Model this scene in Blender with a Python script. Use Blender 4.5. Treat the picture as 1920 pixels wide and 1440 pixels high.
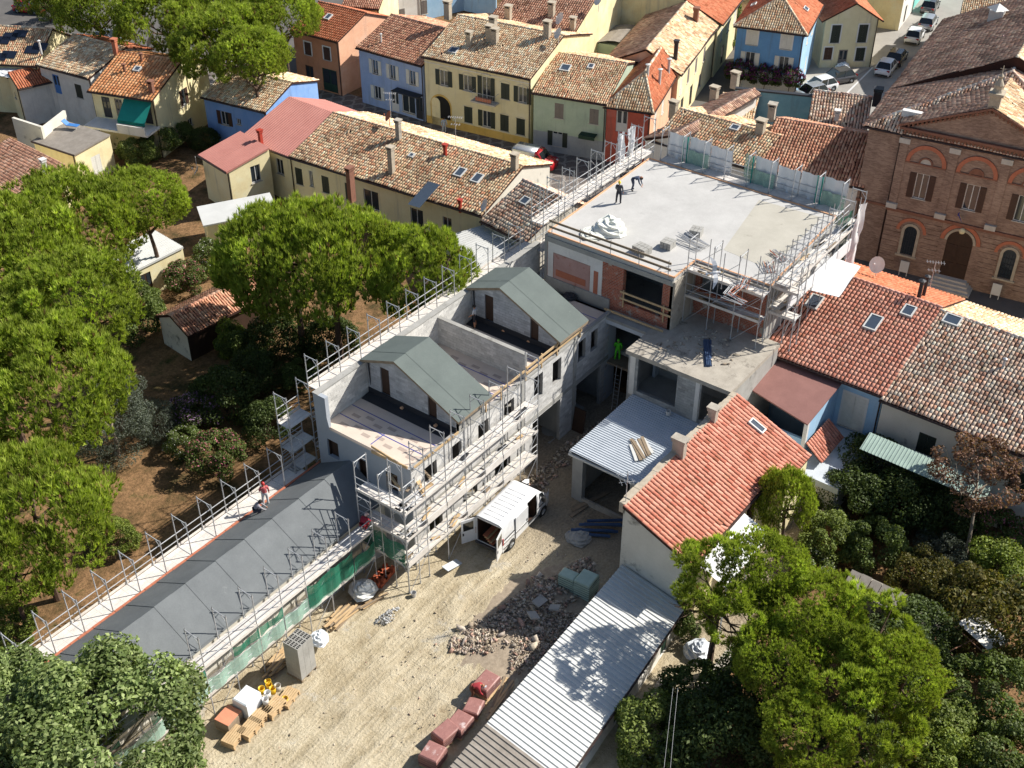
import bpy, bmesh, math, random
import numpy as np
from mathutils import Vector, Matrix

R = math.radians
random.seed(11)
rng = np.random.default_rng(11)
scene = bpy.context.scene
col = scene.collection
for o in list(bpy.data.objects):
    bpy.data.objects.remove(o)

# ------------------------------------------------------------------ camera, sky, sun, exposure
CAM_H, FOC, PITCH, HEAD = 52.0, 2285.0, R(36.3), R(36.9)
SHADOW_AZ, SUN_EL = R(144.0), R(41.0)
cd = bpy.data.cameras.new('camera')
cam = bpy.data.objects.new('camera', cd); col.objects.link(cam)
cam.location = (0, 0, CAM_H)
cam.rotation_euler = (math.pi/2 - PITCH, 0, HEAD - math.pi/2)
cd.sensor_width = 36; cd.lens = FOC/1920*36
cd.clip_start = 1; cd.clip_end = 2000
scene.camera = cam

world = bpy.data.worlds.new('World'); scene.world = world; world.use_nodes = True
wn = world.node_tree.nodes; wl = world.node_tree.links
sky = wn.new('ShaderNodeTexSky'); sky.sky_type = 'NISHITA'; sky.sun_disc = False
sky.sun_elevation = SUN_EL; sky.sun_rotation = R(126)
wl.new(sky.outputs[0], wn['Background'].inputs[0])
wn['Background'].inputs[1].default_value = 0.078

sl = bpy.data.lights.new('sun', 'SUN'); sl.energy = 5.0; sl.angle = R(0.5); sl.color = (1.0, 0.955, 0.88)
so = bpy.data.objects.new('sun', sl); col.objects.link(so)
so.rotation_euler = Vector((math.cos(SHADOW_AZ)*math.cos(SUN_EL), math.sin(SHADOW_AZ)*math.cos(SUN_EL), -math.sin(SUN_EL))).to_track_quat('-Z', 'Y').to_euler()

vs = scene.view_settings
vs.view_transform = 'Standard'; vs.look = 'None'; vs.exposure = 0.42; vs.gamma = 1; vs.use_curve_mapping = False
scene.render.engine = 'CYCLES'
scene.cycles.max_bounces = 4; scene.cycles.transparent_max_bounces = 6
scene.cycles.diffuse_bounces = 2; scene.cycles.glossy_bounces = 2; scene.cycles.transmission_bounces = 2

# ------------------------------------------------------------------ survey: photo point at a known height -> metres
_fw = np.array([math.cos(HEAD), math.sin(HEAD), 0]); _rt = np.array([math.sin(HEAD), -math.cos(HEAD), 0]); _up = np.array([0, 0, 1.])
_d = _fw*math.cos(PITCH) - _up*math.sin(PITCH); _u = _fw*math.sin(PITCH) + _up*math.cos(PITCH)
def P(px, py, z=0.0):
    r = _d*FOC + _rt*(px-960) + _u*(720-py)
    t = (z-CAM_H)/r[2]
    return Vector((float(r[0]*t), float(r[1]*t), z))
def P2(px, py, z=0.0):
    p = P(px, py, z); return (p.x, p.y)

# ------------------------------------------------------------------ mesh building
class MB:
    def __init__(s): s.v = []; s.f = []; s.c = []; s.hasc = False
    def face(s, pts, c=None):
        n = len(s.v); s.v.extend([tuple(p) for p in pts]); s.f.append(tuple(range(n, n+len(pts))))
        s.c.append(c if c is not None else (1, 1, 1)); s.hasc = s.hasc or c is not None
        return s
    def box(s, x0, x1, y0, y1, z0, z1, c=None):
        p = [(x0,y0,z0),(x1,y0,z0),(x1,y1,z0),(x0,y1,z0),(x0,y0,z1),(x1,y0,z1),(x1,y1,z1),(x0,y1,z1)]
        for q in ((3,2,1,0),(4,5,6,7),(0,1,5,4),(1,2,6,5),(2,3,7,6),(3,0,4,7)): s.face([p[i] for i in q], c)
        return s
    def obox(s, ctr, size, rz=0, rx=0, ry=0, c=None):
        m = Matrix.Translation(ctr) @ Matrix.Rotation(rz, 4, 'Z') @ Matrix.Rotation(ry, 4, 'Y') @ Matrix.Rotation(rx, 4, 'X')
        a, b, d = size[0]/2, size[1]/2, size[2]/2
        p = [m @ Vector(q) for q in ((-a,-b,-d),(a,-b,-d),(a,b,-d),(-a,b,-d),(-a,-b,d),(a,-b,d),(a,b,d),(-a,b,d))]
        for q in ((3,2,1,0),(4,5,6,7),(0,1,5,4),(1,2,6,5),(2,3,7,6),(3,0,4,7)): s.face([p[i] for i in q], c)
        return s
    def bar(s, p, q, r=.024, n=5, r2=None, caps=False, c=None):
        p = Vector(p); q = Vector(q); d = q-p
        if d.length < 1e-6: return s
        d.normalize(); a = d.cross(Vector((0,0,1)) if abs(d.z) < .95 else Vector((1,0,0))).normalized(); b = d.cross(a)
        r2 = r if r2 is None else r2
        A = [p + (a*math.cos(2*math.pi*i/n) + b*math.sin(2*math.pi*i/n))*r for i in range(n)]
        B = [q + (a*math.cos(2*math.pi*i/n) + b*math.sin(2*math.pi*i/n))*r2 for i in range(n)]
        for i in range(n): j = (i+1) % n; s.face((A[i], B[i], B[j], A[j]), c)
        if caps: s.face(A, c); s.face(B[::-1], c)
        return s
    def prism(s, pts, z0, z1, c=None):
        n = len(pts)
        s.face([(x,y,z1) for x,y in pts], c); s.face([(x,y,z0) for x,y in pts][::-1], c)
        for i in range(n):
            j = (i+1) % n; s.face([(*pts[i],z0),(*pts[j],z0),(*pts[j],z1),(*pts[i],z1)], c)
        return s
    def lathe(s, prof, n=12, ctr=(0,0,0), c=None):
        for (r0,z0),(r1,z1) in zip(prof, prof[1:]):
            for i in range(n):
                a, b = 2*math.pi*i/n, 2*math.pi*(i+1)/n
                f = lambda r, z, t: (ctr[0]+r*math.cos(t), ctr[1]+r*math.sin(t), ctr[2]+z)
                if r0 < 1e-6: s.face((f(r0,z0,a), f(r1,z1,b), f(r1,z1,a)), c)
                elif r1 < 1e-6: s.face((f(r0,z0,a), f(r0,z0,b), f(r1,z1,a)), c)
                else: s.face((f(r0,z0,a), f(r0,z0,b), f(r1,z1,b), f(r1,z1,a)), c)
        return s
    def mesh(s, name, mat, smooth=False):
        me = bpy.data.meshes.new(name); me.from_pydata(s.v, [], s.f)
        if s.hasc:
            at = me.color_attributes.new('tint', 'FLOAT_COLOR', 'CORNER') if False else me.attributes.new('tint', 'FLOAT_COLOR', 'FACE')
            a = np.ones((len(s.c), 4), np.float32); a[:, :3] = np.array(s.c, np.float32); at.data.foreach_set('color', a.ravel())
        if mat: me.materials.append(mat)
        if smooth: me.polygons.foreach_set('use_smooth', [True]*len(s.f))
        return me
    def build(s, name, mat, parent=None, smooth=False, kind=None, loc=None, weld=False):
        me = s.mesh(name, mat, smooth)
        if weld or smooth:
            bm = bmesh.new(); bm.from_mesh(me); bmesh.ops.remove_doubles(bm, verts=bm.verts, dist=1e-4); bm.to_mesh(me); bm.free()
            if smooth: me.polygons.foreach_set('use_smooth', [True]*len(me.polygons))
        return put(name, me, parent, loc, kind=kind)
def put(name, me, parent=None, loc=None, rz=0, rot=None, kind=None, scale=None):
    o = bpy.data.objects.new(name, me); col.objects.link(o)
    if parent is not None: o.parent = parent
    if loc is not None: o.location = loc
    if rot is not None: o.rotation_euler = rot
    elif rz: o.rotation_euler = (0, 0, rz)
    if scale is not None: o.scale = scale if hasattr(scale, '__len__') else (scale,)*3
    if kind: o['kind'] = kind
    return o
def tag(o, label, cat, group=None):
    o['label'] = label; o['category'] = cat
    if group: o['group'] = group
    return o
def thing(name, label, cat, loc=(0,0,0), rz=0, group=None):
    o = bpy.data.objects.new(name, None); col.objects.link(o); o.empty_display_size = .3
    o.location = loc; o.rotation_euler = (0, 0, rz)
    return tag(o, label, cat, group)
def struct(o):
    o['kind'] = 'structure'; return o
def npmesh(name, V, F, mat, cols=None, smooth=False):
    V = np.asarray(V, np.float32); F = np.asarray(F, np.int32)
    me = bpy.data.meshes.new(name); k = F.shape[1]
    me.vertices.add(len(V)); me.vertices.foreach_set('co', V.ravel())
    me.loops.add(F.size); me.loops.foreach_set('vertex_index', F.ravel())
    me.polygons.add(len(F)); me.polygons.foreach_set('loop_start', np.arange(0, F.size, k, dtype=np.int32))
    me.polygons.foreach_set('loop_total', np.full(len(F), k, np.int32))
    me.update(calc_edges=True)
    if cols is not None:
        at = me.attributes.new('tint', 'FLOAT_COLOR', 'FACE')
        a = np.ones((len(F), 4), np.float32); a[:, :3] = cols; at.data.foreach_set('color', a.ravel())
    me.materials.append(mat)
    if smooth: me.polygons.foreach_set('use_smooth', np.ones(len(F), bool))
    me.validate()
    return me

# ------------------------------------------------------------------ materials
def c8(r, g, b):
    f = lambda x: (x/255/12.92) if x/255 <= .04045 else ((x/255+.055)/1.055)**2.4
    return (f(r), f(g), f(b))
def _new(name):
    m = bpy.data.materials.new(name); m.use_nodes = True
    return m, m.node_tree.nodes, m.node_tree.links, m.node_tree.nodes['Principled BSDF']
def noise(n, l, vec, scale, detail=4, rough=.6):
    t = n.new('ShaderNodeTexNoise'); t.inputs['Scale'].default_value = scale; t.inputs['Detail'].default_value = detail; t.inputs['Roughness'].default_value = rough
    l.new(vec, t.inputs['Vector']); return t.outputs['Fac']
def ramp(n, l, fac, stops):
    r = n.new('ShaderNodeValToRGB'); e = r.color_ramp.elements
    while len(e) < len(stops): e.new(.5)
    for i, (p, c) in enumerate(stops): e[i].position = p; e[i].color = (*c, 1) if len(c) == 3 else c
    l.new(fac, r.inputs[0]); return r.outputs[0]
def mixc(n, l, fac, a, b, mode='MIX'):
    m = n.new('ShaderNodeMix'); m.data_type = 'RGBA'; m.blend_type = mode
    for s, v in ((m.inputs[0], fac), (m.inputs[6], a), (m.inputs[7], b)):
        if hasattr(v, 'is_linked'): l.new(v, s)
        elif isinstance(v, (int, float)): s.default_value = v
        else: s.default_value = (*v, 1) if len(v) == 3 else v
    return m.outputs[2]
def math_(n, l, op, a, b=0.0, c=None):
    m = n.new('ShaderNodeMath'); m.operation = op
    for s, v in zip(m.inputs, (a, b, c)):
        if v is None: continue
        if hasattr(v, 'is_linked'): l.new(v, s)
        else: s.default_value = v
    return m.outputs[0]
def bump(n, l, bs, h, strength=.3, dist=.05):
    b = n.new('ShaderNodeBump'); b.inputs['Strength'].default_value = strength; b.inputs['Distance'].default_value = dist
    l.new(h, b.inputs['Height']); l.new(b.outputs[0], bs.inputs['Normal'])
def wpos(n): return n.new('ShaderNodeNewGeometry').outputs['Position']
def mat(name, c, c2=None, scale=1.5, rough=.8, metal=0, bmp=.15, fine=14, amt=.75, stain=None):
    m, n, l, bs = _new(name)
    p = wpos(n); c2 = c2 or tuple(x*.72 for x in c)
    a = noise(n, l, p, scale, 5, .65); b = noise(n, l, p, fine, 3, .6)
    f = math_(n, l, 'ADD', math_(n, l, 'MULTIPLY', a, .7), math_(n, l, 'MULTIPLY', b, .3))
    o = ramp(n, l, f, [(.5-.22/amt, c2), (.5+.14/amt, c)])
    if stain:
        st = noise(n, l, p, stain[1], 6, .7)
        o = mixc(n, l, ramp(n, l, st, [(stain[2], (0,0,0)), (stain[2]+.12, (1,1,1))]), o, stain[0])
    l.new(o, bs.inputs['Base Color']); bs.inputs['Roughness'].default_value = rough; bs.inputs['Metallic'].default_value = metal
    if bmp: bump(n, l, bs, b, bmp, .02)
    return m
def flat(name, c, rough=.5, metal=0, alpha=1, coat=0, spec=None):
    m, n, l, bs = _new(name)
    p = wpos(n); a = noise(n, l, p, 3, 4)
    l.new(ramp(n, l, a, [(.3, tuple(x*.88 for x in c)), (.65, c)]), bs.inputs['Base Color'])
    bs.inputs['Roughness'].default_value = rough; bs.inputs['Metallic'].default_value = metal; bs.inputs['Alpha'].default_value = alpha
    if coat: bs.inputs['Coat Weight'].default_value = coat
    if spec is not None: bs.inputs['Specular IOR Level'].default_value = spec
    return m
def tintmat(name, rough=.9, var=.35, scale=3, bmp=.2, transl=0, spec=.3):
    m, n, l, bs = _new(name)
    at = n.new('ShaderNodeAttribute'); at.attribute_name = 'tint'
    p = wpos(n); a = noise(n, l, p, scale, 5, .7)
    k = ramp(n, l, a, [(.3, (1-var,)*3), (.7, (1+var*.4,)*3)])
    o = mixc(n, l, 1.0, at.outputs['Color'], k, 'MULTIPLY')
    l.new(o, bs.inputs['Base Color']); bs.inputs['Roughness'].default_value = rough; bs.inputs['Specular IOR Level'].default_value = spec
    if bmp: bump(n, l, bs, noise(n, l, p, 25, 3), bmp, .02)
    if transl:
        t = n.new('ShaderNodeBsdfTranslucent'); l.new(mixc(n, l, 1.0, o, (1.1, 1.15, .55), 'MULTIPLY'), t.inputs[0])
        mx = n.new('ShaderNodeMixShader'); mx.inputs[0].default_value = transl
        l.new(bs.outputs[0], mx.inputs[1]); l.new(t.outputs[0], mx.inputs[2]); l.new(mx.outputs[0], n['Material Output'].inputs[0])
    return m
def plaster(name, c, c2, scale=.7, rough=.88):
    m, n, l, bs = _new(name)
    p = wpos(n); a = noise(n, l, p, scale, 5, .65); b = noise(n, l, p, 9, 4, .7)
    mp = n.new('ShaderNodeMapping'); mp.inputs['Scale'].default_value = (1.6, 1.6, .16); l.new(p, mp.inputs[0])
    st = noise(n, l, mp.outputs[0], 1.0, 5, .7)
    o = ramp(n, l, math_(n, l, 'ADD', math_(n, l, 'MULTIPLY', a, .7), math_(n, l, 'MULTIPLY', b, .3)), [(.32, c2), (.64, c)])
    g = sum(c)/3; dirt = tuple(.55*(x*.6+g*.4) for x in c); pale = tuple(min(.85, x*.7+g*.3+.06) for x in c)
    o = mixc(n, l, ramp(n, l, st, [(.54, (0,0,0)), (.74, (.6,.6,.6))]), o, dirt)
    o = mixc(n, l, ramp(n, l, noise(n, l, p, .45, 4, .6), [(.55, (0,0,0)), (.7, (.5,.5,.5))]), o, pale)
    l.new(o, bs.inputs['Base Color']); bs.inputs['Roughness'].default_value = rough; bs.inputs['Specular IOR Level'].default_value = .2
    bump(n, l, bs, b, .2, .02); return m
M = {}
M['tile'] = tintmat('roof_tile', .9, .22, 2.2)
M['leaf'] = tintmat('leaf', .6, .25, .8, 0, .32, .35)
M['needle'] = tintmat('pine_needle', .6, .3, .6, 0, .38, .3)
M['flower'] = tintmat('flower', .6, .2, 2, 0, .3)
M['tint'] = tintmat('painted_piece', .75, .25, 4, .1)
M['rock'] = tintmat('rubble_stone', .95, .35, 6, .5)
M['block'] = tintmat('concrete_block', .92, .22, 1.6, .35)
M['glass'] = flat('window_glass', (.03, .04, .05), .06, spec=.7)
M['skyglass'] = flat('skylight_glass', (.06, .08, .11), .08, spec=.9)
M['carglass'] = flat('car_glass', (.012, .015, .018), .05, spec=.8)
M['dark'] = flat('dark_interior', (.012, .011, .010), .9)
M['white'] = mat('white_paint', (.78, .77, .74), (.62, .61, .58), 1.2, .7)
M['cream'] = plaster('cream_plaster', c8(246, 234, 190), c8(226, 208, 160), .7)
M['paleyellow'] = plaster('pale_yellow_plaster', c8(244, 234, 198), c8(232, 218, 176), .6)
M['yellow'] = plaster('yellow_plaster', c8(232, 222, 184), c8(218, 206, 164), .6)
M['ochre'] = plaster('ochre_plaster', c8(222, 188, 110), c8(196, 162, 88), .6)
M['blue1'] = plaster('powder_blue_plaster', c8(166, 186, 220), c8(146, 166, 204), .7)
M['blue2'] = plaster('bright_blue_plaster', c8(112, 160, 206), c8(98, 144, 192), .7)
M['blue3'] = plaster('sky_blue_plaster', c8(172, 206, 232), c8(150, 188, 218), .7)
M['blue4'] = plaster('faded_blue_plaster', c8(120, 164, 226), c8(150, 182, 230), .6)
M['teal'] = plaster('grey_teal_plaster', c8(120, 160, 172), c8(100, 140, 154), .6)
M['aqua'] = plaster('aqua_plaster', c8(150, 222, 210), c8(128, 204, 194), .6)
M['green1'] = plaster('pale_green_plaster', c8(190, 206, 184), c8(170, 188, 168), .6)
M['grey'] = plaster('grey_plaster', c8(168, 174, 180), c8(146, 152, 160), .7)
M['orange'] = plaster('salmon_plaster', c8(206, 148, 112), c8(184, 126, 92), .7)
M['coral'] = plaster('coral_plaster', c8(214, 112, 92), c8(190, 94, 78), .7)
M['peach'] = plaster('peach_plaster', c8(238, 190, 158), c8(222, 168, 136), .7)
M['whitewash'] = plaster('white_plaster', c8(236, 232, 224), c8(212, 208, 200), .7)
M['stained'] = mat('stained_white_plaster', c8(226, 221, 208), c8(200, 194, 180), .6, .9, stain=(c8(122, 118, 108), .55, .58))
M['concrete'] = mat('raw_concrete', c8(176, 174, 168), c8(138, 136, 130), 1.1, .9, stain=(c8(110, 106, 98), .5, .6))
M['oldconcrete'] = mat('weathered_concrete', c8(190, 182, 168), c8(136, 128, 116), 1.1, .95, bmp=.4, stain=(c8(100, 94, 86), .7, .58))
M['slab'] = mat('poured_concrete_slab', c8(196, 194, 190), c8(170, 168, 164), .5, .85, amt=.9, stain=(c8(168,166,162), .3, .6))
M['slab2'] = mat('yellowed_concrete_slab', c8(190, 185, 172), c8(164, 159, 146), .5, .85, stain=(c8(150,144,130), .4, .6))
M['plasterdark'] = mat('grey_render', c8(178, 184, 190), c8(156, 162, 170), .6, .9)
M['brick'] = None
M['wood'] = mat('new_timber', c8(212, 184, 142), c8(176, 144, 104), 3, .8)
M['oldwood'] = mat('weathered_timber', c8(158, 140, 118), c8(112, 98, 80), 3, .85)
M['darkwood'] = mat('dark_timber', c8(70, 48, 34), c8(44, 30, 22), 3, .7)
M['osb'] = mat('pale_board', c8(222, 206, 190), c8(202, 184, 168), .8, .8)
M['osbtop'] = mat('orange_board', c8(232, 182, 142), c8(204, 152, 112), 1.5, .8)
M['steel'] = mat('galvanised_tube', c8(204, 205, 206), c8(160, 160, 160), 2.5, .5, .25, 0)
M['deck'] = mat('scaffold_plank', c8(232, 226, 218), c8(186, 178, 168), 1.6, .8)
M['zinc'] = mat('zinc_sheet', c8(216, 216, 212), c8(192, 192, 188), .8, .55, 0, 0)
M['zincblue'] = mat('blue_grey_sheet', c8(206, 212, 218), c8(178, 186, 194), .8, .5, 0, 0)
M['greysheet'] = mat('weathered_sheet', c8(158, 150, 140), c8(116, 108, 98), 1.6, .75, .1, .1)
M['membrane'] = mat('green_grey_membrane', c8(104, 113, 109), c8(84, 93, 90), .7, .85, bmp=.25, stain=(c8(140, 146, 140), .9, .66))
M['membrane2'] = mat('slate_membrane', c8(118, 122, 123), c8(92, 96, 98), .7, .85, bmp=.25, stain=(c8(146, 148, 146), .8, .66))
M['bitumen'] = mat('black_membrane', c8(48, 50, 56), c8(34, 36, 40), 1, .6)
M['redmetal'] = mat('red_sheet_metal', c8(194, 134, 122), c8(170, 110, 100), .6, .6)
M['brownroof'] = mat('brown_felt', c8(150, 108, 100), c8(126, 88, 82), 1, .9)
M['copper'] = mat('brown_gutter', c8(64, 46, 40), c8(44, 32, 28), 2, .5)
M['terracotta'] = mat('terracotta', c8(196, 122, 92), c8(166, 98, 74), 3, .85)
M['chim'] = mat('old_chimney_plaster', c8(196, 184, 164), c8(150, 138, 120), 3, .9)
M['rubberblack'] = flat('rubber', (.02, .02, .02), .8)
M['vanwhite'] = flat('white_car_paint', (.80, .81, .82), .25, coat=.6)
M['redpaint'] = flat('red_car_paint', (.45, .015, .02), .25, coat=.6)
M['blackpaint'] = flat('black_car_paint', (.015, .016, .02), .2, coat=.7)
M['greypaint'] = flat('grey_car_paint', (.10, .10, .105), .22, .3, coat=.6)
M['silverpaint'] = flat('silver_car_paint', (.5, .52, .54), .25, .5, coat=.5)
M['chrome'] = flat('chrome', (.6, .6, .6), .15, 1)
M['redlight'] = flat('tail_light', (.35, .01, .01), .2)
M['headlight'] = flat('head_light', (.55, .57, .6), .1)
M['skin'] = flat('skin', c8(198, 140, 108), .6)
M['hair'] = flat('dark_hair', (.02, .014, .01), .7)
M['tarp'] = mat('white_tarpaulin', c8(238, 238, 238), c8(214, 216, 218), 1, .6)
M['cream_tarp'] = mat('cream_cloth', c8(236, 230, 214), c8(208, 202, 186), 1, .7)
M['plastic'] = mat('clear_film', c8(244, 244, 234), c8(224, 226, 212), 2, .35)
M['greenawn'] = mat('green_awning_cloth', c8(16, 146, 132), c8(10, 122, 112), 1, .8)
M['greenbox'] = mat('dark_green_paint', c8(26, 62, 46), c8(18, 44, 32), 1, .7)
M['shut'] = flat('dark_green_shutter', c8(40, 50, 44), .6)
M['shutbrown'] = flat('brown_shutter', c8(72, 48, 38), .6)
M['shutgrey'] = flat('grey_shutter', c8(132, 124, 118), .6)
M['shutwhite'] = flat('white_shutter', c8(222, 220, 210), .6)
M['stone'] = mat('pale_stone', c8(206, 200, 190), c8(176, 170, 160), 2, .85)
M['frame_w'] = flat('white_window_frame', (.72, .72, .70), .5)
M['packing'] = mat('white_shrink_wrap', c8(236, 240, 244), c8(206, 212, 220), 3, .35)
M['redpack'] = mat('brick_pack_under_film', c8(172, 124, 116), c8(138, 94, 88), 3.5, .5, stain=(c8(212, 194, 190), 1.6, .57))
M['bricktc'] = mat('hollow_clay_brick', c8(196, 104, 70), c8(160, 80, 54), 3, .9)
M['greenpack'] = mat('pale_green_sack', c8(186, 206, 190), c8(158, 180, 166), 3, .6)
M['yellowpl'] = flat('yellow_plastic', c8(232, 186, 40), .4)
M['redpl'] = flat('red_plastic', c8(178, 66, 50), .5)
M['orangepl'] = flat('orange_plastic', c8(226, 92, 36), .4)
M['bluepl'] = flat('blue_plastic', c8(70, 130, 200), .5)
M['pv'] = flat('solar_cell', (.012, .016, .03), .15, spec=.8)
M['bark'] = mat('bark', c8(112, 90, 74), c8(62, 48, 40), 4, .95, bmp=.6)
M['palebark'] = mat('grey_bark', c8(150, 136, 120), c8(102, 92, 80), 4, .95, bmp=.5)
M['feather'] = flat('white_feather', (.78, .78, .78), .7)
M['greencanopy'] = mat('pale_green_sheet', c8(176,196,184), c8(140,160,150), 1.2, .6)
M['bluesteel'] = mat('blue_grey_steel', c8(96, 120, 158), c8(70, 92, 126), 2, .4, .5, 0)

def brickmat():
    m, n, l, bs = _new('brick_masonry')
    tc = n.new('ShaderNodeTexCoord')
    sep = n.new('ShaderNodeSeparateXYZ'); l.new(tc.outputs['Object'], sep.inputs[0])
    u = math_(n, l, 'ADD', sep.outputs[0], sep.outputs[1])
    cb = n.new('ShaderNodeCombineXYZ'); l.new(u, cb.inputs[0]); l.new(sep.outputs[2], cb.inputs[1])
    b = n.new('ShaderNodeTexBrick'); l.new(cb.outputs[0], b.inputs['Vector'])
    b.inputs['Scale'].default_value = 1; b.inputs['Brick Width'].default_value = .27; b.inputs['Row Height'].default_value = .075
    b.inputs['Mortar Size'].default_value = .009; b.inputs['Bias'].default_value = 0
    b.inputs['Color1'].default_value = (*c8(178, 154, 140), 1); b.inputs['Color2'].default_value = (*c8(144, 120, 108), 1); b.inputs['Mortar'].default_value = (*c8(158, 144, 130), 1)
    p = wpos(n); a = noise(n, l, p, .5, 6, .75)
    o = mixc(n, l, 1.0, b.outputs['Color'], ramp(n, l, a, [(.3, (.62, .56, .54)), (.7, (1.12, 1.06, 1.0))]), 'MULTIPLY')
    st = n.new('ShaderNodeTexNoise'); st.inputs['Scale'].default_value = 1; st.inputs['Detail'].default_value = 4
    mp = n.new('ShaderNodeMapping'); mp.inputs['Scale'].default_value = (1.2, 1.2, 6); l.new(p, mp.inputs[0]); l.new(mp.outputs[0], st.inputs['Vector'])
    o = mixc(n, l, ramp(n, l, st.outputs['Fac'], [(.56, (0,0,0)), (.72, (.5,.5,.5))]), o, c8(190, 164, 144))
    l.new(o, bs.inputs['Base Color']); bs.inputs['Roughness'].default_value = .92; bs.inputs['Specular IOR Level'].default_value = .2
    bump(n, l, bs, b.outputs['Fac'], -.3, .01)
    return m
M['brick'] = brickmat()
def redbrickmat():
    m, n, l, bs = _new('patched_red_brickwork')
    p = wpos(n); sep = n.new('ShaderNodeSeparateXYZ'); l.new(p, sep.inputs[0])
    u = math_(n, l, 'ADD', sep.outputs[0], sep.outputs[1])
    cb = n.new('ShaderNodeCombineXYZ'); l.new(u, cb.inputs[0]); l.new(sep.outputs[2], cb.inputs[1])
    b = n.new('ShaderNodeTexBrick'); l.new(cb.outputs[0], b.inputs['Vector'])
    b.inputs['Scale'].default_value = 1; b.inputs['Brick Width'].default_value = .25; b.inputs['Row Height'].default_value = .12; b.inputs['Mortar Size'].default_value = .012
    b.inputs['Color1'].default_value = (*c8(184, 100, 72), 1); b.inputs['Color2'].default_value = (*c8(148, 76, 56), 1); b.inputs['Mortar'].default_value = (*c8(168, 148, 132), 1)
    st = noise(n, l, p, 1.3, 6, .75)
    o = mixc(n, l, ramp(n, l, st, [(.55, (0,0,0)), (.62, (1,1,1))]), b.outputs['Color'], c8(176, 162, 148))
    l.new(o, bs.inputs['Base Color']); bs.inputs['Roughness'].default_value = .95
    bump(n, l, bs, b.outputs['Fac'], -.4, .015)
    return m
M['redbrick'] = redbrickmat()

def soilmat():
    m, n, l, bs = _new('pale_building_site_soil')
    p = wpos(n)
    big = noise(n, l, p, .12, 6, .7); mid = noise(n, l, p, .7, 6, .75); fin = noise(n, l, p, 7, 4, .7)
    mp = n.new('ShaderNodeMapping'); mp.inputs['Rotation'].default_value = (0, 0, R(-8)); mp.inputs['Scale'].default_value = (.18, 1.7, 1); l.new(p, mp.inputs[0])
    tr = noise(n, l, mp.outputs[0], 1.0, 4, .6)
    f = math_(n, l, 'ADD', math_(n, l, 'ADD', math_(n, l, 'MULTIPLY', mid, .45), math_(n, l, 'MULTIPLY', tr, .35)), math_(n, l, 'MULTIPLY', fin, .2))
    o = ramp(n, l, f, [(.33, c8(140, 124, 98)), (.44, c8(176, 162, 134)), (.54, c8(198, 185, 158)), (.68, c8(212, 202, 178))])
    o = mixc(n, l, ramp(n, l, big, [(.5, (0,0,0)), (.66, (.55,.55,.55))]), o, c8(170, 154, 126))
    o = mixc(n, l, ramp(n, l, noise(n, l, p, .33, 7, .8), [(.58, (0,0,0)), (.66, (.7,.7,.7))]), o, c8(186, 182, 172))
    o = mixc(n, l, ramp(n, l, noise(n, l, p, .55, 7, .8), [(.62, (0,0,0)), (.68, (.6,.6,.6))]), o, c8(146, 122, 94))
    sep = n.new('ShaderNodeSeparateXYZ'); l.new(p, sep.inputs[0])
    gx = math_(n, l, 'ADD', sep.outputs[0], math_(n, l, 'MULTIPLY', mid, 6))
    gr = n.new('ShaderNodeMapRange'); gr.inputs[1].default_value = 44; gr.inputs[2].default_value = 50; l.new(gx, gr.inputs[0])
    o = mixc(n, l, gr.outputs[0], o, ramp(n, l, fin, [(.3, c8(126, 114, 98)), (.7, c8(170, 156, 134))]))  # soil darkened towards the garage; the shadow there is put into the colour
    l.new(o, bs.inputs['Base Color']); bs.inputs['Roughness'].default_value = .97; bs.inputs['Specular IOR Level'].default_value = .15
    h = math_(n, l, 'ADD', math_(n, l, 'MULTIPLY', tr, .6), math_(n, l, 'ADD', math_(n, l, 'MULTIPLY', mid, .6), math_(n, l, 'MULTIPLY', fin, .25)))
    bump(n, l, bs, h, 1.0, .3)
    return m
M['soil'] = soilmat()
def gardenmat():
    m, n, l, bs = _new('dry_garden_ground')
    p = wpos(n); a = noise(n, l, p, .35, 6, .7); b = noise(n, l, p, 5, 5, .75)
    o = ramp(n, l, a, [(.36, c8(92, 84, 56)), (.47, c8(140, 112, 80)), (.56, c8(172, 136, 100)), (.68, c8(94, 94, 56))])
    o = mixc(n, l, 1.0, o, ramp(n, l, b, [(.3, (.4,.4,.4)), (.7, (.95,.92,.88))]), 'MULTIPLY')
    l.new(o, bs.inputs['Base Color']); bs.inputs['Roughness'].default_value = .97; bs.inputs['Specular IOR Level'].default_value = .1
    bump(n, l, bs, b, .7, .12); return m
M['garden'] = gardenmat()
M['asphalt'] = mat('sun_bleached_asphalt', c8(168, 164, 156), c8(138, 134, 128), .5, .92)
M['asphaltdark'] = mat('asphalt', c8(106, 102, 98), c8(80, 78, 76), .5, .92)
M['paving'] = mat('stone_paving', c8(186, 180, 168), c8(160, 152, 142), .6, .9)
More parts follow.
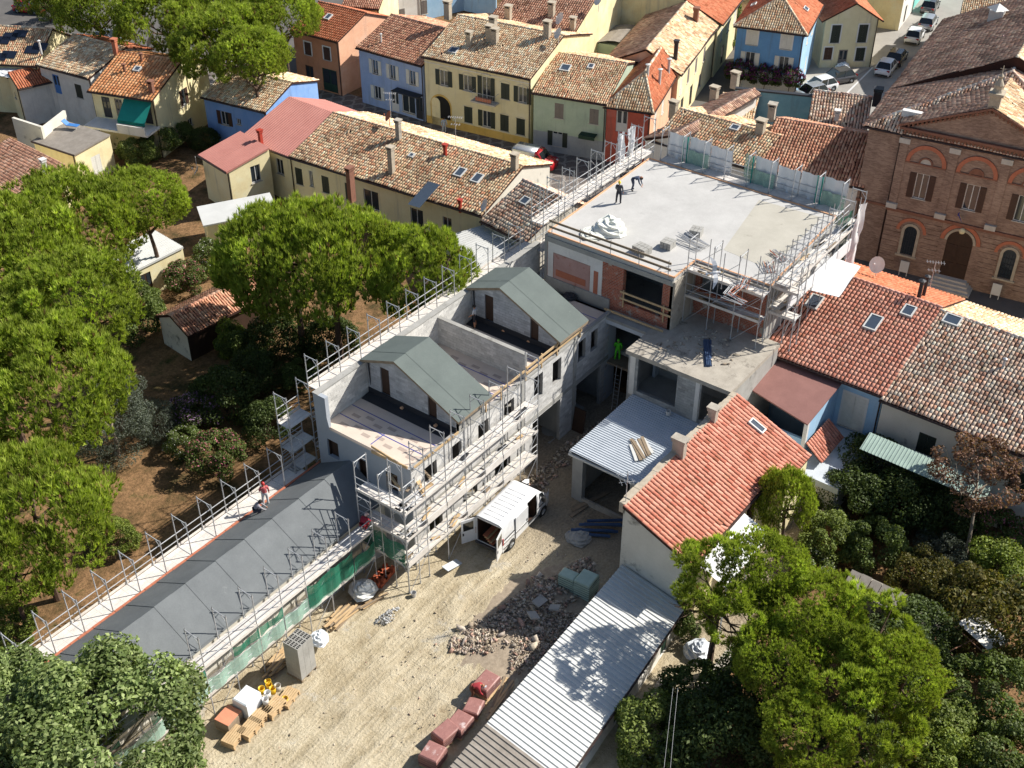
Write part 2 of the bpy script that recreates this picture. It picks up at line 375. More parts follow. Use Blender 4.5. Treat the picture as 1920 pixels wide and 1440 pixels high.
def scallopmat():
    m, n, l, bs = _new('fan_pattern_cobbles')
    p = wpos(n); sep = n.new('ShaderNodeSeparateXYZ'); l.new(p, sep.inputs[0])
    s = 1.5
    best = None
    x = math_(n, l, 'DIVIDE', sep.outputs[1], s); y = math_(n, l, 'DIVIDE', sep.outputs[0], s*.75)
    for k in (0, 1):
        row = math_(n, l, 'FLOOR', math_(n, l, 'DIVIDE', math_(n, l, 'ADD', y, k), 2.0))
        fy = math_(n, l, 'SUBTRACT', math_(n, l, 'ADD', y, k), math_(n, l, 'MULTIPLY', row, 2.0))
        fx = math_(n, l, 'SUBTRACT', math_(n, l, 'FRACT', math_(n, l, 'ADD', x, .5*k)), .5)
        rr = math_(n, l, 'SQRT', math_(n, l, 'ADD', math_(n, l, 'MULTIPLY', fx, fx), math_(n, l, 'MULTIPLY', math_(n, l, 'MULTIPLY', fy, fy), .16)))
        ring = math_(n, l, 'COMPARE', rr, .5, .055)
        best = ring if best is None else math_(n, l, 'MAXIMUM', best, ring)
    a = noise(n, l, p, 6, 4)
    o = mixc(n, l, math_(n, l, 'MULTIPLY', best, .4), ramp(n, l, a, [(.3, c8(84, 78, 76)), (.7, c8(124, 114, 108))]), c8(186, 180, 172))
    l.new(o, bs.inputs['Base Color']); bs.inputs['Roughness'].default_value = .9; bump(n, l, bs, a, .4, .03)
    return m
M['scallop'] = scallopmat()
def netmat(name, c, alpha):
    m, n, l, bs = _new(name)
    p = wpos(n); w = n.new('ShaderNodeTexNoise'); w.inputs['Scale'].default_value = 40; l.new(p, w.inputs['Vector'])
    l.new(ramp(n, l, noise(n, l, p, 2, 3), [(.3, tuple(x*.7 for x in c)), (.7, c)]), bs.inputs['Base Color'])
    bs.inputs['Roughness'].default_value = .8
    l.new(ramp(n, l, w.outputs['Fac'], [(.3, (alpha-.15,)*3), (.6, (min(1, alpha+.2),)*3)]), bs.inputs['Alpha'])
    return m
M['net'] = netmat('green_debris_net', c8(20, 120, 92), .72)
M['netpale'] = netmat('pale_green_debris_net', c8(170, 208, 188), .62)
# ------------------------------------------------------------------ tiled roofs
def pal(*cs): return np.array([c8(*c[:3]) for c in cs]), np.array([c[3] for c in cs], float)/sum(c[3] for c in cs)
PAL_OLD = pal((242,212,176,4), (236,194,158,4), (230,172,136,2), (246,228,198,2), (214,174,142,1.4), (180,142,118,.5), (228,206,170,2))
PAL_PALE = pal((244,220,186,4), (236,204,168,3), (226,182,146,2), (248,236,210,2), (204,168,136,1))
PAL_MIX = pal((244,218,198,4), (238,202,180,4), (230,210,190,2.4), (248,234,216,2.2), (224,176,150,1.6), (184,146,128,.8))
PAL_ORANGE = pal((204,128,96,4), (210,138,106,3), (192,114,82,2))
PAL_ROSE = pal((242,174,152,5), (248,188,166,3), (230,156,134,2))
PAL_RED = pal((214,146,128,5), (222,158,140,3), (198,126,108,2))
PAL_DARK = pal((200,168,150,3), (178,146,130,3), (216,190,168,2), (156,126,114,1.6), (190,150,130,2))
PAL_BROWN = pal((222,168,140,3), (208,152,126,3), (230,186,158,2), (176,124,104,1.2))
PAL_STRIPE = pal((230,168,120,3), (218,150,104,3), (238,184,138,2))
PAL_PINK = pal((214,166,142,4), (202,152,128,3), (224,184,160,2), (172,126,106,1))

def tile_field(pts, palette, w=.21, expo=.34, h=.075, jit=1.0):
    """barrel tiles laid over a convex roof plane; pts[0]-pts[1] is the eave"""
    p = np.array([list(q) for q in pts], float)
    e = p[1]-p[0]; e /= np.linalg.norm(e)
    nn = np.cross(e, p[2]-p[0]); nn /= np.linalg.norm(nn)
    if nn[2] < 0: nn = -nn
    s = np.cross(nn, e)
    if s[2] < 0: s = -s
    q = np.stack([(p-p[0])@e, (p-p[0])@s], 1)
    e0, e1 = q[:,0].min(), q[:,0].max(); nc = max(1, int(round((e1-e0)/w))); ww = (e1-e0)/nc
    S, E, Rr = [], [], []
    for i in range(nc):
        ec = e0+(i+.5)*ww; hits = []
        for a, b in zip(q, np.roll(q, -1, 0)):
            if (a[0]-ec)*(b[0]-ec) < 0: hits.append(a[1]+(b[1]-a[1])*(ec-a[0])/(b[0]-a[0]))
        if len(hits) < 2: continue
        lo, hi = min(hits), max(hits); k = int(math.ceil((hi-lo)/expo))
        if k < 1: continue
        ss = lo+np.arange(k)*expo
        S.append(ss); E.append(np.full(k, ec)); Rr.append(np.minimum(expo*1.12, hi-ss+.02))
    if not S: return None
    S = np.concatenate(S); E = np.concatenate(E); Lg = np.concatenate(Rr); N = len(S)
    E = E+rng.normal(0, .008*jit, N); S = S+rng.normal(0, .012*jit, N)
    rot = rng.normal(0, .025*jit, N); lift = np.abs(rng.normal(0, .008*jit, N))
    slip = rng.random(N) < .02*jit; S = S-slip*rng.uniform(.02,.12,N); rot = rot+slip*rng.normal(0,.2,N); lift = lift+slip*.02
    ph = rng.random(4)*6; lift = lift+jit*.022*(1+np.sin(E*.8+ph[0])*np.sin(S*.9+ph[1])); E = E+jit*.02*np.sin(S*1.1+ph[2]); S = S+jit*.03*np.sin(E*.7+ph[3])
    h = h*.62; prof = np.array([(-.42,0),(-.29,1.0),(.29,1.0),(.42,0)])
    V = np.zeros((N, 8, 3))
    for end in (0, 1):
        hw = ww*(1.0 if end == 0 else .86); hh = h*(1.15 if end == 0 else .85); dz = (.018 if end == 0 else .0)
        for k in range(4):
            ee = E+prof[k,0]*hw+(rot*Lg if end else 0); ss = S+(Lg if end else 0); zz = prof[k,1]*hh+dz+lift
            V[:, end*4+k] = p[0]+ee[:,None]*e+ss[:,None]*s+zz[:,None]*nn
    f = np.array([(0,4,5,1),(1,5,6,2),(2,6,7,3),(0,1,2,3)])
    F = (np.arange(N)[:,None,None]*8+f[None]).reshape(-1, 4)
    ci = rng.choice(len(palette[0]), N, p=palette[1]); C = palette[0][ci]*np.array([1.0,.95,.88])*(1+rng.normal(0, .08*jit, (N,1)))
    # patches of repaired or lichen-covered tiles
    blob = np.sin(E*.9+3*np.sin(S*.5))*np.sin(S*.8+2*np.cos(E*.37))
    lich = np.sin(E*2.3+2*np.sin(S*1.9+ph[1]))*np.sin(S*2.6+ph[2]); C = np.where((lich > .8)[:,None], C*np.array([.78,.78,.72]), C)
    C = C*np.where(blob > .55, 1-.22*jit, np.where(blob < -.6, 1+.12*jit, 1))[:,None]
    return V.reshape(-1,3), F, np.clip(np.repeat(C, 4, 0), 0, 1)
def cap_row(a, b, palette, w=.28, expo=.4):
    a = np.array(a, float); b = np.array(b, float); d = b-a; L = np.linalg.norm(d); d /= L
    sd = np.cross(d, (0,0,1)); sd /= np.linalg.norm(sd); nn = np.cross(sd, d)
    k = max(1, int(L/expo)); ex = L/k; V = []; F = []
    prof = [(-.5,-.03),(-.3,.1),(.3,.1),(.5,-.03)]
    for i in range(k):
        for end in (0,1):
            for x, z in prof: V.append(a+d*(i+end*1.1)*ex+sd*x*w*(1 if end == 0 else .85)+nn*(z+(.03 if end == 0 else 0)))
        for f in ((0,4,5,1),(1,5,6,2),(2,6,7,3),(0,1,2,3)): F.append([i*8+j for j in f])
    C = palette[0][rng.choice(len(palette[0]), k, p=palette[1])]*(1+rng.normal(0,.08,(k,1)))
    return np.array(V), np.array(F), np.clip(np.repeat(C, 4, 0), 0, 1)
def join_np(parts):
    Vs, Fs, Cs, n = [], [], [], 0
    for t in parts:
        if t is None: continue
        Vs.append(t[0]); Fs.append(t[1]+n); Cs.append(t[2]); n += len(t[0])
    return np.concatenate(Vs), np.concatenate(Fs), np.concatenate(Cs)
def tiles_object(parts, parent, name='roof_tiles'):
    V, F, C = join_np(parts)
    o = put(name, npmesh(name, V, F, M['tile'], C), parent, kind='stuff'); return o

# ------------------------------------------------------------------ houses
class House: pass
def tb(mb, T, u0, u1, z0, z1, d0, d1, c=None):
    p = [T(u0,z0,d0),T(u1,z0,d0),T(u1,z0,d1),T(u0,z0,d1),T(u0,z1,d0),T(u1,z1,d0),T(u1,z1,d1),T(u0,z1,d1)]
    for q in ((0,1,2,3),(4,7,6,5),(0,4,5,1),(1,5,6,2),(2,6,7,3),(3,7,4,0)): mb.face([p[i] for i in q], c)
def wallframe(p0, ud):
    n = (ud[1], -ud[0])
    return lambda u, z, d=0: (p0[0]+ud[0]*u+n[0]*d, p0[1]+ud[1]*u+n[1]*d, z)
def wall_mesh(mb, T, L, z0, tops, ops=(), dep=.16):
    """rectangle with rectangular holes and reveals, plus the gable polygon above it"""
    zm = min(z for _, z in tops)
    us = sorted(set([0, L]+[x for o in ops for x in (max(0,o[0]), min(L,o[1]))])); zs = sorted(set([z0, zm]+[x for o in ops for x in (max(z0,o[2]), min(zm,o[3]))]))
    for a, b in zip(us, us[1:]):
        for c, d in zip(zs, zs[1:]):
            um, zc = (a+b)/2, (c+d)/2
            if any(o[0] < um < o[1] and o[2] < zc < o[3] for o in ops): continue
            mb.face((T(a,c),T(b,c),T(b,d),T(a,d)))
    for o in ops:
        a, b, c, d = o[0], o[1], o[2], min(o[3], zm)
        mb.face((T(a,c,-dep),T(a,c),T(a,d),T(a,d,-dep))); mb.face((T(b,c),T(b,c,-dep),T(b,d,-dep),T(b,d)))
        mb.face((T(a,d),T(b,d),T(b,d,-dep),T(a,d,-dep))); mb.face((T(a,c,-dep),T(b,c,-dep),T(b,c),T(a,c)))
    top = [(0,zm)]+[(u,z) for u, z in tops if z > zm+1e-3 or True]+[(L,zm)]
    pts = [(0,zm),(L,zm)]+[(u,z) for u, z in reversed(tops)]
    cl = []
    for q in pts:
        if not cl or abs(q[0]-cl[-1][0])+abs(q[1]-cl[-1][1]) > 1e-3: cl.append(q)
    if len(cl) > 2 and abs(cl[0][0]-cl[-1][0])+abs(cl[0][1]-cl[-1][1]) < 1e-3: cl.pop()
    if len(cl) >= 3: mb.face([T(u,z) for u, z in cl])
FR = {'w': 'frame_w', 'b': 'shutbrown', 'd': 'shut'}
def window(root, T, uc, zb, w, h, kind='w', sh='shut', fr='frame_w', sill=True, surround=None, name='window'):
    a, b, c, d = uc-w/2, uc+w/2, zb, zb+h
    mb = MB(); t = .06
    if kind == 'door':
        tb(mb, T, a, b, c, d, -.13, -.06); o = mb.build('door', M[sh], root)
        m2 = MB()
        for k in (0,1): tb(m2, T, a+.12+(k*(w/2)), a+w/2-.06+(k*w/2-.03 if k else 0), c+.9, d-.15, -.06, -.045)
        m2.build('door_panel', M['glass'] if fr == 'frame_w' else M['darkwood'], o)
    else:
        for q in ((a,a+t,c,d),(b-t,b,c,d),(a+t,b-t,c,c+t),(a+t,b-t,d-t,d),(uc-.03,uc+.03,c+t,d-t)): tb(mb, T, *q, -.13, -.07)
        o = mb.build(name, M[fr], root)
        m2 = MB(); m2.face((T(a,c,-.11),T(b,c,-.11),T(b,d,-.11),T(a,d,-.11))); m2.build('pane', M['glass'], o)
    if kind in ('open', 'closed', 'half'):
        spans = {'open': ((a-w/2,a-.02,.02,.06),(b+.02,b+w/2,.02,.06)), 'closed': ((a,uc-.01,-.05,0.0),(uc+.01,b,-.05,0.0)), 'half': ((a,uc-.01,-.05,0.0),(b+.02,b+w/2,.02,.06))}[kind]
        for u0, u1, d0, d1 in spans:
            m3 = MB(); tb(m3, T, u0, u1, c, d, d0, d1-.012)
            for q in ((u0,u0+.06,c,d),(u1-.06,u1,c,d)): tb(m3, T, *q, d1-.012, d1)
            k = 9
            for i in range(k):
                zz = c+(i+.5)*h/k; tb(m3, T, u0+.06, u1-.06, zz-.03*h, zz+.02*h, d1-.012, d1-.002)
            m3.build('shutter', M[sh], o)
    if sill and kind != 'door':
        m4 = MB(); tb(m4, T, a-.08, b+.08, c-.07, c, -.12, .07); m4.build('sill', M['stone'], o)
    if surround:
        m5 = MB()
        for q in ((a-.14,a,c,d+.14),(b,b+.14,c,d+.14),(a,b,d,d+.14)): tb(m5, T, *q, -.02, .025)
        m5.build('surround', M[surround], o)
    return o
def house(name, label, A, B, D, eave, roof='gx', ridge=None, beave=None, walls=('cream',)*4, pal_=PAL_OLD, ops=None, over=.3, tile=(.21,.34,.075,1.0),
          z0=0, group=None, cat='house', cover='tile', pal2=None, gutter='copper', plinth=None, sideover=.12, base=-.3):
    A = Vector(A[:2]); B = Vector(B[:2]); L = (B-A).length; rz = math.atan2((B-A).y, (B-A).x)
    h = House(); h.L, h.D = L, D
    h.root = thing(name, label, cat, (A.x, A.y, z0), rz, group)
    beave = eave if beave is None else beave; h.eave = eave
    ops = ops or {}
    if len(walls) == 1: walls = walls*4
    Ts = {'front': (wallframe((0,0),(1,0)), L), 'right': (wallframe((L,0),(0,1)), D), 'back': (wallframe((L,D),(-1,0)), L), 'left': (wallframe((0,D),(0,-1)), D)}
    h.T = {k: v[0] for k, v in Ts.items()}
    o1, so_ = over, sideover
    planes = []
    if roof == 'gx':
        ry, rzz = ridge; s1 = (rzz-eave)/ry; s2 = (rzz-beave)/(D-ry)
        zf = lambda x, y: rzz-(ry-y)*s1 if y < ry else rzz-(y-ry)*s2
        f0, b0 = zf(0,-o1), zf(0,D+o1)
        planes = [((-so_,-o1,f0),(L+so_,-o1,f0),(L+so_,ry,rzz),(-so_,ry,rzz)), ((L+so_,D+o1,b0),(-so_,D+o1,b0),(-so_,ry,rzz),(L+so_,ry,rzz))]
        tops = {'front': [(0,eave),(L,eave)], 'back': [(0,beave),(L,beave)], 'right': [(0,eave),(ry,rzz),(D,beave)], 'left': [(0,beave),(D-ry,rzz),(D,eave)]}
        caps = [((-so_,ry,rzz),(L+so_,ry,rzz))]; eaves = [((-so_,-o1,f0),(L+so_,-o1,f0))]
    elif roof == 'gy':
        rx, rzz = ridge; s1 = (rzz-eave)/rx; s2 = (rzz-beave)/(L-rx)
        zf = lambda x, y: rzz-(rx-x)*s1 if x < rx else rzz-(x-rx)*s2
        l0, r0 = zf(-o1,0), zf(L+o1,0)
        planes = [((-o1,D+so_,l0),(-o1,-so_,l0),(rx,-so_,rzz),(rx,D+so_,rzz)), ((L+o1,-so_,r0),(L+o1,D+so_,r0),(rx,D+so_,rzz),(rx,-so_,rzz))]
        tops = {'front': [(0,eave),(rx,rzz),(L,beave)], 'back': [(0,beave),(L-rx,rzz),(L,eave)], 'right': [(0,beave),(D,beave)], 'left': [(0,eave),(D,eave)]}
        caps = [((rx,-so_,rzz),(rx,D+so_,rzz))]; eaves = [((L+o1,-so_,r0),(L+o1,D+so_,r0))]
    elif roof == 'hip':   # hipped at the front end, ridge runs back along y
        rx, ry, rzz = ridge; s1 = (rzz-eave)/rx; s2 = (rzz-eave)/(L-rx); s3 = (rzz-eave)/ry
        zf = lambda x, y: min(rzz-(rx-x)*s1 if x < rx else rzz-(x-rx)*s2, eave+y*s3)
        e = eave-o1*s3; l0, r0 = eave-o1*s1, eave-o1*s2
        planes = [((-o1,-o1,e),(L+o1,-o1,e),(rx,ry,rzz)), ((L+o1,-o1,e),(L+o1,D+o1,e),(rx,D+o1,rzz),(rx,ry,rzz)), ((-o1,D+o1,e),(-o1,-o1,e),(rx,ry,rzz),(rx,D+o1,rzz))]
        tops = {k: [(0,eave),(Ts[k][1],eave)] for k in Ts}; tops['back'] = [(0,eave),(L-rx,rzz),(L,eave)]
        caps = [((-o1,-o1,e),(rx,ry,rzz)),((L+o1,-o1,e),(rx,ry,rzz)),((rx,ry,rzz),(rx,D,rzz))]; eaves = [((-o1,-o1,e),(L+o1,-o1,e)),((L+o1,-o1,e),(L+o1,D+o1,e))]
    elif roof == 'mono':  # rises from front to back
        s1 = (beave-eave)/D; zf = lambda x, y: eave+y*s1
        f0 = zf(0,-o1)
        planes = [((-so_,-o1,f0),(L+so_,-o1,f0),(L+so_,D,beave),(-so_,D,beave))]
        tops = {'front': [(0,eave),(L,eave)], 'back': [(0,beave),(L,beave)], 'right': [(0,eave),(D,beave)], 'left': [(0,beave),(D,eave)]}
        caps = []; eaves = [((-so_,-o1,f0),(L+so_,-o1,f0))]
    h.zf = zf; h.planes = planes
    names = ('front','right','back','left')
    for k, nm in enumerate(names):
        T, LL = Ts[nm]; mb = MB(); lst = ops.get(nm, [])
        holes = [(o[0]-o[2]/2, o[0]+o[2]/2, o[1], o[1]+o[3]) for o in lst if o[1]+o[3] <= min(z for _, z in tops[nm])]
        wall_mesh(mb, T, LL, base, tops[nm], holes)
        wo = mb.build('wall', M[walls[k]], h.root)
        for o in lst:
            window(h.root, T, *o[:4], **(o[4] if len(o) > 4 else {}))
        if plinth and nm == 'front':
            m2 = MB(); tb(m2, T, 0, LL, 0, plinth[1], 0, .03); m2.build('plinth', M[plinth[0]], wo)
    mb = MB(); th = .14
    for pl in planes:
        n = len(pl); mb.face(pl); lo = [(x,y,z-th) for x, y, z in pl]; mb.face(lo[::-1])
        for i in range(n): j = (i+1) % n; mb.face((lo[i],lo[j],pl[j],pl[i]))
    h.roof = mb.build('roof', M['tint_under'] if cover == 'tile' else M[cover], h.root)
    if cover == 'tile':
        tl = [tile_field(pl, (pal2 if (pal2 and i) else pal_), *tile) for i, pl in enumerate(planes)]
        tl += [cap_row(a, b, pal_) for a, b in caps]
        tiles_object(tl, h.roof)
    if gutter:
        mb = MB()
        for a, b in eaves:
            d = (Vector(b)-Vector(a)).normalized(); n = Vector((d.y,-d.x,0))*.07
            mb.bar(Vector(a)+n+Vector((0,0,-.08)), Vector(b)+n+Vector((0,0,-.08)), .075, 6)
        mb.bar((L-.1,-.08,0), (L-.1,-.08,eave-.1), .05, 5)
        mb.build('gutter', M[gutter], h.root)
    h.m = Matrix.Translation((A.x,A.y,z0)) @ Matrix.Rotation(rz,4,'Z'); h.mi = h.m.inverted()
    def at(px, py):
        z = z0+eave+1
        for _ in range(25):
            q = h.mi @ P(px, py, z); z = z*.4+.6*(z0+zf(q.x, q.y))
        q = h.mi @ P(px, py, z); return q.x, q.y
    h.at = at
    return h
M['tint_under'] = mat('roof_underlay', c8(68, 38, 28), c8(44, 26, 20), 2, .95)  # near-black brown: dirty channels plus painted shade between the barrel tiles

def chimney(h, px, py, w=.55, d=.45, ht=1.1, m='chim', pot=False, xy=None):
    x, y = xy or h.at(px, py); z = h.zf(x, y)
    mb = MB(); mb.box(x-w/2, x+w/2, y-d/2, y+d/2, z-.3, z+ht)
    for a in (-1, 1):
        mb.box(x+a*w/2-.06, x+a*w/2+.06, y-d/2-.05, y+d/2+.05, z+ht, z+ht+.22)
    mb.box(x-w/2-.1, x+w/2+.1, y-d/2-.1, y+d/2+.1, z+ht+.22, z+ht+.3)
    return mb.build('chimney', M[m], h.roof)
def fluepipe(h, px, py, r=.09, ht=1.0, m='steel', xy=None):
    x, y = xy or h.at(px, py); z = h.zf(x, y); mb = MB()
    mb.bar((x,y,z-.1), (x,y,z+ht), r, 8); mb.lathe([(r*1.7,0),(r*1.9,.05),(0,.16)], 8, (x,y,z+ht+.06)); mb.bar((x,y,z+ht),(x,y,z+ht+.08), r*.5, 6)
    return mb.build('flue_pipe', M[m], h.roof)
def slope_frame(h, x, y):
    z = h.zf(x, y); dx = (h.zf(x+.05,y)-h.zf(x-.05,y))/.1; dy = (h.zf(x,y+.05)-h.zf(x,y-.05))/.1
    n = Vector((-dx,-dy,1)).normalized(); up = Vector((dx,dy,dx*dx+dy*dy))
    up = up.normalized() if up.length > 1e-4 else Vector((0,1,0)); sd = up.cross(n)
    return Vector((x,y,z)), sd, up, n
def skylight(h, px, py, w=.8, l=1.1, xy=None, frame='zinc'):
    x, y = xy or h.at(px, py); o, sd, up, n = slope_frame(h, x, y)
    def bx(mb, a0, a1, b0, b1, c0, c1):
        p = [o+sd*a+up*b+n*c for c in (c0,c1) for a, b in ((a0,b0),(a1,b0),(a1,b1),(a0,b1))]
        for q in ((3,2,1,0),(4,5,6,7),(0,1,5,4),(1,2,6,5),(2,3,7,6),(3,0,4,7)): mb.face([p[i] for i in q])
    mb = MB(); t = .09
    for q in ((-w/2,-w/2+t,-l/2,l/2),(w/2-t,w/2,-l/2,l/2),(-w/2+t,w/2-t,-l/2,-l/2+t),(-w/2+t,w/2-t,l/2-t,l/2)): bx(mb, *q, 0, .2)
    f = mb.build('skylight', M[frame], h.roof)
    m2 = MB(); bx(m2, -w/2+t, w/2-t, -l/2+t, l/2-t, .1, .165); f.name = 'skylight'
    m2.build('skylight_pane', M['skyglass'], h.roof)
def dish(h, px, py, r=.45, ht=.9, xy=None, face=(-.5,-.6), m='white'):
    x, y = xy or h.at(px, py); z = h.zf(x, y); mb = MB()
    mb.bar((x,y,z-.1), (x,y,z+ht), .03, 6)
    ctr = Vector((x,y,z+ht+.1)); ax = Vector((face[0],face[1],.45)).normalized(); a = ax.cross(Vector((0,0,1))).normalized(); b = ax.cross(a)
    rings = [(0,-.12),(.5,-.08),(1,0)]; n = 14
    for (r0,h0),(r1,h1) in zip(rings, rings[1:]):
        for i in range(n):
            t0, t1 = 2*math.pi*i/n, 2*math.pi*(i+1)/n
            g = lambda rr, hh, t: ctr+ax*(hh+.12)+(a*math.cos(t)+b*math.sin(t))*rr*r
            mb.face((g(r0,h0,t0),g(r0,h0,t1),g(r1,h1,t1),g(r1,h1,t0)) if r0 else (g(r0,h0,t0),g(r1,h1,t1),g(r1,h1,t0)))
    mb.bar(ctr-b*r*.9*(1 if b.z > 0 else -1), ctr+ax*.5, .012, 4); mb.obox(ctr+ax*.5, (.08,.08,.12))
    return mb.build('satellite_dish', M[m], h.root)
def antenna(h, px, py, ht=2.6, xy=None, rz=.4):
    x, y = xy or h.at(px, py); z = h.zf(x, y); mb = MB()
    mb.bar((x,y,z-.1), (x,y,z+ht), .025, 5)
    for zz, L, n in ((ht-.1,1.3,7),(ht-.75,.9,4)):
        c, s = math.cos(rz), math.sin(rz)
        mb.bar((x-c*L/2,y-s*L/2,z+zz), (x+c*L/2,y+s*L/2,z+zz), .016, 4)
        for i in range(n):
            t = -L/2+(i+.5)*L/n; w = .22+.05*i/n
            mb.bar((x+c*t-s*w,y+s*t+c*w,z+zz), (x+c*t+s*w,y+s*t-c*w,z+zz), .011, 4)
    return mb.build('antenna', M['steel'], h.root)

# ------------------------------------------------------------------ trees and shrubs
def unit(v): return v/np.maximum(np.linalg.norm(v, axis=-1, keepdims=True), 1e-9)
def sph(n): return unit(rng.normal(size=(n,3)))
def clump_points(n_cl, per, rx, ry, rz, zlo=-.35, rc=.26, shell=.88, jit=.07):
    k = 0; cs = []
    while len(cs) < n_cl:
        d = sph(1)[0]
        if d[2] < zlo: continue
        if all(np.linalg.norm((d-q)) > 1.35/math.sqrt(n_cl) for q in cs) or k > 4000: cs.append(d)
        k += 1
    cs = np.array(cs); pos = []; dr = []
    for d in cs:
        f = shell*(1+rng.normal(0,jit)); c = d*f*np.array([rx,ry,rz]); r = rc*(1+rng.normal(0,.18))*rx
        e = sph(per*2); e = e[(e@unit(d*np.array([1,1,1.4]))) > -.35][:per]
        pos.append(c+e*np.array([r,r,r*.8])*(.72+.3*rng.random((len(e),1)))); dr.append(e)
    global CLUMP_ID
    CLUMP_ID = np.concatenate([np.full(len(q), i) for i, q in enumerate(pos)])
    return np.concatenate(pos), np.concatenate(dr)
def tuft_mesh(name, rx, rz, n_cl, per, col_a, col_b, blades=6, ln=.36, wd=.075, up=.75, zlo=-.3, rc=.26, shell=.86):
    p, d = clump_points(n_cl, per, rx, rx, rz, zlo, rc, shell)
    N = len(p); ax = unit(d*.75+np.array([0,0,up])+rng.normal(0,.25,(N,3)))
    V = np.zeros((N, blades, 3, 3)); 
    for b in range(blades):
        dd = unit(ax+.6*sph(N)); sd = unit(np.cross(dd, sph(N)))*wd*.5; l = ln*(.7+.6*rng.random((N,1)))
        V[:,b,0] = p-sd; V[:,b,1] = p+sd; V[:,b,2] = p+dd*l
    t = rng.random((N,1)); C = np.array(col_a)*(1-t)+np.array(col_b)*t; C = C*(1+rng.normal(0,.12,(N,1)))
    cv = rng.normal(0,.16,CLUMP_ID.max()+1)[CLUMP_ID]; C = C*(1+cv[:,None]); dead = rng.random(N) < .02; C[dead] = np.array([.2,.12,.06])
    F = np.arange(N*blades*3).reshape(-1,3)
    return npmesh(name, V.reshape(-1,3), F, M['needle'], np.clip(np.repeat(C, blades, 0), 0, 1))
def leaf_mesh(name, rx, ry, rz, n_cl, per, cols, size=.2, zlo=-.8, rc=.3, shell=.8, updir=.35, matname='leaf', flowers=None, aspect=.55):
    p, d = clump_points(n_cl, per, rx, ry, rz, zlo, rc, shell, .13)
    N = len(p); nn = unit(d*.6+np.array([0,0,updir])+.8*sph(N)); a = unit(np.cross(nn, sph(N))); b = np.cross(nn, a)
    s = size*(.6+.7*rng.random((N,1))); bend = nn*s*.18
    V = np.stack([p-a*s*.5, p+b*s*aspect*.5+bend, p+a*s*.5, p-b*s*aspect*.5+bend], 1)
    cs = np.array(cols); t = rng.integers(0, len(cs), N); C = cs[t]*(1+rng.normal(0,.14,(N,1))); cv = rng.normal(0,.14,CLUMP_ID.max()+1)[CLUMP_ID]; C = C*(1+cv[:,None])
    if flowers is not None:
        m = rng.random(N) < flowers[1]; m &= (d[:,2] > -.1); C[m] = np.array(flowers[0])*(1+rng.normal(0,.12,(m.sum(),1)))
    F = np.arange(N*4).reshape(-1,4)
    return npmesh(name, V.reshape(-1,3), F, M[matname], np.clip(C, 0, 1))
def trunk_mesh(name, ht, r0, crown_r, crown_z, limbs, m, lean=(0,0), spread=.8, zend=.1):
    mb = MB(); pts = []; k = 6
    for i in range(k+1):
        t = i/k; pts.append(Vector((lean[0]*t*t+.12*math.sin(t*5)*r0*4, lean[1]*t*t+.1*math.cos(t*4)*r0*4-.1*r0*4, ht*t)))
    for i in range(k): mb.bar(pts[i], pts[i+1], r0*(1-.6*i/k), 8, r0*(1-.6*(i+1)/k))
    for i in range(limbs):
        a = 2*math.pi*(i+random.random()*.6)/limbs; t = .68+.3*random.random(); s = pts[0].lerp(pts[-1], t) if False else Vector((pts[-1].x*t*t, pts[-1].y*t*t, ht*t))
        e = Vector((pts[-1].x+math.cos(a)*crown_r*spread*(.6+.4*random.random()), pts[-1].y+math.sin(a)*crown_r*spread*(.6+.4*random.random()), crown_z+crown_r*zend*random.uniform(-1,1.6)))
        mid = s.lerp(e, .5)+Vector((0,0,-.1*crown_r)); r = r0*.42
        mb.bar(s, mid, r, 6, r*.65); mb.bar(mid, e, r*.65, 5, r*.2)
        for q in range(2):
            b = a+random.uniform(-.8,.8); e2 = mid+Vector((math.cos(b),math.sin(b),.35))*crown_r*.38; mb.bar(mid, e2, r*.4, 4, r*.12)
    return mb.mesh(name, m, True)
NA, NB = (.26, .35, .04), (.50, .58, .105)
def pine_meshes():
    L = []
    for i in range(3):
        L.append(tuft_mesh('pine_crown_foliage', 4.6, 2.7, 68+6*i, 80, NA, NB, 10, .31, .07, 1.25, -.4, .195+.01*i, .86))
    L.append(tuft_mesh('pine_crown_foliage', 4.6, 3.0, 40, 46, NA, NB, 11, .46, .10, 1.1, -.55, .17, .82))
    return L
PINES = pine_meshes()
PTRUNK = [trunk_mesh('pine_trunk_wood', 8.2, .26, 4.6, 8.6, 8, M['bark'], (.4*(i-1), .3)) for i in range(2)]
_pn = [0]
def pine(label, base, scale=1.0, h=10.5, rz=None, flat_=1.0, group='umbrella pines around the building site', sx=1.0, sy=1.0, name='umbrella_pine', mi=None):
    i = _pn[0]; _pn[0] += 1
    t = thing(name, label, 'pine tree', (base[0], base[1], 0), 0, group); ts = h/10.5
    rz = rz if rz is not None else 1.7*i
    put('trunk', PTRUNK[i % 2], t, scale=(ts, ts, ts), rz=rz)
    put('crown', PINES[i % 3 if mi is None else mi], t, (.4*(i % 2-.5)*ts, .3*ts, h-2.1*scale*flat_), rz, scale=(scale*sx, scale*sy, scale*flat_))
    return t
def shrub(name, label, cat, base, mesh, z=0, s=1.0, rz=0, stem=None, group=None, zs=1.0, lift=0):
    t = thing(name, label, cat, (base[0], base[1], z), rz, group)
    put('foliage' if stem is None else 'crown', mesh, t, (0, 0, lift), scale=(s, s, s*zs))
    if stem is not None: put('trunk', stem, t)
    else:
        mb = MB()
        for i in range(5):
            a = i*1.3; mb.bar((0,0,0), (math.cos(a)*.5*s, math.sin(a)*.5*s, max(.5, lift)+.3*s), .04, 5, .015)
        mb.build('stem', M['bark'], t)
    return t
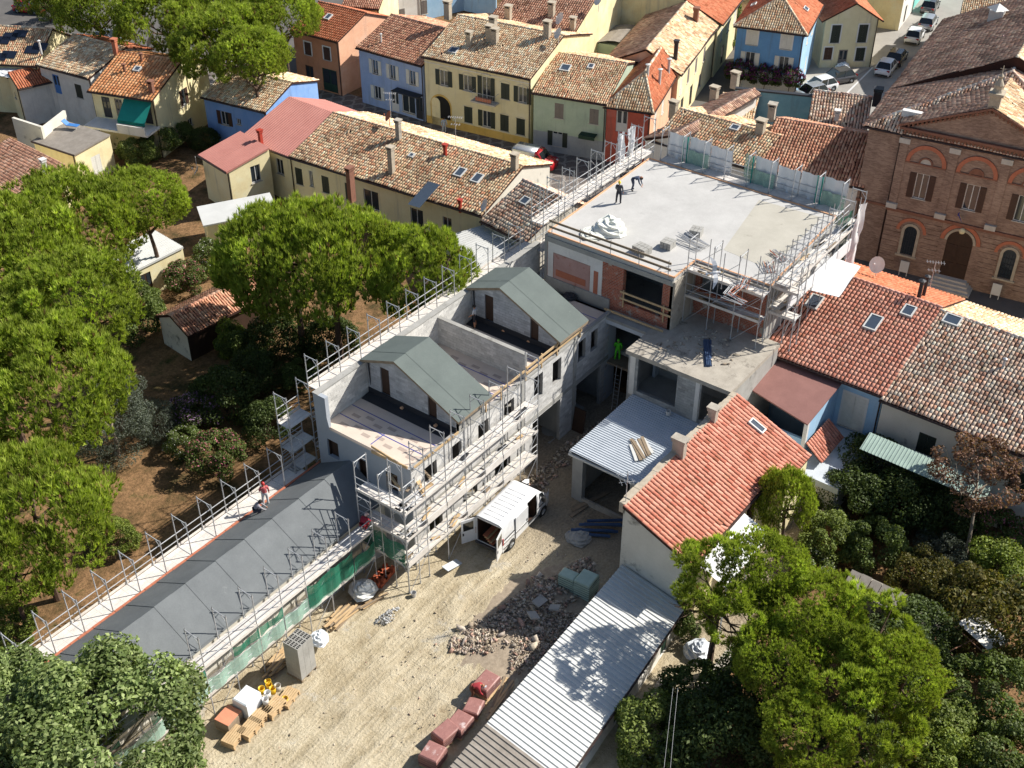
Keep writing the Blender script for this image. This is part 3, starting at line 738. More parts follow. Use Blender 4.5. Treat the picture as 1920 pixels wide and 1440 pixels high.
# ------------------------------------------------------------------ scaffolding
TUBE = .032
def frame_mesh(w, h=2.0):
    mb = MB(); mb.bar((0,0,0),(0,0,h+.12), TUBE, 6); mb.bar((0,w,0),(0,w,h+.12), TUBE, 6); mb.bar((0,0,h),(0,w,h), TUBE, 5)
    mb.bar((0,0,h-.45),(0,.4,h), .02, 4); mb.bar((0,w,h-.45),(0,w-.4,h), .018, 4)
    for y in (0,w): mb.bar((0,y,.02),(0,y,.16), TUBE*1.7, 6); mb.bar((0,y,h-.08),(0,y,h+.02), TUBE*1.6, 6)
    return mb.mesh('scaffold_frame', M['steel'])
def post_mesh(h):
    mb = MB(); mb.bar((0,0,0),(0,0,h), TUBE, 6); mb.bar((0,0,.02),(0,0,.14), TUBE*1.7, 6); return mb.mesh('scaffold_post', M['steel'])
def deck_mesh(bay, w):
    mb = MB(); n = 3; pw = (w-.04)/n
    for i in range(n):
        y = .02+i*pw; mb.box(.01, bay-.01, y, y+pw-.02, -.05, 0)
        for k in range(3): mb.box(.3+k*.55, .42+k*.55, y+.04, y+pw-.06, 0, .006)
    return mb.mesh('scaffold_deck', M['deck'])
def rail_mesh(bay, zs):
    mb = MB()
    for z in zs: mb.bar((0,0,z),(bay,0,z), .027, 5)
    return mb.mesh('guard_rail', M['steel'])
def toe_mesh(bay):
    mb = MB(); mb.box(0, bay, -.012, .012, .0, .18); return mb.mesh('toe_board', M['deck'])
def brace_mesh(bay, h):
    mb = MB(); mb.bar((0,0,0),(bay,0,h), .018, 4); return mb.mesh('diagonal_brace', M['steel'])
def scaffold(label, A, ang, n, levels, z0=0, bay=1.8, w=1.0, lift=2.0, guard_top=2.0, rails_out=True, rails_in=False, skip=(), decks=None, braces=True, toe=True, group='scaffolding on the building site', first_frame=0.0):
    """A: world start, local x along the run, local y from the outer to the inner post row; levels = deck heights"""
    t = thing('scaffold', label, 'scaffolding', (A[0], A[1], 0), ang, group)
    fm = frame_mesh(w, lift); dm = deck_mesh(bay, w); rm = rail_mesh(bay, (.5, 1.0)); tm = toe_mesh(bay); bm = brace_mesh(bay, lift)
    lows = [z0]+list(levels)
    for li, zl in enumerate(lows):
        nxt = lows[li+1] if li+1 < len(lows) else zl+guard_top
        f2 = fm if abs((nxt-zl)-lift) < .05 else frame_mesh(w, nxt-zl)
        for i in range(n+1):
            put('frame', f2, t, (i*bay, 0, zl))
        if li == 0: continue
        for i in range(n):
            if (li, i) in skip: continue
            put('deck', dm, t, (i*bay, 0, zl))
            if rails_out: put('guard_rail', rm, t, (i*bay, 0, zl))
            if rails_in: put('guard_rail', rm, t, (i*bay, w, zl))
            if toe: put('toe_board', tm, t, (i*bay, -.03, zl))
        if braces:
            for i in range(0, n, 2): put('diagonal_brace', bm, t, (i*bay, -.03, zl-lift))
    return t

# ------------------------------------------------------------------ course-laid block wall
def block_wall(parent, name, T, L, z0, z1, ops=(), top=None, bl=.5, bh=.2, thick=.25, col=(176,176,174), var=.09, gap=.012):
    """wall of separate blocks laid in courses; top(u) limits the height, ops are openings (u0,u1,z0,z1)"""
    mb = MB(); base = np.array(c8(*col)); k = 0
    inner = MB()
    us = sorted(set([0,L]+[x for o in ops for x in (max(0,o[0]),min(L,o[1]))])); zs = sorted(set([z0,z1]+[x for o in ops for x in (max(z0,o[2]),min(z1,o[3]))]))
    z = z0
    while z < z1-.02:
        zt = min(z+bh, z1); zm = (z+zt)/2; off = (k % 2)*bl/2; k += 1
        iv = [(0, L)]
        if top is not None:
            ok = [u for u in np.linspace(0, L, 121) if top(u) > zm]
            if not ok: break
            iv = [(ok[0], ok[-1])]
        for o in ops:
            if o[2] < zm < o[3]:
                nv = []
                for a, b in iv:
                    if o[1] <= a or o[0] >= b: nv.append((a,b)); continue
                    if o[0] > a: nv.append((a,o[0]))
                    if o[1] < b: nv.append((o[1],b))
                iv = nv
        for a, b in iv:
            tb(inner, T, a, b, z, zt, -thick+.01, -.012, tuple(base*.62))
            u = math.floor((a-off)/bl)*bl+off
            while u < b:
                u0, u1 = max(u,a), min(u+bl,b)
                if u1-u0 > .05: tb(mb, T, u0+gap/2, u1-gap/2, z+gap/2, zt-gap/2, -.02, random.uniform(-.004,.004), tuple(np.clip(base*(1+random.gauss(0,var)),0,1)))
                u += bl
        z = zt
    w = inner.build(name, M['block'], parent)
    mb.build('block_courses', M['block'], w, kind='stuff')
    return w

# ------------------------------------------------------------------ people
def person(label, loc, rz, pose='stand', shirt=(.6,.6,.6), pants=(.05,.06,.09), helmet=None, sleeves=True, shorts=False, scale=1.0):
    J = {
     'stand': dict(pel=(0,0,.95), ch=(0,.02,1.28), nk=(0,.0,1.47), hd=(0,-.02,1.60), sl=(-.19,0,1.42), sr=(.19,0,1.42), el=(-.26,.02,1.13), er=(.25,-.06,1.13), hl=(-.27,-.08,.88), hr=(.24,-.26,.95), pl=(-.10,0,.92), pr=(.10,0,.92), kl=(-.13,-.03,.50), kr=(.14,.02,.50), al=(-.14,.02,.09), ar=(.16,.05,.09), tl=(-.16,-.14,.04), tr=(.19,-.11,.04)),
     'bend': dict(pel=(0,.12,.92), ch=(0,-.22,1.06), nk=(0,-.40,1.10), hd=(0,-.52,1.08), sl=(-.19,-.34,1.05), sr=(.19,-.34,1.05), el=(-.22,-.42,.76), er=(.22,-.46,.76), hl=(-.14,-.56,.52), hr=(.14,-.58,.50), pl=(-.10,.12,.89), pr=(.10,.12,.89), kl=(-.14,-.0,.50), kr=(.16,.04,.50), al=(-.15,.12,.09), ar=(.17,.14,.09), tl=(-.17,-.04,.04), tr=(.20,-.02,.04)),
     'crouch': dict(pel=(0,.16,.36), ch=(0,-.06,.66), nk=(0,-.20,.80), hd=(0,-.28,.90), sl=(-.19,-.14,.76), sr=(.19,-.14,.76), el=(-.27,-.34,.54), er=(.27,-.36,.54), hl=(-.16,-.56,.34), hr=(.14,-.60,.30), pl=(-.10,.14,.36), pr=(.10,.14,.36), kl=(-.20,-.26,.50), kr=(.20,-.24,.48), al=(-.18,.06,.10), ar=(.18,.08,.10), tl=(-.19,-.12,.04), tr=(.20,-.10,.04)),
    }[pose]
    edges = [('pel','ch'),('ch','nk'),('ch','sl'),('ch','sr'),('sl','el'),('el','hl'),('sr','er'),('er','hr'),('pel','pl'),('pel','pr'),('pl','kl'),('kl','al'),('al','tl'),('pr','kr'),('kr','ar'),('ar','tr')]
    rad = dict(pel=.155, ch=.165, nk=.062, sl=.085, sr=.085, el=.058, er=.058, hl=.04, hr=.04, pl=.112, pr=.112, kl=.08, kr=.08, al=.062, ar=.062, tl=.042, tr=.042)
    keys = [k for k in J if k != 'hd']; idx = {k: i for i, k in enumerate(keys)}
    me = bpy.data.meshes.new('body'); me.from_pydata([J[k] for k in keys], [(idx[a],idx[b]) for a, b in edges], [])
    tmp = bpy.data.objects.new('body_tmp', me); col.objects.link(tmp)
    tmp.modifiers.new('skin', 'SKIN'); sv = me.skin_vertices[0].data
    for k in keys: sv[idx[k]].radius = (rad[k], rad[k]*(.82 if k in ('pel','ch') else 1)); sv[idx[k]].use_root = k == 'pel'
    ss = tmp.modifiers.new('sub', 'SUBSURF'); ss.levels = 1; ss.render_levels = 1
    ev = tmp.evaluated_get(bpy.context.evaluated_depsgraph_get()); em = ev.to_mesh()
    V = [tuple(v.co) for v in em.vertices]; F = [tuple(p.vertices) for p in em.polygons]
    ev.to_mesh_clear(); bpy.data.objects.remove(tmp)
    mb = MB(); mb.v = V; mb.f = F; nb = len(F)
    # head with nose, ears and fingers belong to the same figure
    hd = Vector(J['hd']); nk = Vector(J['nk'])
    up = (hd-nk).normalized(); fw = Vector((0,-1,0)); fw = (fw-up*fw.dot(up)*.5).normalized(); sd = up.cross(fw).normalized(); upn = fw.cross(sd)*-1 if fw.cross(sd).dot(up) < 0 else fw.cross(sd)
    mb.bar(nk-up*.05, hd, .055, 8)
    nlat, nlon = 7, 10
    def hp(i, j):
        th = math.pi*i/nlat; ph = 2*math.pi*j/nlon; r = 1.0
        return hd+upn*(.125*math.cos(th))+(fw*(.1*math.cos(ph))+sd*(.08*math.sin(ph)))*math.sin(th)*(1 if th < 1.8 else .88)
    for i in range(nlat):
        for j in range(nlon): mb.face((hp(i,j),hp(i+1,j),hp(i+1,j+1),hp(i,j+1)))
    nb_head0 = nb
    tip = hd+fw*.125-upn*.02
    mb.face((hd+fw*.09+upn*.03, hd+fw*.085-upn*.035+sd*.018, tip)); mb.face((hd+fw*.09+upn*.03, tip, hd+fw*.085-upn*.035-sd*.018)); mb.face((tip, hd+fw*.085-upn*.035+sd*.018, hd+fw*.085-upn*.035-sd*.018))
    for a in (-1,1): mb.obox(hd+sd*a*.083-upn*.01, (.02,.03,.05))
    eyes0 = len(mb.f)
    for a in (-1,1): mb.obox(hd+fw*.094+sd*a*.032+upn*.012, (.02,.012,.012))
    mb.obox(hd+fw*.09-upn*.06, (.045,.012,.01)); eyes1 = len(mb.f)
    for hk, ek in (('hl','el'),('hr','er')):
        hpnt = Vector(J[hk]); dr = (hpnt-Vector(J[ek])).normalized(); s2 = dr.cross(Vector((0,1,.2))).normalized()
        mb.bar(hpnt-dr*.01, hpnt+dr*.085, .034, 6, .03, True)
        for q, lg in ((-1.2,.07),(-.4,.085),(.4,.08),(1.2,.06)):
            b0 = hpnt+dr*.075+s2*q*.019; b1 = b0+dr*lg*.55+Vector((0,-.006,0)); mb.bar(b0, b1, .0095, 5); mb.bar(b1, b1+(dr+Vector((0,-.5,-.2))).normalized()*lg*.5, .009, 5, .006)
        b0 = hpnt+dr*.03-s2*.03; mb.bar(b0, b0+(dr-s2*.9).normalized()*.06, .011, 5, .008)
    t = thing('person', label, 'person', loc, rz)
    me = bpy.data.meshes.new('body'); me.from_pydata([tuple(v) for v in mb.v], [], mb.f)
    ms = [flat('worker_shirt', shirt, .8), flat('worker_trousers', pants, .8), M['skin'], M['rubberblack'], M['hair']]
    for m_ in ms: me.materials.append(m_)
    segs = []
    for a, b in edges:
        mt = 0
        if a in ('pel','pl','pr') : mt = 1
        if (a,b) == ('pel','ch'): mt = 9
        if a in ('kl','kr'): mt = 2 if shorts else 1
        if a in ('al','ar'): mt = 3
        if a in ('el','er'): mt = 0 if sleeves else 2
        segs.append((Vector(J[a]), Vector(J[b]), mt))
    mi = []
    for i, p in enumerate(me.polygons):
        if i >= nb: mi.append(4 if eyes0 <= i < eyes1 else 2); continue
        c = p.center; best = (9, 0)
        for a, b, mt in segs:
            dv = b-a; u = max(0, min(1, (c-a).dot(dv)/dv.length_squared)); dd = (c-(a+dv*u)).length
            if dd < best[0]: best = (dd, (1 if u < .25 else 0) if mt == 9 else mt)
        mi.append(best[1])
    me.polygons.foreach_set('material_index', mi); me.polygons.foreach_set('use_smooth', [True]*len(me.polygons))
    put('body', me, t)
    hm = MB(); q = upn
    def hh(i, j, r=1.16):
        th = .58*math.pi*i/4; ph = 2*math.pi*j/12
        return hd+upn*(.128*r*math.cos(th)+.015)+(fw*(.108*r*math.cos(ph))+sd*(.09*r*math.sin(ph)))*math.sin(th)
    for i in range(4):
        for j in range(12): hm.face((hh(i,j),hh(i+1,j),hh(i+1,j+1),hh(i,j+1)))
    if helmet is not None:
        b = [hd+fw*.1+sd*a*.08+upn*.03 for a in (-1,1)]+[hd+fw*.2+sd*a*.06+upn*.01 for a in (1,-1)]
        hm.face(b); hm.face([v-upn*.012 for v in b][::-1])
        hm.build('helmet', flat('safety_helmet', helmet, .35), t, True)
    else: hm.build('hair', M['hair'], t, True)
    t.scale = (scale,)*3
    return t

# ------------------------------------------------------------------ vehicles
def wheel(parent, x, y, r=.32, w=.2, out=1):
    mb = MB(); n = 16
    prof = [(r*.62,-w/2),(r*.95,-w/2),(r,-w/2+.03),(r,w/2-.03),(r*.95,w/2),(r*.62,w/2),(r*.62,-w/2)]
    for (r0,a),(r1,b) in zip(prof, prof[1:]):
        for i in range(n):
            t0, t1 = 2*math.pi*i/n, 2*math.pi*(i+1)/n
            mb.face([(x+rr*math.cos(t), y+ww, r+rr*math.sin(t)) for rr, ww, t in ((r0,a,t0),(r0,a,t1),(r1,b,t1),(r1,b,t0))])
    wo = mb.build('wheel', M['rubberblack'], parent)
    m2 = MB()
    pts = [(x+r*.63*math.cos(2*math.pi*i/n), y+out*w*.42, r+r*.63*math.sin(2*math.pi*i/n)) for i in range(n)]
    for i in range(5):
        a = 2*math.pi*i/5; m2.bar((x,y+out*w*.45,r), (x+r*.6*math.cos(a), y+out*w*.45, r+r*.6*math.sin(a)), .035, 4)
    m2.face(pts); m2.build('rim', M['silverpaint'], wo)
def loft(secs, closed=False):
    """secs: list of (x, [(y,z)...]) half sections from sill to roof centre; mirrored"""
    mb = MB()
    for (x0,s0),(x1,s1) in zip(secs, secs[1:]):
        for i in range(len(s0)-1):
            for sg in (1,-1):
                q = [(x0,sg*s0[i][0],s0[i][1]),(x1,sg*s1[i][0],s1[i][1]),(x1,sg*s1[i+1][0],s1[i+1][1]),(x0,sg*s0[i+1][0],s0[i+1][1])]
                mb.face(q if sg > 0 else q[::-1])
    for (x,s), sg in ((secs[0],1),(secs[-1],-1)):
        pts = [(x,y,z) for y, z in s]+[(x,-y,z) for y, z in reversed(s)]
        mb.face(pts if sg > 0 else pts[::-1])
    return mb
def car(label, loc, rz, paint='vanwhite', L=4.1, W=1.75, Hh=1.5, wagon=False, group='cars parked in the side street'):
    t = thing('parked_car', label, 'car', loc, rz, group); hw = W/2; a = L/2
    belt = .9*Hh/1.5
    def sec(w, top, tw=None): return [(w*.93,.2),(w,.35),(w,.62),(w*.97,top*.93),(w*.78 if tw is None else tw,top),(0,top+.02)]
    body = loft([(-a,sec(hw*.78,belt*.82)),(-a+.12,sec(hw*.93,belt*.93)),(-a+.55,sec(hw,belt)),(-a*.3,sec(hw,belt)),(a*.36,sec(hw,belt*.99)),(a*.62,sec(hw*.98,belt*.94)),(a-.16,sec(hw*.9,belt*.8)),(a,sec(hw*.72,belt*.62))])
    b = body.build('body', M[paint], t, True)
    xr0, xr1 = (-a+.25, -a+.45) if wagon else (-a+.35, -a+.75)
    x0, x1, x2, x3 = xr0, xr1+.05, a*.14, a*.50
    wt = hw*.74; wb = hw*.95; zb = belt-.01; zt = Hh
    gl = MB()
    P0 = [(x0,wb,zb),(x3,wb*.97,zb-.01),(x2,wt,zt-.04),(x1,wt,zt-.04)]
    for sg in (1,-1):
        q = [(x,sg*y,z) for x, y, z in P0]; gl.face(q if sg < 0 else q[::-1])
    gl.face([(x3,-wb*.97,zb-.01),(x3,wb*.97,zb-.01),(x2,wt,zt-.04),(x2,-wt,zt-.04)]); gl.face([(x0,wb,zb),(x0,-wb,zb),(x1,-wt,zt-.04),(x1,wt,zt-.04)])
    gl.build('window', M['carglass'], t)
    rf = MB(); xm = (x1+x2)/2
    for ya, yb, za, zb2 in ((0,wt*.6,zt+.02,zt+.01),(wt*.6,wt+.015,zt+.01,zt-.045)):
        for sg in (1,-1):
            q = [(x1-.03,sg*ya,za-.02),(x2+.04,sg*ya,za-.02),(x2+.04,sg*yb,zb2-.02 if yb < wt else zb2),(x1-.03,sg*yb,zb2-.02 if yb < wt else zb2)]
            rf.face(q if sg > 0 else q[::-1])
    for sg in (1,-1):
        for p, q in (((x3,sg*wb*.975,zb),(x2,sg*wt,zt-.03)),((x0,sg*wb,zb),(x1,sg*wt,zt-.03)),(((x0+x3)/2,sg*wb,zb),((x1+x2)/2,sg*wt*1.01,zt-.04))): rf.bar(p, q, .035, 5)
    rf.build('roof', M[paint], t)
    for xx in (-a*.62, a*.62):
        for sg in (1,-1):
            wheel(t, xx, sg*(hw-.09), .31, .2, sg)
            m = MB(); m.lathe([(0,0),(.36,0)], 14)
            m.v = [(xx+v[0], sg*(hw+.004), .31+v[1]) for v in m.v]; m.build('wheel_arch', M['rubberblack'], t)
    for sg in (1,-1):
        m = MB(); m.obox((a-.12,sg*hw*.66,belt*.68), (.16,.34,.12), rz=-sg*.5); m.build('headlight', M['headlight'], t)
        m = MB(); m.obox((-a+.08,sg*hw*.74,belt*.86), (.1,.3,.18)); m.build('tail_light', M['redlight'], t)
        m = MB(); m.obox((x3-.15,sg*(hw+.06),belt+.04), (.12,.16,.12)); m.build('mirror', M[paint], t)
    m = MB(); m.obox((-a-.01,0,belt*.5), (.02,.5,.11)); m.build('number_plate', M['white'], t)
    m = MB(); m.obox((-a+.03,0,.3), (.1,W*.78,.16)); m.obox((a-.03,0,.28), (.1,W*.66,.14)); m.build('bumper_trim', M['rubberblack'], t)
    return t
# ------------------------------------------------------------------ ground, streets
def sheet(name, pts, z, m):
    mb = MB(); mb.face([(x,y,z) for x, y in pts]); return struct(mb.build(name, m))
sheet('ground', [(-250,-250),(450,-250),(450,450),(-250,450)], -.03, M['garden'])
def soil():
    nx, ny = 150, 90; X = np.linspace(10, 60.5, nx); Y = np.linspace(18, 38.6, ny); gx, gy = np.meshgrid(X, Y, indexing='ij')
    z = .05*np.sin(gx*.7+.6*np.sin(gy*.9))*np.sin(gy*.8+1)+.03*np.sin(gx*2.1+gy*1.3)*np.cos(gy*2.7)+.015*np.sin(gx*5.1)*np.sin(gy*4.7)
    for yc, a in ((31.2,.10),(29.5,.10),(32.4,.07),(30.3,.06),(33.6,.05)): z -= a*np.exp(-((gy-yc-.5*np.sin(gx*.18+yc))/.2)**2)*(gx < 47)*(.6+.4*np.sin(gx*1.9+yc))
    edge = np.minimum.reduce([(gx-10)/2, (60.5-gx)/1, (gy-18)/1, (38.6-gy)/1]); z = np.maximum(np.where(edge < 1, z*np.clip(edge,0,1), z)+.03, -.018)
    V = np.stack([gx,gy,z],-1).reshape(-1,3); i = np.arange(nx*ny).reshape(nx,ny)
    F = np.stack([i[:-1,:-1],i[1:,:-1],i[1:,1:],i[:-1,1:]],-1).reshape(-1,4)
    o = put('building_site_ground', npmesh('building_site_ground', V, F, M['soil'], smooth=True)); struct(o)
soil()
sheet('paved_street', [(77.5,110),(77.3,52),(93,52),(91.3,62),(88,87),(87,110)], .004, M['scallop'])
sheet('street', [(76.5,-20),(95,-20),(93,52),(77,52)], .0, M['asphaltdark'])
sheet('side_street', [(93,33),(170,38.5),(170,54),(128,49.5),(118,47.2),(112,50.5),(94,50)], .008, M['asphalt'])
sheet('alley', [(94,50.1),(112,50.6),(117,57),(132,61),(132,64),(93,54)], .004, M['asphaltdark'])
sheet('forecourt', [(117,47.3),(129.5,46.2),(131,53),(117,53)], .07, M['paving'])
sheet('edge_line', [(112,44.6),(128.4,46.05),(128.4,46.22),(112,44.8)], .012, M['white'])
sheet('avenue', [(74,100),(77,86),(100,96),(140,150),(60,160)], -.006, M['asphaltdark'])
sheet('garden_path', [P2(1290,1180), P2(1200,1330), P2(1090,1460), P2(1230,1460), P2(1330,1290), P2(1420,1210)], -.01, M['paving'])

def ribbed(parent, p00, p10, p01, p11, npan, nrib, m, name='roof_sheet', rh=.045, rw=.07, m2=None, k2=0, trough=.0):
    """corrugated sheets side by side from edge p00-p10 along to p01-p11; ribs run p00->p01"""
    a, b, c, d = (Vector(q) for q in (p00, p10, p01, p11)); n = (b-a).cross(c-a).normalized()
    if n.z < 0: n = -n
    for i in range(npan):
        mb = MB(); t0, t1 = i/npan, (i+1)/npan
        prof = []
        for r in range(nrib):
            f0 = t0+(t1-t0)*r/nrib; w = (t1-t0)/nrib; wl = (b-a).length
            e = min(.32, rw/(wl*w))
            prof += [(f0, 0), (f0+w*(.5-e), 0), (f0+w*(.5-e*.5), rh), (f0+w*(.5+e*.5), rh), (f0+w*(.5+e), 0)]
        prof.append((t1, 0)); lift = n*(.006*(i % 2))
        top = [(a.lerp(b,t)+n*h+lift, c.lerp(d,t)+n*h+lift) for t, h in prof]
        for (q0,q1),(s0,s1) in zip(top, top[1:]):
            mb.face((q0,s0,s1,q1)); 
        lo = [q-n*.02 for q in (top[0][0],top[-1][0],top[-1][1],top[0][1])]; mb.face(lo[::-1])
        mb.build(name, M[m2] if (m2 and i < k2) else M[m], parent)

# ------------------------------------------------------------------ two-storey block building with dormers
BX, BY, FL = 38.5, 36.1, 7.3
bb = thing('block_building', 'unfinished two-storey building of grey concrete blocks with two grey-green dormer roofs on its terraces', 'building', (BX, BY, 0))
LX, LY = 20.6, 7.3
Tf = wallframe((0,0),(1,0))
fops = [(50.41-BX,51.35-BX,5.2,6.9),(52.44-BX,53.39-BX,5.2,6.9),(55.35-BX,56.2-BX,5.25,6.9),(56.85-BX,57.65-BX,5.4,6.85),(50.3-BX,53.4-BX,-.1,3.55),(55.3-BX,58.3-BX,-.1,3.6),
        (1.2,2.3,5.0,6.8),(3.6,4.6,5.0,6.8),(6.2,7.2,5.0,6.8),(8.8,9.8,5.0,6.8),(1.4,2.6,-.1,3.3),(4.6,6.0,.9,3.1),(7.8,9.4,-.1,3.3)]
block_wall(bb, 'front_wall', Tf, LX, -.1, 7.42, fops, col=(206,204,200))
mb = MB()
for x in (10.55, 16.3): tb(mb, Tf, x, x+.34, 0, 7.42, 0, .05)
tb(mb, Tf, 0, LX, 3.62, 3.9, 0.0, .035); tb(mb, Tf, 0, LX, 7.3, 7.46, .0, .04)
mb.build('concrete_band', M['concrete'], bb)
mb = MB(); mb.box(.26, LX, .26, LY-.35, FL-.25, FL); mb.build('terrace_floor', M['osb'], bb)
mb = MB(); mb.box(.26, LX, .26, LY-.35, 3.7, 3.95); mb.box(.3, LX, .3, LY-.4, -.05, .02); mb.build('floor_slab', M['concrete'], bb)
mb = MB()
for x in (4, 10.6, 11.4, 15.4, 16.5): mb.box(x, x+.25, .3, LY-.4, 0, 3.7)
mb.box(.3, LX, 3.6, 3.85, 0, 3.7); mb.box(.3, LX, 3.6, 3.85, 3.95, 7); mb.build('inner_wall', M['concrete'], bb)
# end wall towards the barn, smooth grey render with the raised back corner
Te = wallframe((-.015,LY),(0,-1)); mb = MB()
wall_mesh(mb, Te, LY, -.1, [(0,7.4),(LY,7.4)], [(.75,1.65,5.3,6.6),(3.2,3.85,4.4,6.35),(5.4,6.3,5.0,6.5)], .25)
for z0, z1, u0, u1 in ((7.4,9.62,0,.95),): tb(mb, Te, u0, u1, z0, z1, -.28, 0)
mb.face((Te(.95,7.4,0),Te(1.1,7.4,0),Te(.95,8.2,0))); mb.build('end_wall', M['plasterdark'], bb)
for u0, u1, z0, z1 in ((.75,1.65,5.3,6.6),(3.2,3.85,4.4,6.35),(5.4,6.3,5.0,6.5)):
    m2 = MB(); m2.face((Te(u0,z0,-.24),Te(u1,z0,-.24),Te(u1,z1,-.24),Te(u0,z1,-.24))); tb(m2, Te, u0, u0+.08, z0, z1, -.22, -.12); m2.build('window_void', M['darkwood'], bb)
# back wall, far wall, cross wall
Tb = wallframe((.03,LY-.35),(1,0))
block_wall(bb, 'back_wall', Tb, LX+1.5, FL, 9.62, col=(214,212,206), thick=.35)
mb = MB(); mb.box(.03, LX+1.5, LY-.36, LY-.01, -.1, FL); mb.box(-.05, LX+1.5, LY-.4, LY+.03, 9.625, 9.68); mb.build('rear_facade', M['concrete'], bb)
Tc = wallframe((49.4-BX,LY-.35),(0,-1))
block_wall(bb, 'cross_wall', Tc, LY-.37, FL, 9.2, col=(186,186,184))
mb = MB(); mb.box(49.38-BX, 49.68-BX, .0, LY-.36, 9.2, 9.28); mb.build('wall_capping', M['concrete'], bb)
mb = MB(); mb.box(LX-.2, LX, .3, LY-.36, 0, FL); mb.build('far_wall', M['concrete'], bb)
for xx, nm in ((42.7,'near'),(52.9,'far')):
    g0 = xx-BX; Tg = wallframe((g0,LY-.4),(0,-1)); W = LY-.42
    topf = lambda u: 9.75+(10.72-9.75)*u/2.55 if u < 2.55 else 10.72-(10.72-8.72)*(u-2.55)/(W-2.55)
    block_wall(bb, 'dormer_wall', Tg, W, FL, 10.75, [(1.05,1.75,7.75,9.62),(4.75,5.4,7.7,9.35)], topf, col=(184,186,188))
    for u0, u1, z0, z1 in ((1.05,1.75,7.75,9.62),(4.75,5.4,7.7,9.35)): mb = MB(); tb(mb, Tg, u0, u1, z0, z1, -.18, -.1); mb.build('dormer_door', M['darkwood'], bb)
    T2 = wallframe((g0+2.6,0.05),(0,1)); block_wall(bb, 'dormer_wall', T2, W, FL, 10.75, [], lambda u: topf(W-u), col=(184,186,188))
    mb = MB(); mb.box(g0, g0+2.6, .02, .25, FL, 8.7); mb.build('dormer_front', M['concrete'], bb)
    mb = MB(); tb(mb, Tg, .0, W, FL, FL+.48, 0, .05); mb.face((Tg(0,FL+.12,.05),Tg(W,FL+.12,.05),Tg(W,FL+.01,.75),Tg(0,FL+.01,.75))); mb.build('membrane_upstand', M['bitumen'], bb)
    ry, rz_ = 40.5-BY, 10.86
    rf = MB(); x0, x1 = g0-.28, g0+2.9
    for (ya,za),(yb,zb) in (((43.3-BY,9.82),(ry,rz_)),((ry,rz_),(35.68-BY,8.6))):
        rf.face(((x0,ya,za-.02),(x1,ya,za-.02),(x1,yb,zb-.02),(x0,yb,zb-.02))[::-1]); rf.face(((x0,ya,za-.2),(x1,ya,za-.2),(x1,yb,zb-.2),(x0,yb,zb-.2)))
        for x in (x0,x1): rf.face(((x,ya,za-.2),(x,yb,zb-.2),(x,yb,zb-.02),(x,ya,za-.02)))
    rf.face(((x0,35.68-BY,8.4),(x1,35.68-BY,8.4),(x1,35.68-BY,8.58),(x0,35.68-BY,8.58)))
    ro = rf.build('dormer_roof', M['oldwood'], bb)
    for (ya,za),(yb,zb) in (((43.3-BY,9.82),(ry,rz_)),((ry,rz_),(35.68-BY,8.6))):
        n = 3
        for i in range(n):
            xa, xb = x0+(x1-x0)*i/n-.03, x0+(x1-x0)*(i+1)/n+.03; e = .016*(i % 2)
            m = MB(); m.face(((xa,ya,za+e),(xb,ya,za+e),(xb,yb,zb+e),(xa,yb,zb+e)) if yb > ya else ((xa,yb,zb+e),(xb,yb,zb+e),(xb,ya,za+e),(xa,ya,za+e))); m.build('membrane_strip', M['membrane'], ro)
    m = MB(); m.bar((g0+.1,LY-.55,FL),(g0-.1,LY-.6,9.7), .05, 6); m.build('downpipe', M['bitumen'], bb)
# printed boards and blue tape on the terrace floors
mb = MB(); tp = MB()
for xa, xb in ((.5,3.5),(7.4,10.8),(11.3,13.6),(17.4,20.2)):
    for i in range(int((xb-xa)/1.05)):
        for j in range(7):
            cx, cy = xa+.45+i*1.05+(.3 if j % 2 else 0), .8+j*.86
            if cx < xb: mb.face([(cx+a,cy+b,FL+.006) for a, b in ((-.13,-.3),(.13,-.3),(.13,.3),(-.13,.3))]); 
    for k in (.36,.72): x = xa+(xb-xa)*k; tp.face([(x-.03,.3,FL+.01),(x+.03,.3,FL+.01),(x+.03,LY-.4,FL+.01),(x-.03,LY-.4,FL+.01)])
    tp.face([(xa,3.4,FL+.014),(xa+(xb-xa)*.4,3.4,FL+.014),(xa+(xb-xa)*.4,3.46,FL+.014),(xa,3.46,FL+.014)])
mb.build('printed_mark', mat('grey_print', c8(168,152,142), c8(190,172,158), 6, .8), bb); tp.build('sealing_tape', flat('blue_tape', c8(58,74,168), .5), bb)
for x0, x1, z in ((10.9,17.0,8.3),(10.9,17.0,7.9),(6.9,10.7,8.2),(0.2,4.2,7.55)): mb = MB(); mb.obox(((x0+x1)/2,-.12,z), (x1-x0,.05,.16)); mb.build('guard_plank', M['wood'], bb)
for x in (6.9,8.4,10.9,12.6,14.3,16.9): mb = MB(); mb.obox((x,-.06,7.9), (.07,.07,1.1)); mb.build('guard_post', M['wood'], bb)
for q_ in (((-.05,1.5,7.5),(.06,2.6,.2),.05),((-.1,1.8,7.75),(.06,2.2,.16),-.1)): mb = MB(); mb.obox(q_[0], q_[1], rz=q_[2]); mb.build('guard_plank', M['wood'], bb)

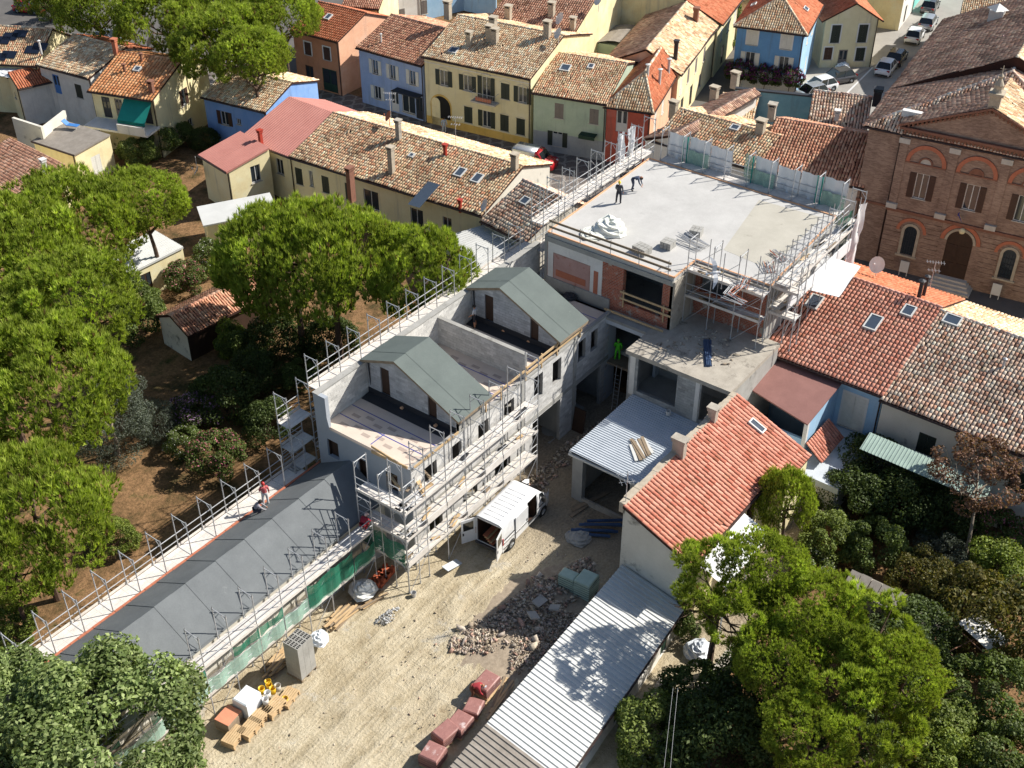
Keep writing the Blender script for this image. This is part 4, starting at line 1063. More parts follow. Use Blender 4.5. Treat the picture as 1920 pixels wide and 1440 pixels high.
# ------------------------------------------------------------------ barn with grey membrane roof
barn = thing('long_barn', 'long low barn roofed in dark grey membrane between two scaffolds', 'barn', (14.5, 38.3, 0))
BL, BW, BE, BR = 23.95, 5.1, 4.3, 5.78
mb = MB(); mb.box(0, BL, 0, .3, 0, BE-.05); mb.box(0, BL, BW-.3, BW, 0, BE-.05); mb.box(0, .3, .3, BW-.3, 0, BE); mb.face(((0,0,BE),(0,BW,BE),(0,BW/2,BR-.05))); mb.build('wall', M['stained'], barn)
mb = MB()
for s in (0,1):
    q = [(0,-.15,BE-.09),(BL,-.15,BE-.09),(BL,BW/2,BR-.02),(0,BW/2,BR-.02)]
    if s: q = [(x,BW-y,z) for x, y, z in q][::-1]
    mb.face(q); mb.face([(x,y,z-.15) for x, y, z in q][::-1])
rf = mb.build('roof', M['membrane2'], barn)
n = 23
for i in range(n):
    xa, xb = BL*i/n-.04, BL*(i+1)/n+.04; e = .022*(i % 2)+random.uniform(0,.006)
    for s in (0,1):
        m = MB(); q = [(xa,-.15,BE-.07+e),(xb,-.15,BE-.07+e),(xb,BW/2,BR+e),(xa,BW/2,BR+e)]
        if s: q = [(x,BW-y,z) for x, y, z in q][::-1]
        m.face(q); m.build('membrane_strip', M['membrane2'], rf)
mb = MB(); 
k = 0; x = 0.0
while x < BL-.3:
    w = random.uniform(.45,.52); mb.box(x, x+w-.015, BW+.1+random.uniform(-.01,.01), BW+.24, BE-.22, BE+random.uniform(-.01,.02), None); x += w
mb.build('eave_brick_row', M['terracotta'], barn)

# ------------------------------------------------------------------ main building with the white roof slab
mbd = thing('terrace_building', 'large building under reconstruction with a wide pale concrete roof slab and patched brick facade', 'building', (59.6, 41.6, 0), 0)
ZS = 11.4
def L_(X, Y): return (X-59.6, Y-41.6)
slab = [L_(59.6,41.7), L_(59.6,31.8), L_(62.4,31.8), L_(62.4,26.4), L_(73.3,27.0), L_(73.3,42.1)]
mb = MB(); mb.prism(slab, ZS-.35, ZS); mb.build('roof_slab', M['slab'], mbd)
mb = MB(); mb.prism([L_(64.6,31.0), L_(64.2,27.4), L_(72.6,27.7), L_(72.3,32.4)], ZS, ZS+.008); mb.build('older_slab_patch', M['slab2'], mbd)
mb = MB()
for (xa,ya),(xb,yb) in zip(slab, slab[1:]+slab[:1]):
    d = Vector((xb-xa,yb-ya,0)); L = d.length; d.normalize(); mb.obox(((xa+xb)/2+d.y*.0,(ya+yb)/2,ZS+.02), (L-.02,.09,.1), rz=math.atan2(d.y,d.x))
mb.build('slab_edge_board', M['osbtop'], mbd)
Tm = wallframe((0,0.1),(0,-1))    # facade towards the block building, u runs to the right
mb = MB(); wall_mesh(mb, Tm, 9.9, FL-.3, [(0,11.05),(9.9,11.05)], [(6.15,9.15,8.1,10.75)], .35); mb.build('facade', M['redbrick'], mbd)
mb = MB()
for u0, u1, z0, z1, d in ((.05,4.5,10.0,10.75,.03),(.05,.5,8.0,10.0,.03),(3.55,4.5,8.0,10.0,.03)): tb(mb, Tm, u0, u1, z0, z1, 0, d)
mb.build('white_trim', M['whitewash'], mbd)
mb = MB(); tb(mb, Tm, .55, 3.5, 8.0, 9.95, 0, .02); mb.build('pink_plaster_panel', mat('old_pink_plaster', c8(196,160,150), c8(170,132,122), 1.4, .9, stain=(c8(160,90,70), 1.0, .6)), mbd)
mb = MB(); tb(mb, Tm, .75, 3.2, 8.25, 8.75, 0.02, .045); tb(mb, Tm, 3.85, 4.2, 8.0, 9.75, .03, .05); mb.build('brick_infill', M['terracotta'], mbd)
mb = MB(); tb(mb, Tm, 0, 5.2, 6.9, 8.0, 0, .12); tb(mb, Tm, 0, 9.9, 10.75, 11.1, 0, .1); mb.build('block_base', M['concrete'], mbd)
mb = MB(); mb.box(0.4, 13.5, -14.6, 0.2, 7.0, 7.3); mb.box(.4, 13.4, -14.5, .2, 3.6, 3.9); mb.build('inner_floor', M['concrete'], mbd)
mb = MB(); mb.box(4.5, 4.8, -14.5, 0, 0, ZS-.4); mb.box(13.2, 13.6, -14.6, .2, 0, ZS-.4); mb.box(.2, 13.4, .2, .5, 0, ZS-.4); mb.box(2.9, 13.4, -15.1, -14.7, 0, ZS-.4); mb.build('inner_wall', M['concrete'], mbd)
mb = MB(); mb.box(0, 2.8, -9.9, -9.6, 7.3, ZS-.36); mb.build('return_wall', M['oldconcrete'], mbd)
mb = MB(); Tr = wallframe((2.85,-9.85),(0,-1)); wall_mesh(mb, Tr, 5.2, 7.3, [(0,11.05),(5.2,11.05)], [(.4,3.2,9.2,10.6)], .3); mb.build('recessed_wall', M['redbrick'], mbd)
mb = MB(); tb(mb, Tr, -.1, 5.3, 10.85, 11.3, .0, .4); mb.build('edge_beam', M['oldconcrete'], mbd)
mb = MB(); mb.box(-1.0, .1, -9.4, -5.4, 7.05, 7.25); mb.build('balcony_slab', M['concrete'], mbd)
mb = MB(); mb.box(-1.0, -.85, -9.5, -5.35, 6.75, 7.05); mb.box(-.9,.4,-5.5,-5.3,0,7.05); mb.box(-.9,.4,-9.5,-9.3,0,7.05); mb.build('steel_beam', M['zincblue'], mbd)
mb = MB(); mb.box(-.6, 3.4, -9.3, -5.5, 3.2, 3.38); mb.build('platform', M['oldwood'], mbd)
for q_ in (((-.15,-7.9,8.5),(.05,3.9,.14)),((-.15,-7.9,9.0),(.05,3.9,.14)),((-.1,-6.2,8.5),(.08,.08,1.3)),((-.1,-9.3,8.5),(.08,.08,1.3)),((-.5,-7.3,7.45),(.05,4.6,.16))): mb = MB(); mb.obox(*q_); mb.build('guard_plank', M['wood'], mbd)
mb = MB(); 
for i in range(9): mb.bar((-1.15,-6.5+.0,.3+i*.34),(-1.15,-6.9,.3+i*.34), .016, 4)
mb.bar((-1.25,-6.5,0),(-.9,-6.5,3.6), .025, 5); mb.bar((-1.25,-6.9,0),(-.9,-6.9,3.6), .025, 5)
tag(mb.build('ladder', M['steel'], None, loc=(59.6,41.6,0)), 'aluminium ladder leaning up to the platform in the dark passage', 'ladder')
for z, y0, y1 in ((ZS+.55,-.1,-9.6),(ZS+1.0,-.1,-9.6)): mb = MB(); mb.obox((-.15,(y0+y1)/2,z), (.05,abs(y1-y0),.16)); mb.build('guard_plank', M['oldwood'], mbd)
for y in (-.3,-2.6,-5.0,-7.2,-9.4): mb = MB(); mb.bar((-.1,y,ZS-.2),(-.1,y,ZS+1.15), .03, 6); mb.build('guard_post', M['steel'], mbd)

# ------------------------------------------------------------------ lower annexe with weathered concrete roof
lo = thing('flat_roofed_annexe', 'low block-walled annexe with a stained flat concrete roof beside the white slab building', 'building', (56.2, 32.75, 0))
Ta = wallframe((0,0),(0,-1))
block_wall(lo, 'wall', Ta, 7.4, -.1, 7.05, [(.75,3.65,4.4,7.0),(5.4,7.2,4.2,7.0),(.8,3.6,-.1,3.3)], col=(176,176,172))
mb = MB(); tb(mb, Ta, -.12, 7.5, 7.05, 7.35, -6.4, .22); mb.build('roof', M['oldconcrete'], lo)
mb = MB(); tb(mb, Ta, .15, .55, 3.9, 7.05, 0, .04); tb(mb, Ta, 5.0, 5.3, 3.9, 7.05, 0, .04); mb.build('white_pilaster', M['whitewash'], lo)
mb = MB(); mb.box(.3, 3.3, -.25, 0, 0, 7.05); mb.box(3, 3.25, -7.4, -.3, 3.9, 7); mb.box(.2,6,-7.4,-.2,3.7,3.9); mb.build('inner_wall', M['concrete'], lo)
mb = MB(); mb.box(0, 6.2, -7.5, -7.2, 0, 7.05); mb.build('side_wall', M['concrete'], lo)
# steel decking sheets lying on it
for i, (dx, dy, rz_) in enumerate(((0,0,.0),(.34,-.1,.03),(.62,.16,-.04),(.2,.05,.02))):
    mb = MB(); ln = 2.9
    for k in range(3): mb.box(-ln/2, ln/2, -.15+k*.1, -.09+k*.1, 0, .06); 
    mb.box(-ln/2, ln/2, -.16, .16, -.008, .004)
    q = P(1325+dx*8, 660-dx*3, 7.5)
    o = put('steel_sheet', mb.mesh('steel_sheet', M['bluesteel']), None, (q.x, q.y, 7.37+.075*(i == 3)+.005), rz=R(-148)+rz_)
    tag(o, ['leftmost','second','third','topmost'][i]+' of the bluish ribbed steel sheets on the stained flat roof', 'steel sheet', 'steel sheets on the flat concrete roof')

# ------------------------------------------------------------------ garage with corrugated roof
ga = thing('open_garage', 'open garage under a bright corrugated metal roof, half in shade, beside the courtyard', 'garage', (48.9, 25.0, 0))
ribbed(ga, (0,0,3.75), (7.3,0,3.75), (0,7.25,3.95), (7.3,7.25,3.95), 7, 5, 'zincblue', rh=.05, rw=.05)
mb = MB(); mb.box(0,7.3,7.1,7.3,3.6,3.88); mb.box(-.06,.06,.2,7.3,3.58,3.74); mb.build('roof_beam', M['zinc'], ga)
mb = MB(); mb.box(.15,7.2,6.85,7.1,0,3.58); mb.box(.1,.5,6.3,6.85,0,3.58); mb.box(.1,.35,2.6,2.85,0,3.55); mb.build('wall', M['concrete'], ga)
mb = MB(); mb.box(.3,7.2,.1,.3,0,3.5); mb.box(.12,.3,3.0,6.3,0,.4); mb.build('low_wall', M['oldconcrete'], ga)
for i in range(7):
    ln = random.uniform(1.5,2.3); q = P(1188+i*4.5, 846-i*1.6+random.uniform(-2,2), 4.0)
    m = MB(); m.obox((0,0,0), (ln,.2,.05)); o = put('plank', m.mesh('plank', M['oldwood'] if i % 3 else M['zinc']), None, (q.x, q.y, 3.97+.03*(i % 3)), rz=R(-128)+random.uniform(-.12,.12))
    tag(o, ['first','second','third','fourth','fifth','sixth','seventh'][i]+' loose plank on the corrugated garage roof, counted from the courtyard side', 'plank', 'planks on the garage roof')
q = P(1253, 777, 4); mb = MB(); mb.lathe([(0,0),(.13,0),(.17,.34),(.15,.34),(.12,.03)], 12); tag(mb.build('bucket', M['white'], None, loc=(q.x,q.y,3.96)), 'white bucket on the shaded end of the corrugated garage roof', 'bucket')

# ------------------------------------------------------------------ house with the red sloping roof, and the long shed
rh = house('red_roofed_house', 'narrow house with a single red tiled slope and a stained white gable wall', (43.4,20.75), (56.1,20.75), 4.2, 5.5, 'mono', beave=7.3, walls=('cream','whitewash','stained','stained'), pal_=PAL_RED, over=.35, tile=(.30,.36,.085,.35),
           ops={'front': [(10.2,0.3,1.1,2.3,dict(kind='door',sh='darkwood')),(7.5,2.9,1.0,1.4,dict(kind='closed',sh='shutbrown')),(4,2.9,1,1.4,dict(kind='closed',sh='shutbrown')),(11.6,3.0,.9,1.3)]})
mb = MB(); 
for i in range(26): mb.box(i*.49, i*.49+.485, 4.12, 4.5+.04*math.sin(i), 6.7, 7.38+.05*math.sin(i*.7)+.02*(i % 2))
mb.build('parapet', M['chim'], rh.root)
chimney(rh, 0, 0, .4, .75, .95, 'oldconcrete', xy=(5.6,4.05)); chimney(rh, 0, 0, .4, .5, .7, 'oldconcrete', xy=(9.6,4.1)); antenna(rh, 0, 0, 2.2, xy=(.25,4.25), rz=2.4); skylight(rh, 1418, 801, .55, 1.1)
ext = [(9.9,-1.15,5.02),(12.8,-1.15,5.02),(12.8,-.2,5.42),(9.9,-.2,5.42)]
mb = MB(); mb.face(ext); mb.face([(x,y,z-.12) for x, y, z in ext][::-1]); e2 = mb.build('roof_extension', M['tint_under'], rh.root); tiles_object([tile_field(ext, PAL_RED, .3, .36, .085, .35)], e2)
mb = MB(); mb.box(9.9,12.7,-1.0,0,0,5.0); mb.build('porch_wall', M['cream'], rh.root)
mb = MB(); mb.face(((0.6,-.3,5.0),(5.8,-.3,5.0),(5.8,-2.1,4.3),(.6,-2.1,4.3))[::-1]); mb.face(((0.6,-.3,4.98),(5.8,-.3,4.98),(5.8,-2.1,4.28),(.6,-2.1,4.28))); 
for x in (.8,3.2,5.6): mb.bar((x,-2.05,0),(x,-2.05,4.3),.05,6)
mb.build('white_awning', M['tarp'], rh.root)

sh = thing('long_shed', 'long low shed with a pale ribbed metal roof running towards the camera', 'shed', (0,0,0))
sA, sB, sC, sD = (43.35,20.55,2.15), (43.35,24.75,2.98), (20.5,18.6,2.15), (20.5,23.65,2.98)
ribbed(sh, sC, sA, sD, sB, 24, 3, 'zinc', rh=.06, rw=.06, m2='greysheet', k2=10)
mb = MB()
def along(t, side, z): 
    a, b = (Vector(sC), Vector(sA)) if side == 0 else (Vector(sD), Vector(sB)); q = a.lerp(b, t); return (q.x, q.y+(.25 if side == 0 else -.15), z)
T0 = lambda u, z, d=0: (along(u/23,0,0)[0], along(u/23,0,0)[1]-d, z)
sops = [(2.0,3.0,.1,2.0),(6.0,7.0,.8,1.8),(9.2,10.1,.1,2.0),(12.0,13.0,.8,1.8),(15.2,16.2,.1,2.0),(18.4,19.3,.8,1.8),(20.6,21.5,.1,2.0)]
wall_mesh(mb, T0, 22.9, -.1, [(0,2.08),(22.9,2.08)], sops, .15)
for q in (((0,1),(1,1)),): mb.face((along(0,1,0),along(1,1,0),along(1,1,2.85),along(0,1,2.85)))
mb.face((along(0,0,0),along(0,1,0),along(0,1,2.85),along(0,0,2.05))); mb.build('wall', M['whitewash'], sh)
for a, b, z0, z1 in sops:
    m = MB(); tb(m, T0, a, b, z0, z1, -.14, -.08); m.build('door' if z0 < .5 else 'window', M['greenbox'] if z0 < .5 else M['glass'], sh)
mb = MB(); mb.bar(Vector(sC)+Vector((0,-.05,-.06)), Vector(sA)+Vector((0,-.05,-.06)), .06, 6); mb.build('gutter', M['copper'], sh)
# ------------------------------------------------------------------ houses around the site
S_, C_, O_ = dict(kind='open'), dict(kind='closed'), dict(kind='w')
def op(kind='open', sh='shut', **k): d = dict(kind=kind, sh=sh); d.update(k); return d
# blue house with the red roof, and its tiled neighbour
bh = house('blue_house', 'sky-blue house with a bright red barrel-tile roof next to the white roof slab', (62.95,26.9), (62.95,18.1), 13.4, 6.45, 'gx', (8.2,8.5), walls=('blue3','blue3','peach','blue3'), pal_=PAL_ROSE, pal2=PAL_ORANGE, over=.4, tile=(.27,.37,.1,.35),
           ops={'front': [(7.1,2.75,1.5,2.6,op('closed','shutwhite',fr='frame_w',surround='white')),(1.8,3.2,1.2,1.5,op('w'))], 'right': [(4,3.5,1,1.4,op('w'))]})
skylight(bh, 1527, 568, .9, 1.3, frame='zinc'); skylight(bh, 1637, 607, .9, 1.4); skylight(bh, 1703, 585, .8, 1.0)
dish(bh, 1641, 520, .6, .9, face=(-.2,-.8)); fluepipe(bh, 1722, 560, .14, 1.3, 'bitumen'); fluepipe(bh, 1731, 556, .12, 1.5, 'bitumen'); antenna(bh, 1742, 545, 2.4)
tr = thing('flat_terrace', 'small flat grey-blue terrace roof below the white shuttered doors of the blue house', 'terrace', (57.0, 17.9, 0))
mb = MB(); mb.box(0, 5.9, 0, 3.3, 2.35, 2.6); mb.box(-.1,.0,-.1,3.4,2.3,2.75); mb.box(0,5.9,-.12,0,2.3,2.72); mb.build('roof', M['zincblue'], tr)
mb = MB(); mb.box(.1,5.9,.1,3.2,0,2.35); mb.build('wall', M['whitewash'], tr)
lt = thing('lean_to', 'lean-to with a brown felt roof between the red roof and the blue house', 'lean-to', (58.3, 20.9, 0))
mb = MB(); q = [(-.1,0,5.5),(4.6,-.1,6.05),(4.6,5.6,6.05),(1.2,5.5,5.6)]; mb.face(q); mb.face([(x,y,z-.1) for x, y, z in q][::-1])
for a, b in zip(q, q[1:]+q[:1]): mb.face((a,b,(b[0],b[1],b[2]-.1),(a[0],a[1],a[2]-.1))[::-1])
mb.build('roof', M['brownroof'], lt)
mb = MB(); mb.box(.3,4.6,.1,.3,2.6,5.5); mb.box(.3,.5,.3,5.3,0,3.9); mb.build('wall', M['blue3'], lt)
mb = MB(); mb.box(.15,.4,.05,.3,0,5.45); mb.box(.9,1.1,5.2,5.4,0,5.5); mb.build('post', M['white'], lt)
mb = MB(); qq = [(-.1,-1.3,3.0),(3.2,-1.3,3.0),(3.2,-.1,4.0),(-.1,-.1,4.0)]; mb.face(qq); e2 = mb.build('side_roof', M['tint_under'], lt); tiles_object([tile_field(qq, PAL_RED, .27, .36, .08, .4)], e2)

th = house('tiled_house', 'cream house with a big weathered mixed-colour tile roof at the right edge', (62.75,18.0), (62.4,-9.0), 13.6, 6.3, 'gx', (8.2,8.4), walls=('stained','stained','cream','stained'), pal_=PAL_MIX, pal2=PAL_PALE, over=.4, tile=(.25,.36,.1,1.0),
           ops={'front': [(3.2,3.2,1.1,1.5,op('closed','shut')),(9.0,3.2,1.1,1.5,op('closed','shut'))]})
skylight(th, 1785, 602, 1.1, .9); fluepipe(th, 1880, 690, .08, .6)
cp = thing('veranda_canopy', 'pale green corrugated canopy sagging over the veranda of the tiled house', 'canopy', (59.4, 10.2, 0))
ribbed(cp, (0,7.6,4.3), (0,-.2,4.1), (1.35,7.6,4.75), (1.35,-.2,4.5), 7, 5, 'greencanopy', 'canopy_sheet', .04, .04) if 'greencanopy' in M else None
# palazzo
ud = Vector((math.sin(R(8)), -math.cos(R(8))))
pa0 = Vector((88.0,31.0)); pa1 = pa0+ud*17.4
wn_ = dict(kind='open', sh='shutbrown')
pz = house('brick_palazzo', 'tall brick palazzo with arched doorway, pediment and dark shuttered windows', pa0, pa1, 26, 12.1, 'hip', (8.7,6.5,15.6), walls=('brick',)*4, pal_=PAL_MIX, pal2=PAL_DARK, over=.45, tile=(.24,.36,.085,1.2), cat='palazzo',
           ops={})
Tp = pz.T['front']; pj = .35
mb = MB(); wo = [(4.35,5.35,6.75,8.9),(8.2,9.2,6.75,8.9),(12.05,13.05,6.75,8.9)]
u0, u1 = 2.7, 14.7
Tq = lambda u, z, d=0: Tp(u+u0, z, d+pj)
wall_mesh(mb, Tq, u1-u0, -.2, [(0,12.35),(6.0,15.0),(12.0,12.35)], [(a-u0,b-u0,c,d) for a, b, c, d in wo], .2)
mb.face((Tp(u0,-.2,0),Tp(u0,-.2,pj),Tp(u0,12.35,pj),Tp(u0,12.35,0))); mb.face((Tp(u1,-.2,pj),Tp(u1,-.2,0),Tp(u1,12.35,0),Tp(u1,12.35,pj)))
cf = mb.build('centre_facade', M['brick'], pz.root)
for a, b, c, d in wo: window(pz.root, lambda u, z, dd=0: Tp(u, z, dd+pj), (a+b)/2, c, b-a, d-c, 'open', 'shutbrown', 'frame_w')
def band(z0, z1, d, a=0, b=17.4, m='brickdark', nm='cornice'):
    mb = MB(); tb(mb, Tp, a, b, z0, z1, 0, d); mb.build(nm, M[m], pz.root)
M['brickdark'] = mat('dark_brick_moulding', c8(150,104,84), c8(112,78,64), 2, .9)
band(5.3, 5.55, pj+.16, u0-.1, u1+.1); band(5.3,5.5,.12,0,u0-.1); band(11.75,12.0,pj+.1,u0,u1); band(12.3,12.5,pj+.32,u0-.3,u1+.3); band(11.8,12.05,.2,0,u0-.1); band(11.8,12.05,.2,u1+.1,17.4)
mb = MB()
for i in range(40): u = u0+.15+i*(u1-u0-.3)/39; tb(mb, Tp, u-.07, u+.07, 12.05, 12.28, pj, pj+.18)
for s in (-1,1):
    for i in range(20):
        t = i/19; uu = 8.7+s*6.0*(1-t); z = 12.45+2.45*t; tb(mb, Tp, uu-.07, uu+.07, z-.1, z+.12, pj, pj+.16)
mb.build('dentil_row', M['brickdark'], pz.root)
mb = MB()
for s in (-1,1):
    a = [Tp(8.7+s*6.4, 12.48, d) for d in (pj,pj+.35)]; b = [Tp(8.7, 15.12, d) for d in (pj,pj+.35)]
    mb.face((a[0],a[1],b[1],b[0])); a2 = [(x,y,z+.18) for x, y, z in a]; b2 = [(x,y,z+.18) for x, y, z in b]; mb.face((a2[0],b2[0],b2[1],a2[1])); mb.face((a[1],a2[1],b2[1],b[1]))
mb.build('raking_cornice', M['brickdark'], pz.root)
# pediment roof running back into the hip
pr = [(8.7-6.3,-pj-.3,12.65),(8.7,-pj-.3,15.3),(8.7,6.3,15.3),(8.7-6.3,1.0,12.65)]; pr2 = [(17.4-x,y,z) for x, y, z in pr]
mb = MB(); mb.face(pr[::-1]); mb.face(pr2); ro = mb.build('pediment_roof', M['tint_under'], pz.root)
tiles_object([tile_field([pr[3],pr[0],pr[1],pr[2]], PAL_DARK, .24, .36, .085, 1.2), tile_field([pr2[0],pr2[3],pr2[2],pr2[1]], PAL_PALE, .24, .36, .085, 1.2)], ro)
# arches, doorway, pilasters, plaques
def archpoly(uc, z0, w, h, d, n=10): 
    r = w/2; return [Tp(uc-r,z0,d)]+[Tp(uc+r,z0,d)]+[Tp(uc+r*math.cos(math.pi*i/n), z0+h-r+r*math.sin(math.pi*i/n), d) for i in range(n+1)]
def archring(uc, zc, r0, r1, d0, d1, m, nm, a0=0, a1=math.pi, n=14):
    mb = MB()
    for i in range(n):
        t0, t1 = a0+(a1-a0)*i/n, a0+(a1-a0)*(i+1)/n
        f = lambda r, t, d: Tp(uc+r*math.cos(t), zc+r*math.sin(t), d)
        mb.face((f(r0,t1,d1),f(r0,t0,d1),f(r1,t0,d1),f(r1,t1,d1))); mb.face((f(r1,t0,d1),f(r1,t0,d0),f(r1,t1,d0),f(r1,t1,d1))); mb.face((f(r0,t0,d1),f(r0,t1,d1),f(r0,t1,d0),f(r0,t0,d0)))
    mb.build(nm, M[m], pz.root)
for uc in (4.85, 8.7, 12.55):
    archring(uc, 9.75, 1.25, 1.55, pj, pj+.12, 'terracotta', 'blind_arch'); archring(uc, 9.75, .42, .55, pj, pj+.1, 'brickdark', 'lunette')
    mb = MB(); mb.face(archpoly(uc, 9.7, .9, .5, pj+.03)); mb.build('lunette_tablet', M['stone'] if uc < 8 or uc > 9 else M['brickdark'], pz.root)
    band(9.62, 9.74, pj+.1, uc-1.55, uc+1.55, 'brickdark', 'arch_sill')
for uc in (4.85, 12.55):
    mb = MB(); mb.face(archpoly(uc, 1.7, 1.0, 2.6, pj+.02)); wv = mb.build('arched_window', M['glass'], pz.root)
    archring(uc, 3.8, .5, .72, pj, pj+.1, 'chim', 'window_arch'); archring(uc, 3.8, .95, 1.2, pj, pj+.08, 'terracotta', 'brick_arch')
    mb = MB()
    for a in (-.61,.61): tb(mb, Tp, uc+a-.11, uc+a+.11, 1.6, 3.8, pj, pj+.1)
    tb(mb, Tp, uc-.85, uc+.85, 1.5, 1.66, pj, pj+.16); mb.build('window_surround', M['chim'], pz.root)
    mb = MB()
    for i in range(5): mb.bar(Tp(uc-.4+.2*i,1.7,pj+.06), Tp(uc-.4+.2*i,4.1,pj+.06), .015, 4)
    for i in range(4): mb.bar(Tp(uc-.5,2.0+.5*i,pj+.06), Tp(uc+.5,2.0+.5*i,pj+.06), .015, 4)
    mb.build('window_grille', M['bitumen'], pz.root)
mb = MB(); mb.face(archpoly(8.7, .7, 2.0, 4.2, pj+.02)); mb.build('door', M['darkwood'], pz.root)
mb = MB()
for a in (-.5,.5): tb(mb, Tp, 8.7+a-.4, 8.7+a+.4, .9, 2.0, pj+.02, pj+.06); tb(mb, Tp, 8.7+a-.4, 8.7+a+.4, 2.2, 3.6, pj+.02, pj+.06)
mb.build('door_panel', M['darkwood'], pz.root)
archring(8.7, 3.9, 1.0, 1.2, pj, pj+.12, 'chim', 'door_arch'); archring(8.7, 3.9, 1.25, 1.55, pj, pj+.08, 'terracotta', 'brick_arch')
mb = MB()
for i in range(4): tb(mb, Tp, 6.9+.18*i, 10.5-.18*i, 0, .17*(i+1), pj, pj+1.5-.34*i)
mb.build('entrance_steps', M['stone'], pz.root)
for uc in (2.95, 6.78, 10.62, 14.45):
    for z0, d in ((11.1,.12),(5.58,.3)):
        mb = MB(); tb(mb, Tp, uc-.42, uc+.42, z0, z0+.42, pj, pj+d); mb.build('pilaster_block', M['stone'], pz.root)
    mb = MB(); tb(mb, Tp, uc-.32, uc+.32, 6.0, 11.1, pj, pj+.07); mb.build('pilaster', M['brick'], pz.root)
for i in range(11):
    for a, b in ((u0,4.0),(5.7,7.1),(10.3,11.7),(13.4,u1)):
        mb = MB(); tb(mb, Tp, a, b, .5+i*.44, .5+i*.44+.36, pj, pj+.05); mb.build('rusticated_course', M['brick'], pz.root)
mb = MB(); mb.bar(Tp(2.55,0,.1), Tp(2.55,12.0,.1), .06, 6); mb.build('downpipe', M['copper'], pz.root)
mb = MB(); c = Tp(8.7,5.05,pj+.35); mb.lathe([(0,-.26),(.18,-.18),(.26,0),(.18,.18),(0,.26)], 12, c); mb.build('globe_lamp', M['cream'], pz.root, True)
for u in (5.0, 12.3):
    mb = MB(); tb(mb, Tp, u-.35, u+.35, .35, 1.35, pj+.5, pj+.56); 
    for a in (-.3,.3): mb.bar(Tp(u+a,0,pj+.53), Tp(u+a,.4,pj+.53), .03, 5)
    o = mb.build('notice_board', M['white'], None); o.location = pz.root.location; o.rotation_euler = pz.root.rotation_euler
    tag(o, 'white notice board standing by the palazzo wall, %s of the arched door' % ('left' if u < 8 else 'right'), 'notice board')
mb = MB(); tb(mb, Tp, 8.1, 8.15, 6.3, 6.4, pj, pj+.5); f0 = [Tp(8.12,6.35,pj+.1),Tp(8.12,6.75,pj+1.0),Tp(8.5,6.2,pj+1.0),Tp(8.5,5.7,pj+.2)]; mb.face(f0); mb.face(f0[::-1]); mb.build('flag', flat('blue_flag', c8(90,90,170), .8), pz.root)
# finial on the pediment, roof light box
mb = MB(); mb.box(8.3,9.1,-.55,.25,15.1,16.2); mb.box(8.15,9.25,-.7,.4,16.2,16.4); mb.lathe([(.4,0),(.3,.25),(.36,.55),(.12,1.0),(.2,1.2),(0,1.45)], 10, (8.7,-.15,16.4)); mb.bar((8.7,-.15,17.7),(8.7,-.15,18.4),.03,5); mb.bar((8.5,-.15,18.15),(8.9,-.15,18.15),.03,5); mb.build('finial', M['chim'], pz.root)
mb = MB(); mb.obox((3.4,.9,13.0), (2.6,.5,.5)); mb.build('parapet_box', M['white'], pz.root)
up = thing('palazzo_upper_roof', 'raised gabled roof block with dark tiles on top of the brick palazzo', 'roof', (pz.root.location.x, pz.root.location.y, 0), pz.root.rotation_euler.z)
q = [(-.3,26.3,12.0),(-.3,7.5,12.0),(8.7,7.2,16.5),(8.7,26.3,16.5)]; q2 = [(17.7,7.5,12.0),(17.7,26.3,12.0),(8.7,26.3,16.5),(8.7,7.2,16.5)]
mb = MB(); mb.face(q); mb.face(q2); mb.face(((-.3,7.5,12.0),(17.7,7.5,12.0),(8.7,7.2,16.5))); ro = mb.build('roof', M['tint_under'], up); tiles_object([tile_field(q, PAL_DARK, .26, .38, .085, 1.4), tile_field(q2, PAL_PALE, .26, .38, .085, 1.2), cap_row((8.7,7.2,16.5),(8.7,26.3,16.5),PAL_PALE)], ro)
mb = MB(); mb.box(4.2,5.4,20.5,21.7,14.2,15.4); mb.lathe([(.95,0),(0,.5)], 4, (4.8,21.1,15.4)); mb.build('roof_turret', M['zinc'], up)
mb = MB(); mb.box(9.4,13.6,20.5,24.0,14.5,16.9); mb.face(((9.2,20.2,16.9),(11.5,20.2,17.8),(11.5,24.3,17.8),(9.2,24.3,16.9))[::-1]); mb.face(((11.5,20.2,17.8),(13.8,20.2,16.9),(13.8,24.3,16.9),(11.5,24.3,17.8))[::-1]); mb.build('roof_lantern', M['whitewash'], up)

